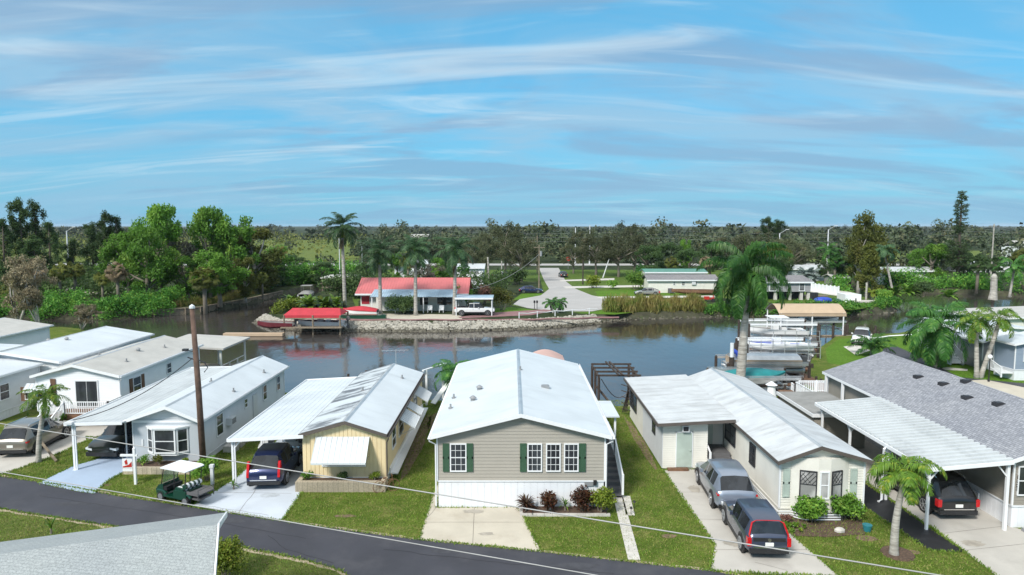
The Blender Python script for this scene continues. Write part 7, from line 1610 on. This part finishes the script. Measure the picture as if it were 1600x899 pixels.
f = MB(); x, y = AT(1302, 114); f.ball((x, y, .35), .9, 10, 6, (1.5, .8, .5)); tag(f.build('tarp_bundle', M['cp_green']), 'dark green covered heap right of the blue tarp bundle', 'tarp')
def mower(px, Y, label):
    x, y = AT(px, Y); root = empty('garden_tractor', (x, y, 0), R(80), label, 'mower'); f = MB(); f.box(-.4, .4, .1, 1.0, .4, .9); f.box(-.45, .45, -.7, -.1, .4, .75); f.box(-.3, .3, -.6, -.5, .75, 1.2); f.build('body', M['redp'], root, local=True)
    for s in (-1, 1):
        for wy, rr_ in ((.75, .22), (-.5, .32)): t = MB(); t.tube([(s * .38, wy, rr_), (s * .6, wy, rr_)], rr_, 12); t.build('wheel', M['rubber'], root, local=True)
mower(1108, 116, 'red riding mower on the grass before the white mobile home')
# stop sign, mailboxes, poles, lights
f = MB(); x, y = AT(887, 205); f.tube([(x, y, 0), (x, y, 3.0)], .06, 6); so2 = tag(f.build('stop_sign', M['grey']), 'red stop sign at the end of the far street', 'sign')
f = MB(); f.prism([(x + .7 * math.cos(R(22.5 + 45 * i)), 3.0 + .7 * math.sin(R(22.5 + 45 * i))) for i in range(8)], y - .12, y - .07); f.build('sign_plate', M['redp'], so2)
t_ = text(so2, 'STOP', (x, y - .13, 3.0), (R(90), 0, 0), .45, 'trim', 'lettering', .005)
for k, (px, l) in enumerate(((835, 'left of the two dark mailboxes on the cul-de-sac'), (839, 'right of the two dark mailboxes on the cul-de-sac'))):
    f = MB(); x, y = AT(px, 106); f.box(x - .05, x + .05, y - .05, y + .05, 0, 1.0); f.box(x - .14, x + .14, y - .25, y + .25, .95, 1.2); f.tube([(x, y - .25, 1.2), (x, y + .25, 1.2)], .14, 10); tag(f.build('mailbox', M['dark']), l, 'mailbox')
def upole(px, Y, top, label, m='wood', arm=True, r_=.16, lean=0, xf=False, name='utility_pole'):
    x, y = AT(px, Y); h = ZT(top, Y); root = empty(name, (x, y, 0), 0, label, 'utility pole'); f = MB(); f.tube([(x, y, -.1), (x + lean, y, h)], [r_, r_ * .65], 8); f.build('pole', M[m], root)
    if arm: f = MB(); f.beam((x - 1.1, y, h - .5), (x + 1.1, y, h - .5), .1, .12); f.build('cross_arm', M['wood'], root)
    if xf: f = MB(); f.tube([(x + .35, y, h - 2.2), (x + .35, y, h - 1.2)], .25, 10); f.build('transformer', M['grey'], root)
    return x + lean, y, h
P1 = upole(842, 135, 383, 'grey utility pole with transformer at the left kerb of the street', xf=True)
upole(839, 185, 368, 'farther utility pole behind the transformer pole', arm=False); upole(784, 132, 408, 'weathered pole with street lamp arm left of the blue sedan', 'trunkw', arm=False)
upole(765, 128, 402, 'pale leaning dead trunk pole by the oaks', 'trunkw', arm=False, r_=.22, lean=-.3); upole(910, 150, 405, 'thin dark pole on the right far lawn', 'woodd', arm=False)
upole(898, 226, 356, 'white highway pole, left of the two beyond the oaks', 'white', arm=False, r_=.22); upole(920, 228, 352, 'white highway pole, right of the two beyond the oaks', 'white', arm=False, r_=.22)
P5 = upole(1543, 165, 350, 'tall pale power pole right of the tall pine', 'trunkw', r_=.2); P6 = upole(1480, 215, 372, 'short grey power pole behind the tall pine', 'trunkw')
upole(533, 150, 372, 'slim white mast left of the tallest island palm', 'white', arm=False, r_=.12); upole(568, 165, 385, 'slim grey mast between island palms', 'grey', arm=False, r_=.12)
upole(941, 170, 405, 'white leaning post among the oaks', 'white', arm=False, lean=1.5)
for (px, Y, tp, l) in ((113, 220, 356, 'white street light on the left horizon'), (1213, 226, 360, 'white street light left on the right highway'), (1288, 226, 354, 'white street light right on the highway, above the stilt house')):
    x, y = AT(px, Y); h = ZT(tp, Y); root = empty('street_light', (x, y, 0), 0, l, 'street light'); f = MB(); f.tube([(x, y, 0), (x, y, h - 1)], [.25, .18], 8); f.build('pole', M['white'], root)
    f = MB(); f.beam((x, y, h - 1.1), (x + 2.2, y, h + .2), .09); f.box(x + 1.9, x + 3.0, y - .2, y + .2, h + .15, h + .35); f.build('lamp_arm', M['white'], root)
def wire(name, label, pts, sag, r_, m='cable', n=24):
    f = MB()
    for a, b in zip(pts[:-1], pts[1:]):
        a, b = Vector(a), Vector(b); f.tube([a.lerp(b, i / n) - Vector((0, 0, sag * 4 * (i / n) * (1 - i / n))) for i in range(n + 1)], r_, 5)
    return tag(f.build(name, M[m]), label, 'cable')
for k, dz in enumerate((0, 1.3, 2.6)):
    wire('power_line', ('highest', 'middle', 'lowest')[k] + ' of the three grey power lines before the far woods, right', [(-20, 226, 11 - dz), (50, 226, 11.5 - dz), (120, 222, 11 - dz), (P5[0], P5[1] + 20, P5[2] - .4 - dz), (260, 180, 11 - dz)], 1.0, .02, 'grey')
wire('service_cable', 'thin wire from the transformer pole to the island house', [(P1[0], P1[1], P1[2] - 1.8), (gx(733, 106), 106, 3.0)], 1.2, .03)
# near overhead cables
A1 = G(0, 662, 6.2); B1 = G(1380, 885, 6.2); A1, B1 = Vector((*A1, 6.2)), Vector((*B1, 6.2)); d = B1 - A1
wire('overhead_cable', 'upper pale cable crossing above the lawns and driveways', [A1 - d * .6, B1 + d * .6], 0, .016, n=2)
A1 = G(10, 739, 5.6); B1 = G(930, 899, 5.6); A1, B1 = Vector((*A1, 5.6)), Vector((*B1, 5.6)); d = B1 - A1
wire('overhead_cable', 'lower pale cable running over the road edge', [A1 - d * .6, B1 + d * .6], 0, .013, n=2)
# the big wooden pole
bx_, by_ = -16.52, 35.55; zt = WP(300, 482, by_)[1]; xt = WP(300, 482, by_)[0]
wp = empty('utility_pole', (bx_, by_, 0), 0, 'tall brown wooden pole with pale cap before the for-sale house', 'utility pole')
f = MB(); f.tube([(bx_ , by_, -.1), ((bx_ + xt) / 2 + .03, by_, zt / 2), (xt, by_, zt)], [.17, .15, .12], 12); f.build('pole', M['pole'], wp, smooth=True)
f = MB(); f.tube([(xt, by_, zt), (xt, by_, zt + .12), (xt, by_, zt + .22)], [.15, .14, .01], 10); f.build('pole_cap', M['white'], wp)
zl = WP(290, 547, by_)[1]; xl = WP(290, 547, by_)[0]; f = MB(); f.box(xl - .15, xl + .12, by_ - .1, by_ + .1, zl - .06, zl + .06); f.beam((xl, by_, zl), (xt, by_, zl - .1), .03); f.build('floodlight', M['dark'], wp)
zf = WP(318, 560, by_)[1]; f = MB(); f.beam((xt, by_, zf), (xt + .6, by_, zf - .25), .04); f.tube([(xt + .5, by_, zf - .2), (xt + .7, by_, zf - .5), (xt + .5, by_, zf - .75)], .03, 5); f.beam((xt - .35, by_, zf + .05), (xt + .2, by_, zf - .15), .05); f.build('cable_bracket', M['dark'], wp)
wire('service_cable', 'black drooping cable from the wooden pole to the carport corner', [(xt - .1, by_, zf), (-23.2, 35.3, 2.75)], .5, .022, 'blackp')
# for-sale post
sx, sy = G(212, 757); fs = empty('for_sale_sign', (sx, sy, 0), 0, 'white real-estate post with red and white hanging board on the lawn', 'sign')
f = MB(); f.box(sx - .055, sx + .055, sy - .055, sy + .055, 0, 1.85); f.tube([(sx, sy, 1.85), (sx, sy, 1.92)], [.08, .02], 6); f.box(sx - .7, sx + .16, sy - .045, sy + .045, 1.45, 1.55); f.build('post', M['trim'], fs)
f = MB(); f.box(sx - .62, sx - .12, sy - .02, sy + .02, .85, 1.32); f.box(sx - .62, sx - .12, sy - .02, sy + .02, .68, .82, 0); fb_ = f.build('sign_board', M['trim'], fs)
f = MB(); f.prism([(sx - .6, .93), (sx - .3, 1.02), (sx - .14, 1.18), (sx - .14, .9), (sx - .6, .88)], sy - .03, sy - .022); f.prism([(sx - .5, 1.2), (sx - .38, 1.3), (sx - .34, 1.05), (sx - .46, 1.02)], sy - .032, sy - .023); f.build('sign_graphic', M['redp'], fb_)
f = MB(); f.beam((sx - .6, sy, 1.32), (sx - .6, sy, 1.46), .015); f.beam((sx - .14, sy, 1.32), (sx - .14, sy, 1.46), .015); f.build('hanger', M['grey'], fs)
# grey post & strut at left palm, bicycle-like planter by yellow house, light post, meter post
f = MB(); a = G(88, 722); b = G(66, 712); f.beam((b[0], b[1], .75), (a[0], a[1], .04), .1, .1); tag(f.build('prop_board', M['wood']), 'grey board propped against the small palm trunk', 'board')
f = MB(); x, y = G(332, 758); f.box(x - .07, x + .07, y - .07, y + .07, 0, .95); f.box(x - .1, x + .1, y - .1, y + .1, .9, 1.05); tag(f.build('meter_post', M['white']), 'short white meter post in the shrub behind the golf cart', 'post')
bk = empty('garden_bicycle', (-6.15, 32.4, 0), R(20), 'dark ornamental bicycle at the right end of the cream planter', 'bicycle')
for k, yy in enumerate((-.35, .35)):
    f = MB(); f.tube([(yy + .3 * math.cos(a), 0, .3 + .3 * math.sin(a)) for a in [i * math.pi / 9 for i in range(19)]], .018, 5, cap=False)
    for i in range(4): f.beam((yy - .28 * math.cos(i * .785), 0, .3 - .28 * math.sin(i * .785)), (yy + .28 * math.cos(i * .785), 0, .3 + .28 * math.sin(i * .785)), .008)
    f.build('wheel', M['woodb'], bk, local=True)
f = MB(); f.beam((-.35, 0, .3), (-.05, 0, .62), .025); f.beam((-.05, 0, .62), (.3, 0, .62), .025); f.beam((.35, 0, .3), (.27, 0, .82), .025); f.beam((-.05, 0, .62), (.05, 0, .25), .025); f.beam((.05, 0, .25), (.3, 0, .6), .025); f.beam((.27, -.2, .84), (.27, .2, .84), .02); f.box(-.15, .02, -.05, .05, .68, .73); f.build('bicycle_frame', M['woodb'], bk, local=True)
lx, ly = AT(1550, 56); lp = empty('lamp_post', (lx, ly, 0), 0, 'black lamp post with white globe left of the slate-blue home', 'lamp post')
f = MB(); f.tube([(lx, ly, 0), (lx, ly, .2), (lx, ly, .25), (lx, ly, 1.95)], [.09, .09, .05, .045], 8); f.build('post', M['blackp'], lp); f = MB(); f.ball((lx, ly, 2.12), .19, 14, 8); f.build('globe', M['trim'], lp, smooth=True)
# path lights near the slabs
for (px, py, l) in ((991, 795, 'small black path light right of the short slabs'), (986, 805, 'small black path light nearest the lower slab end'), (860, 806, 'small black stake light before the red-green shrub'), (948, 806, 'small black stake light before the bright shrub')):
    f = MB(); x, y = G(px, py); f.tube([(x, y, 0), (x, y, .3)], .015, 5); f.tube([(x, y, .3), (x, y, .38)], [.07, .04], 8); tag(f.build('path_light', M['blackp']), l, 'garden light')
# crate and blue bucket at mint door, things under carport right
f = MB(); x, y = G(1090, 732); f.tube([(x + .35, y + .25, 0), (x + .35, y + .25, .25)], [.15, .18], 12); tag(f.build('bucket', M['blue']), 'small blue tub beside the mint green door', 'bucket')
f = MB(); x, y = AT(1064, 35.3); f.box(x - .55, x + .55, y - .12, y + .12, .0, .14); tag(f.build('doorstep_box', M['woodb']), 'low brown trough under the mint green door', 'trough')
# stump, dead trunk on right bank
f = MB(); x, y = AT(1548, 119); f.tube([(x, y, 0), (x + .1, y, 1.5), (x, y, ZT(432, 119)), (x + .1, y, ZT(428, 119))], [.75, .55, .5, .2], 10); tag(f.build('tree_stump', M['trunkw']), 'thick pale broken trunk on the right far bank', 'stump')
f = MB(); x, y = AT(1351, 116); f.tube([(x, y, -.5), (x, y, 3.3)], .16, 8); tag(f.build('mooring_pile', M['trunkw']), 'pale post beside the white enclosure at the bank tip', 'post')
dock('small grey landing at the tip of the right bank', 57.5, 62, 113.5, 116, .3, 'paver')
dock('narrow timber jetty beside the white fence, right bank', 50, 58, 124, 126, .2, 'wood', piles=False)
# banded guard wall of H6 back deck
rl = MB(); rail(rl, (20.9, 45.4, .6), (20.9, 49.5, .6), .9, 3); rail(rl, (20.9, 49.5, .6), (25.5, 49.5, .6), .9, 3); rl.box(20.9, 29, 45.7, 49.5, .5, .6); tag(rl.build('back_deck', M['trim']), 'white railed rear deck of the taupe double-wide', 'deck')
wire('hose_line', 'pale curved line lying across the lawn at the right canal bend', [(*G(1355, 531), .05), (*G(1390, 526), .05), (*G(1425, 524), .05)], 0, .1, 'trim', n=4)
# ---- humid air over the far woods
hz_ = MB(); hz_.box(-9000, 9000, -400, 12000, -3, 26); ho = hz_.build('haze', None); ho.data.materials.clear()
hm = bpy.data.materials.new('haze'); hm.use_nodes = True; ht = hm.node_tree; ht.nodes.clear(); pv = ht.nodes.new('ShaderNodeVolumePrincipled'); om = ht.nodes.new('ShaderNodeOutputMaterial')
pv.inputs['Color'].default_value = (.75, .86, 1, 1); pv.inputs['Density'].default_value = .00005; ht.links.new(pv.outputs[0], om.inputs['Volume']); ho.data.materials.append(hm); tag(ho, 'thin blue haze over the far woodland', 'haze', kind='stuff')

# patio things under the white carport, junk beside the far homes
for k, (x, y, l) in enumerate(((-13.0, 42.6, 'dark patio chair at the back of the flat white carport, left'), (-11.2, 42.9, 'dark patio chair at the back of the flat white carport, right'))):
    root = empty('patio_chair', (x, y, 0), .3 * k, l, 'chair'); f = MB(); f.box(-.28, .28, -.28, .28, .42, .47); f.build('seat', M['dark'], root, local=True); f = MB(); f.box(-.28, .28, .25, .3, .47, 1.0); f.build('backrest', M['dark'], root, local=True)
    for a in (-.25, .25):
        for b in (-.25, .25): f = MB(); f.box(a - .02, a + .02, b - .02, b + .02, 0, .42); f.build('leg', M['dark'], root, local=True)
root = empty('patio_table', (-12.1, 42.4, 0), 0, 'small glass-topped table between two dark patio chairs', 'table'); f = MB(); f.tube([(0, 0, .7), (0, 0, .73)], .5, 18); f.build('tabletop', M['bluroof'], root, local=True); f = MB(); f.tube([(0, 0, 0), (0, 0, .7)], .04, 6); f.build('leg', M['dark'], root, local=True)
f = MB(); f.box(20.9, 21.35, 36.2, 37.6, 0, 1.7); tag(f.build('storage_cabinet', M['beige']), 'beige cabinet against the wall deep under the ribbed carport', 'cabinet')
f = MB(); f.tube([(21.9, 28.1, 0), (22.0, 28.05, .35), (21.95, 28.1, .6)], .025, 6); f.box(21.75, 22.1, 27.95, 28.1, 0, .16); tag(f.build('garden_tap', M['grey']), 'garden tap and hose bib before the taupe home skirting', 'tap')
f = MB()
for i in range(3): f.box(-16.6, -15.9, 38.2 + i * .9, 38.8 + i * .9, 0, .35 - i * .05)
tag(f.build('block_pile', M['paver']), 'concrete blocks and condenser pads beside the for-sale house wall', 'blocks')
# stained patches and tyre marks that stay on the paving
for k, (px, py, rx, ry, m, z) in enumerate(((740, 800, .5, .2, 'stain', .022), (760, 835, .35, .15, 'stain', .022), (1150, 850, .5, .3, 'stain', .022), (1085, 765, .3, .5, 'stain', .022), (420, 775, .5, .25, 'stainw', .022), (1520, 850, .5, .3, 'stain', .022), (700, 862, .8, .2, 'patchm', .016), (350, 815, 1.2, .3, 'patchm', .016), (110, 788, 1.0, .25, 'patchm', .016), (900, 885, .9, .25, 'patchm', .016))):
    c = G(px, py); patch('pavement_stain', c[0], c[1], rx, ry, m, z, 50 + k)
for k, pts in enumerate(([G(60, 775), G(260, 805), G(480, 842)], [G(600, 860), G(800, 882), G(960, 897)], [G(420, 838), G(445, 860), G(520, 880)])):
    line_strip('asphalt_crack', pts, .02, M['crackd'], .018, .06, 70 + k)
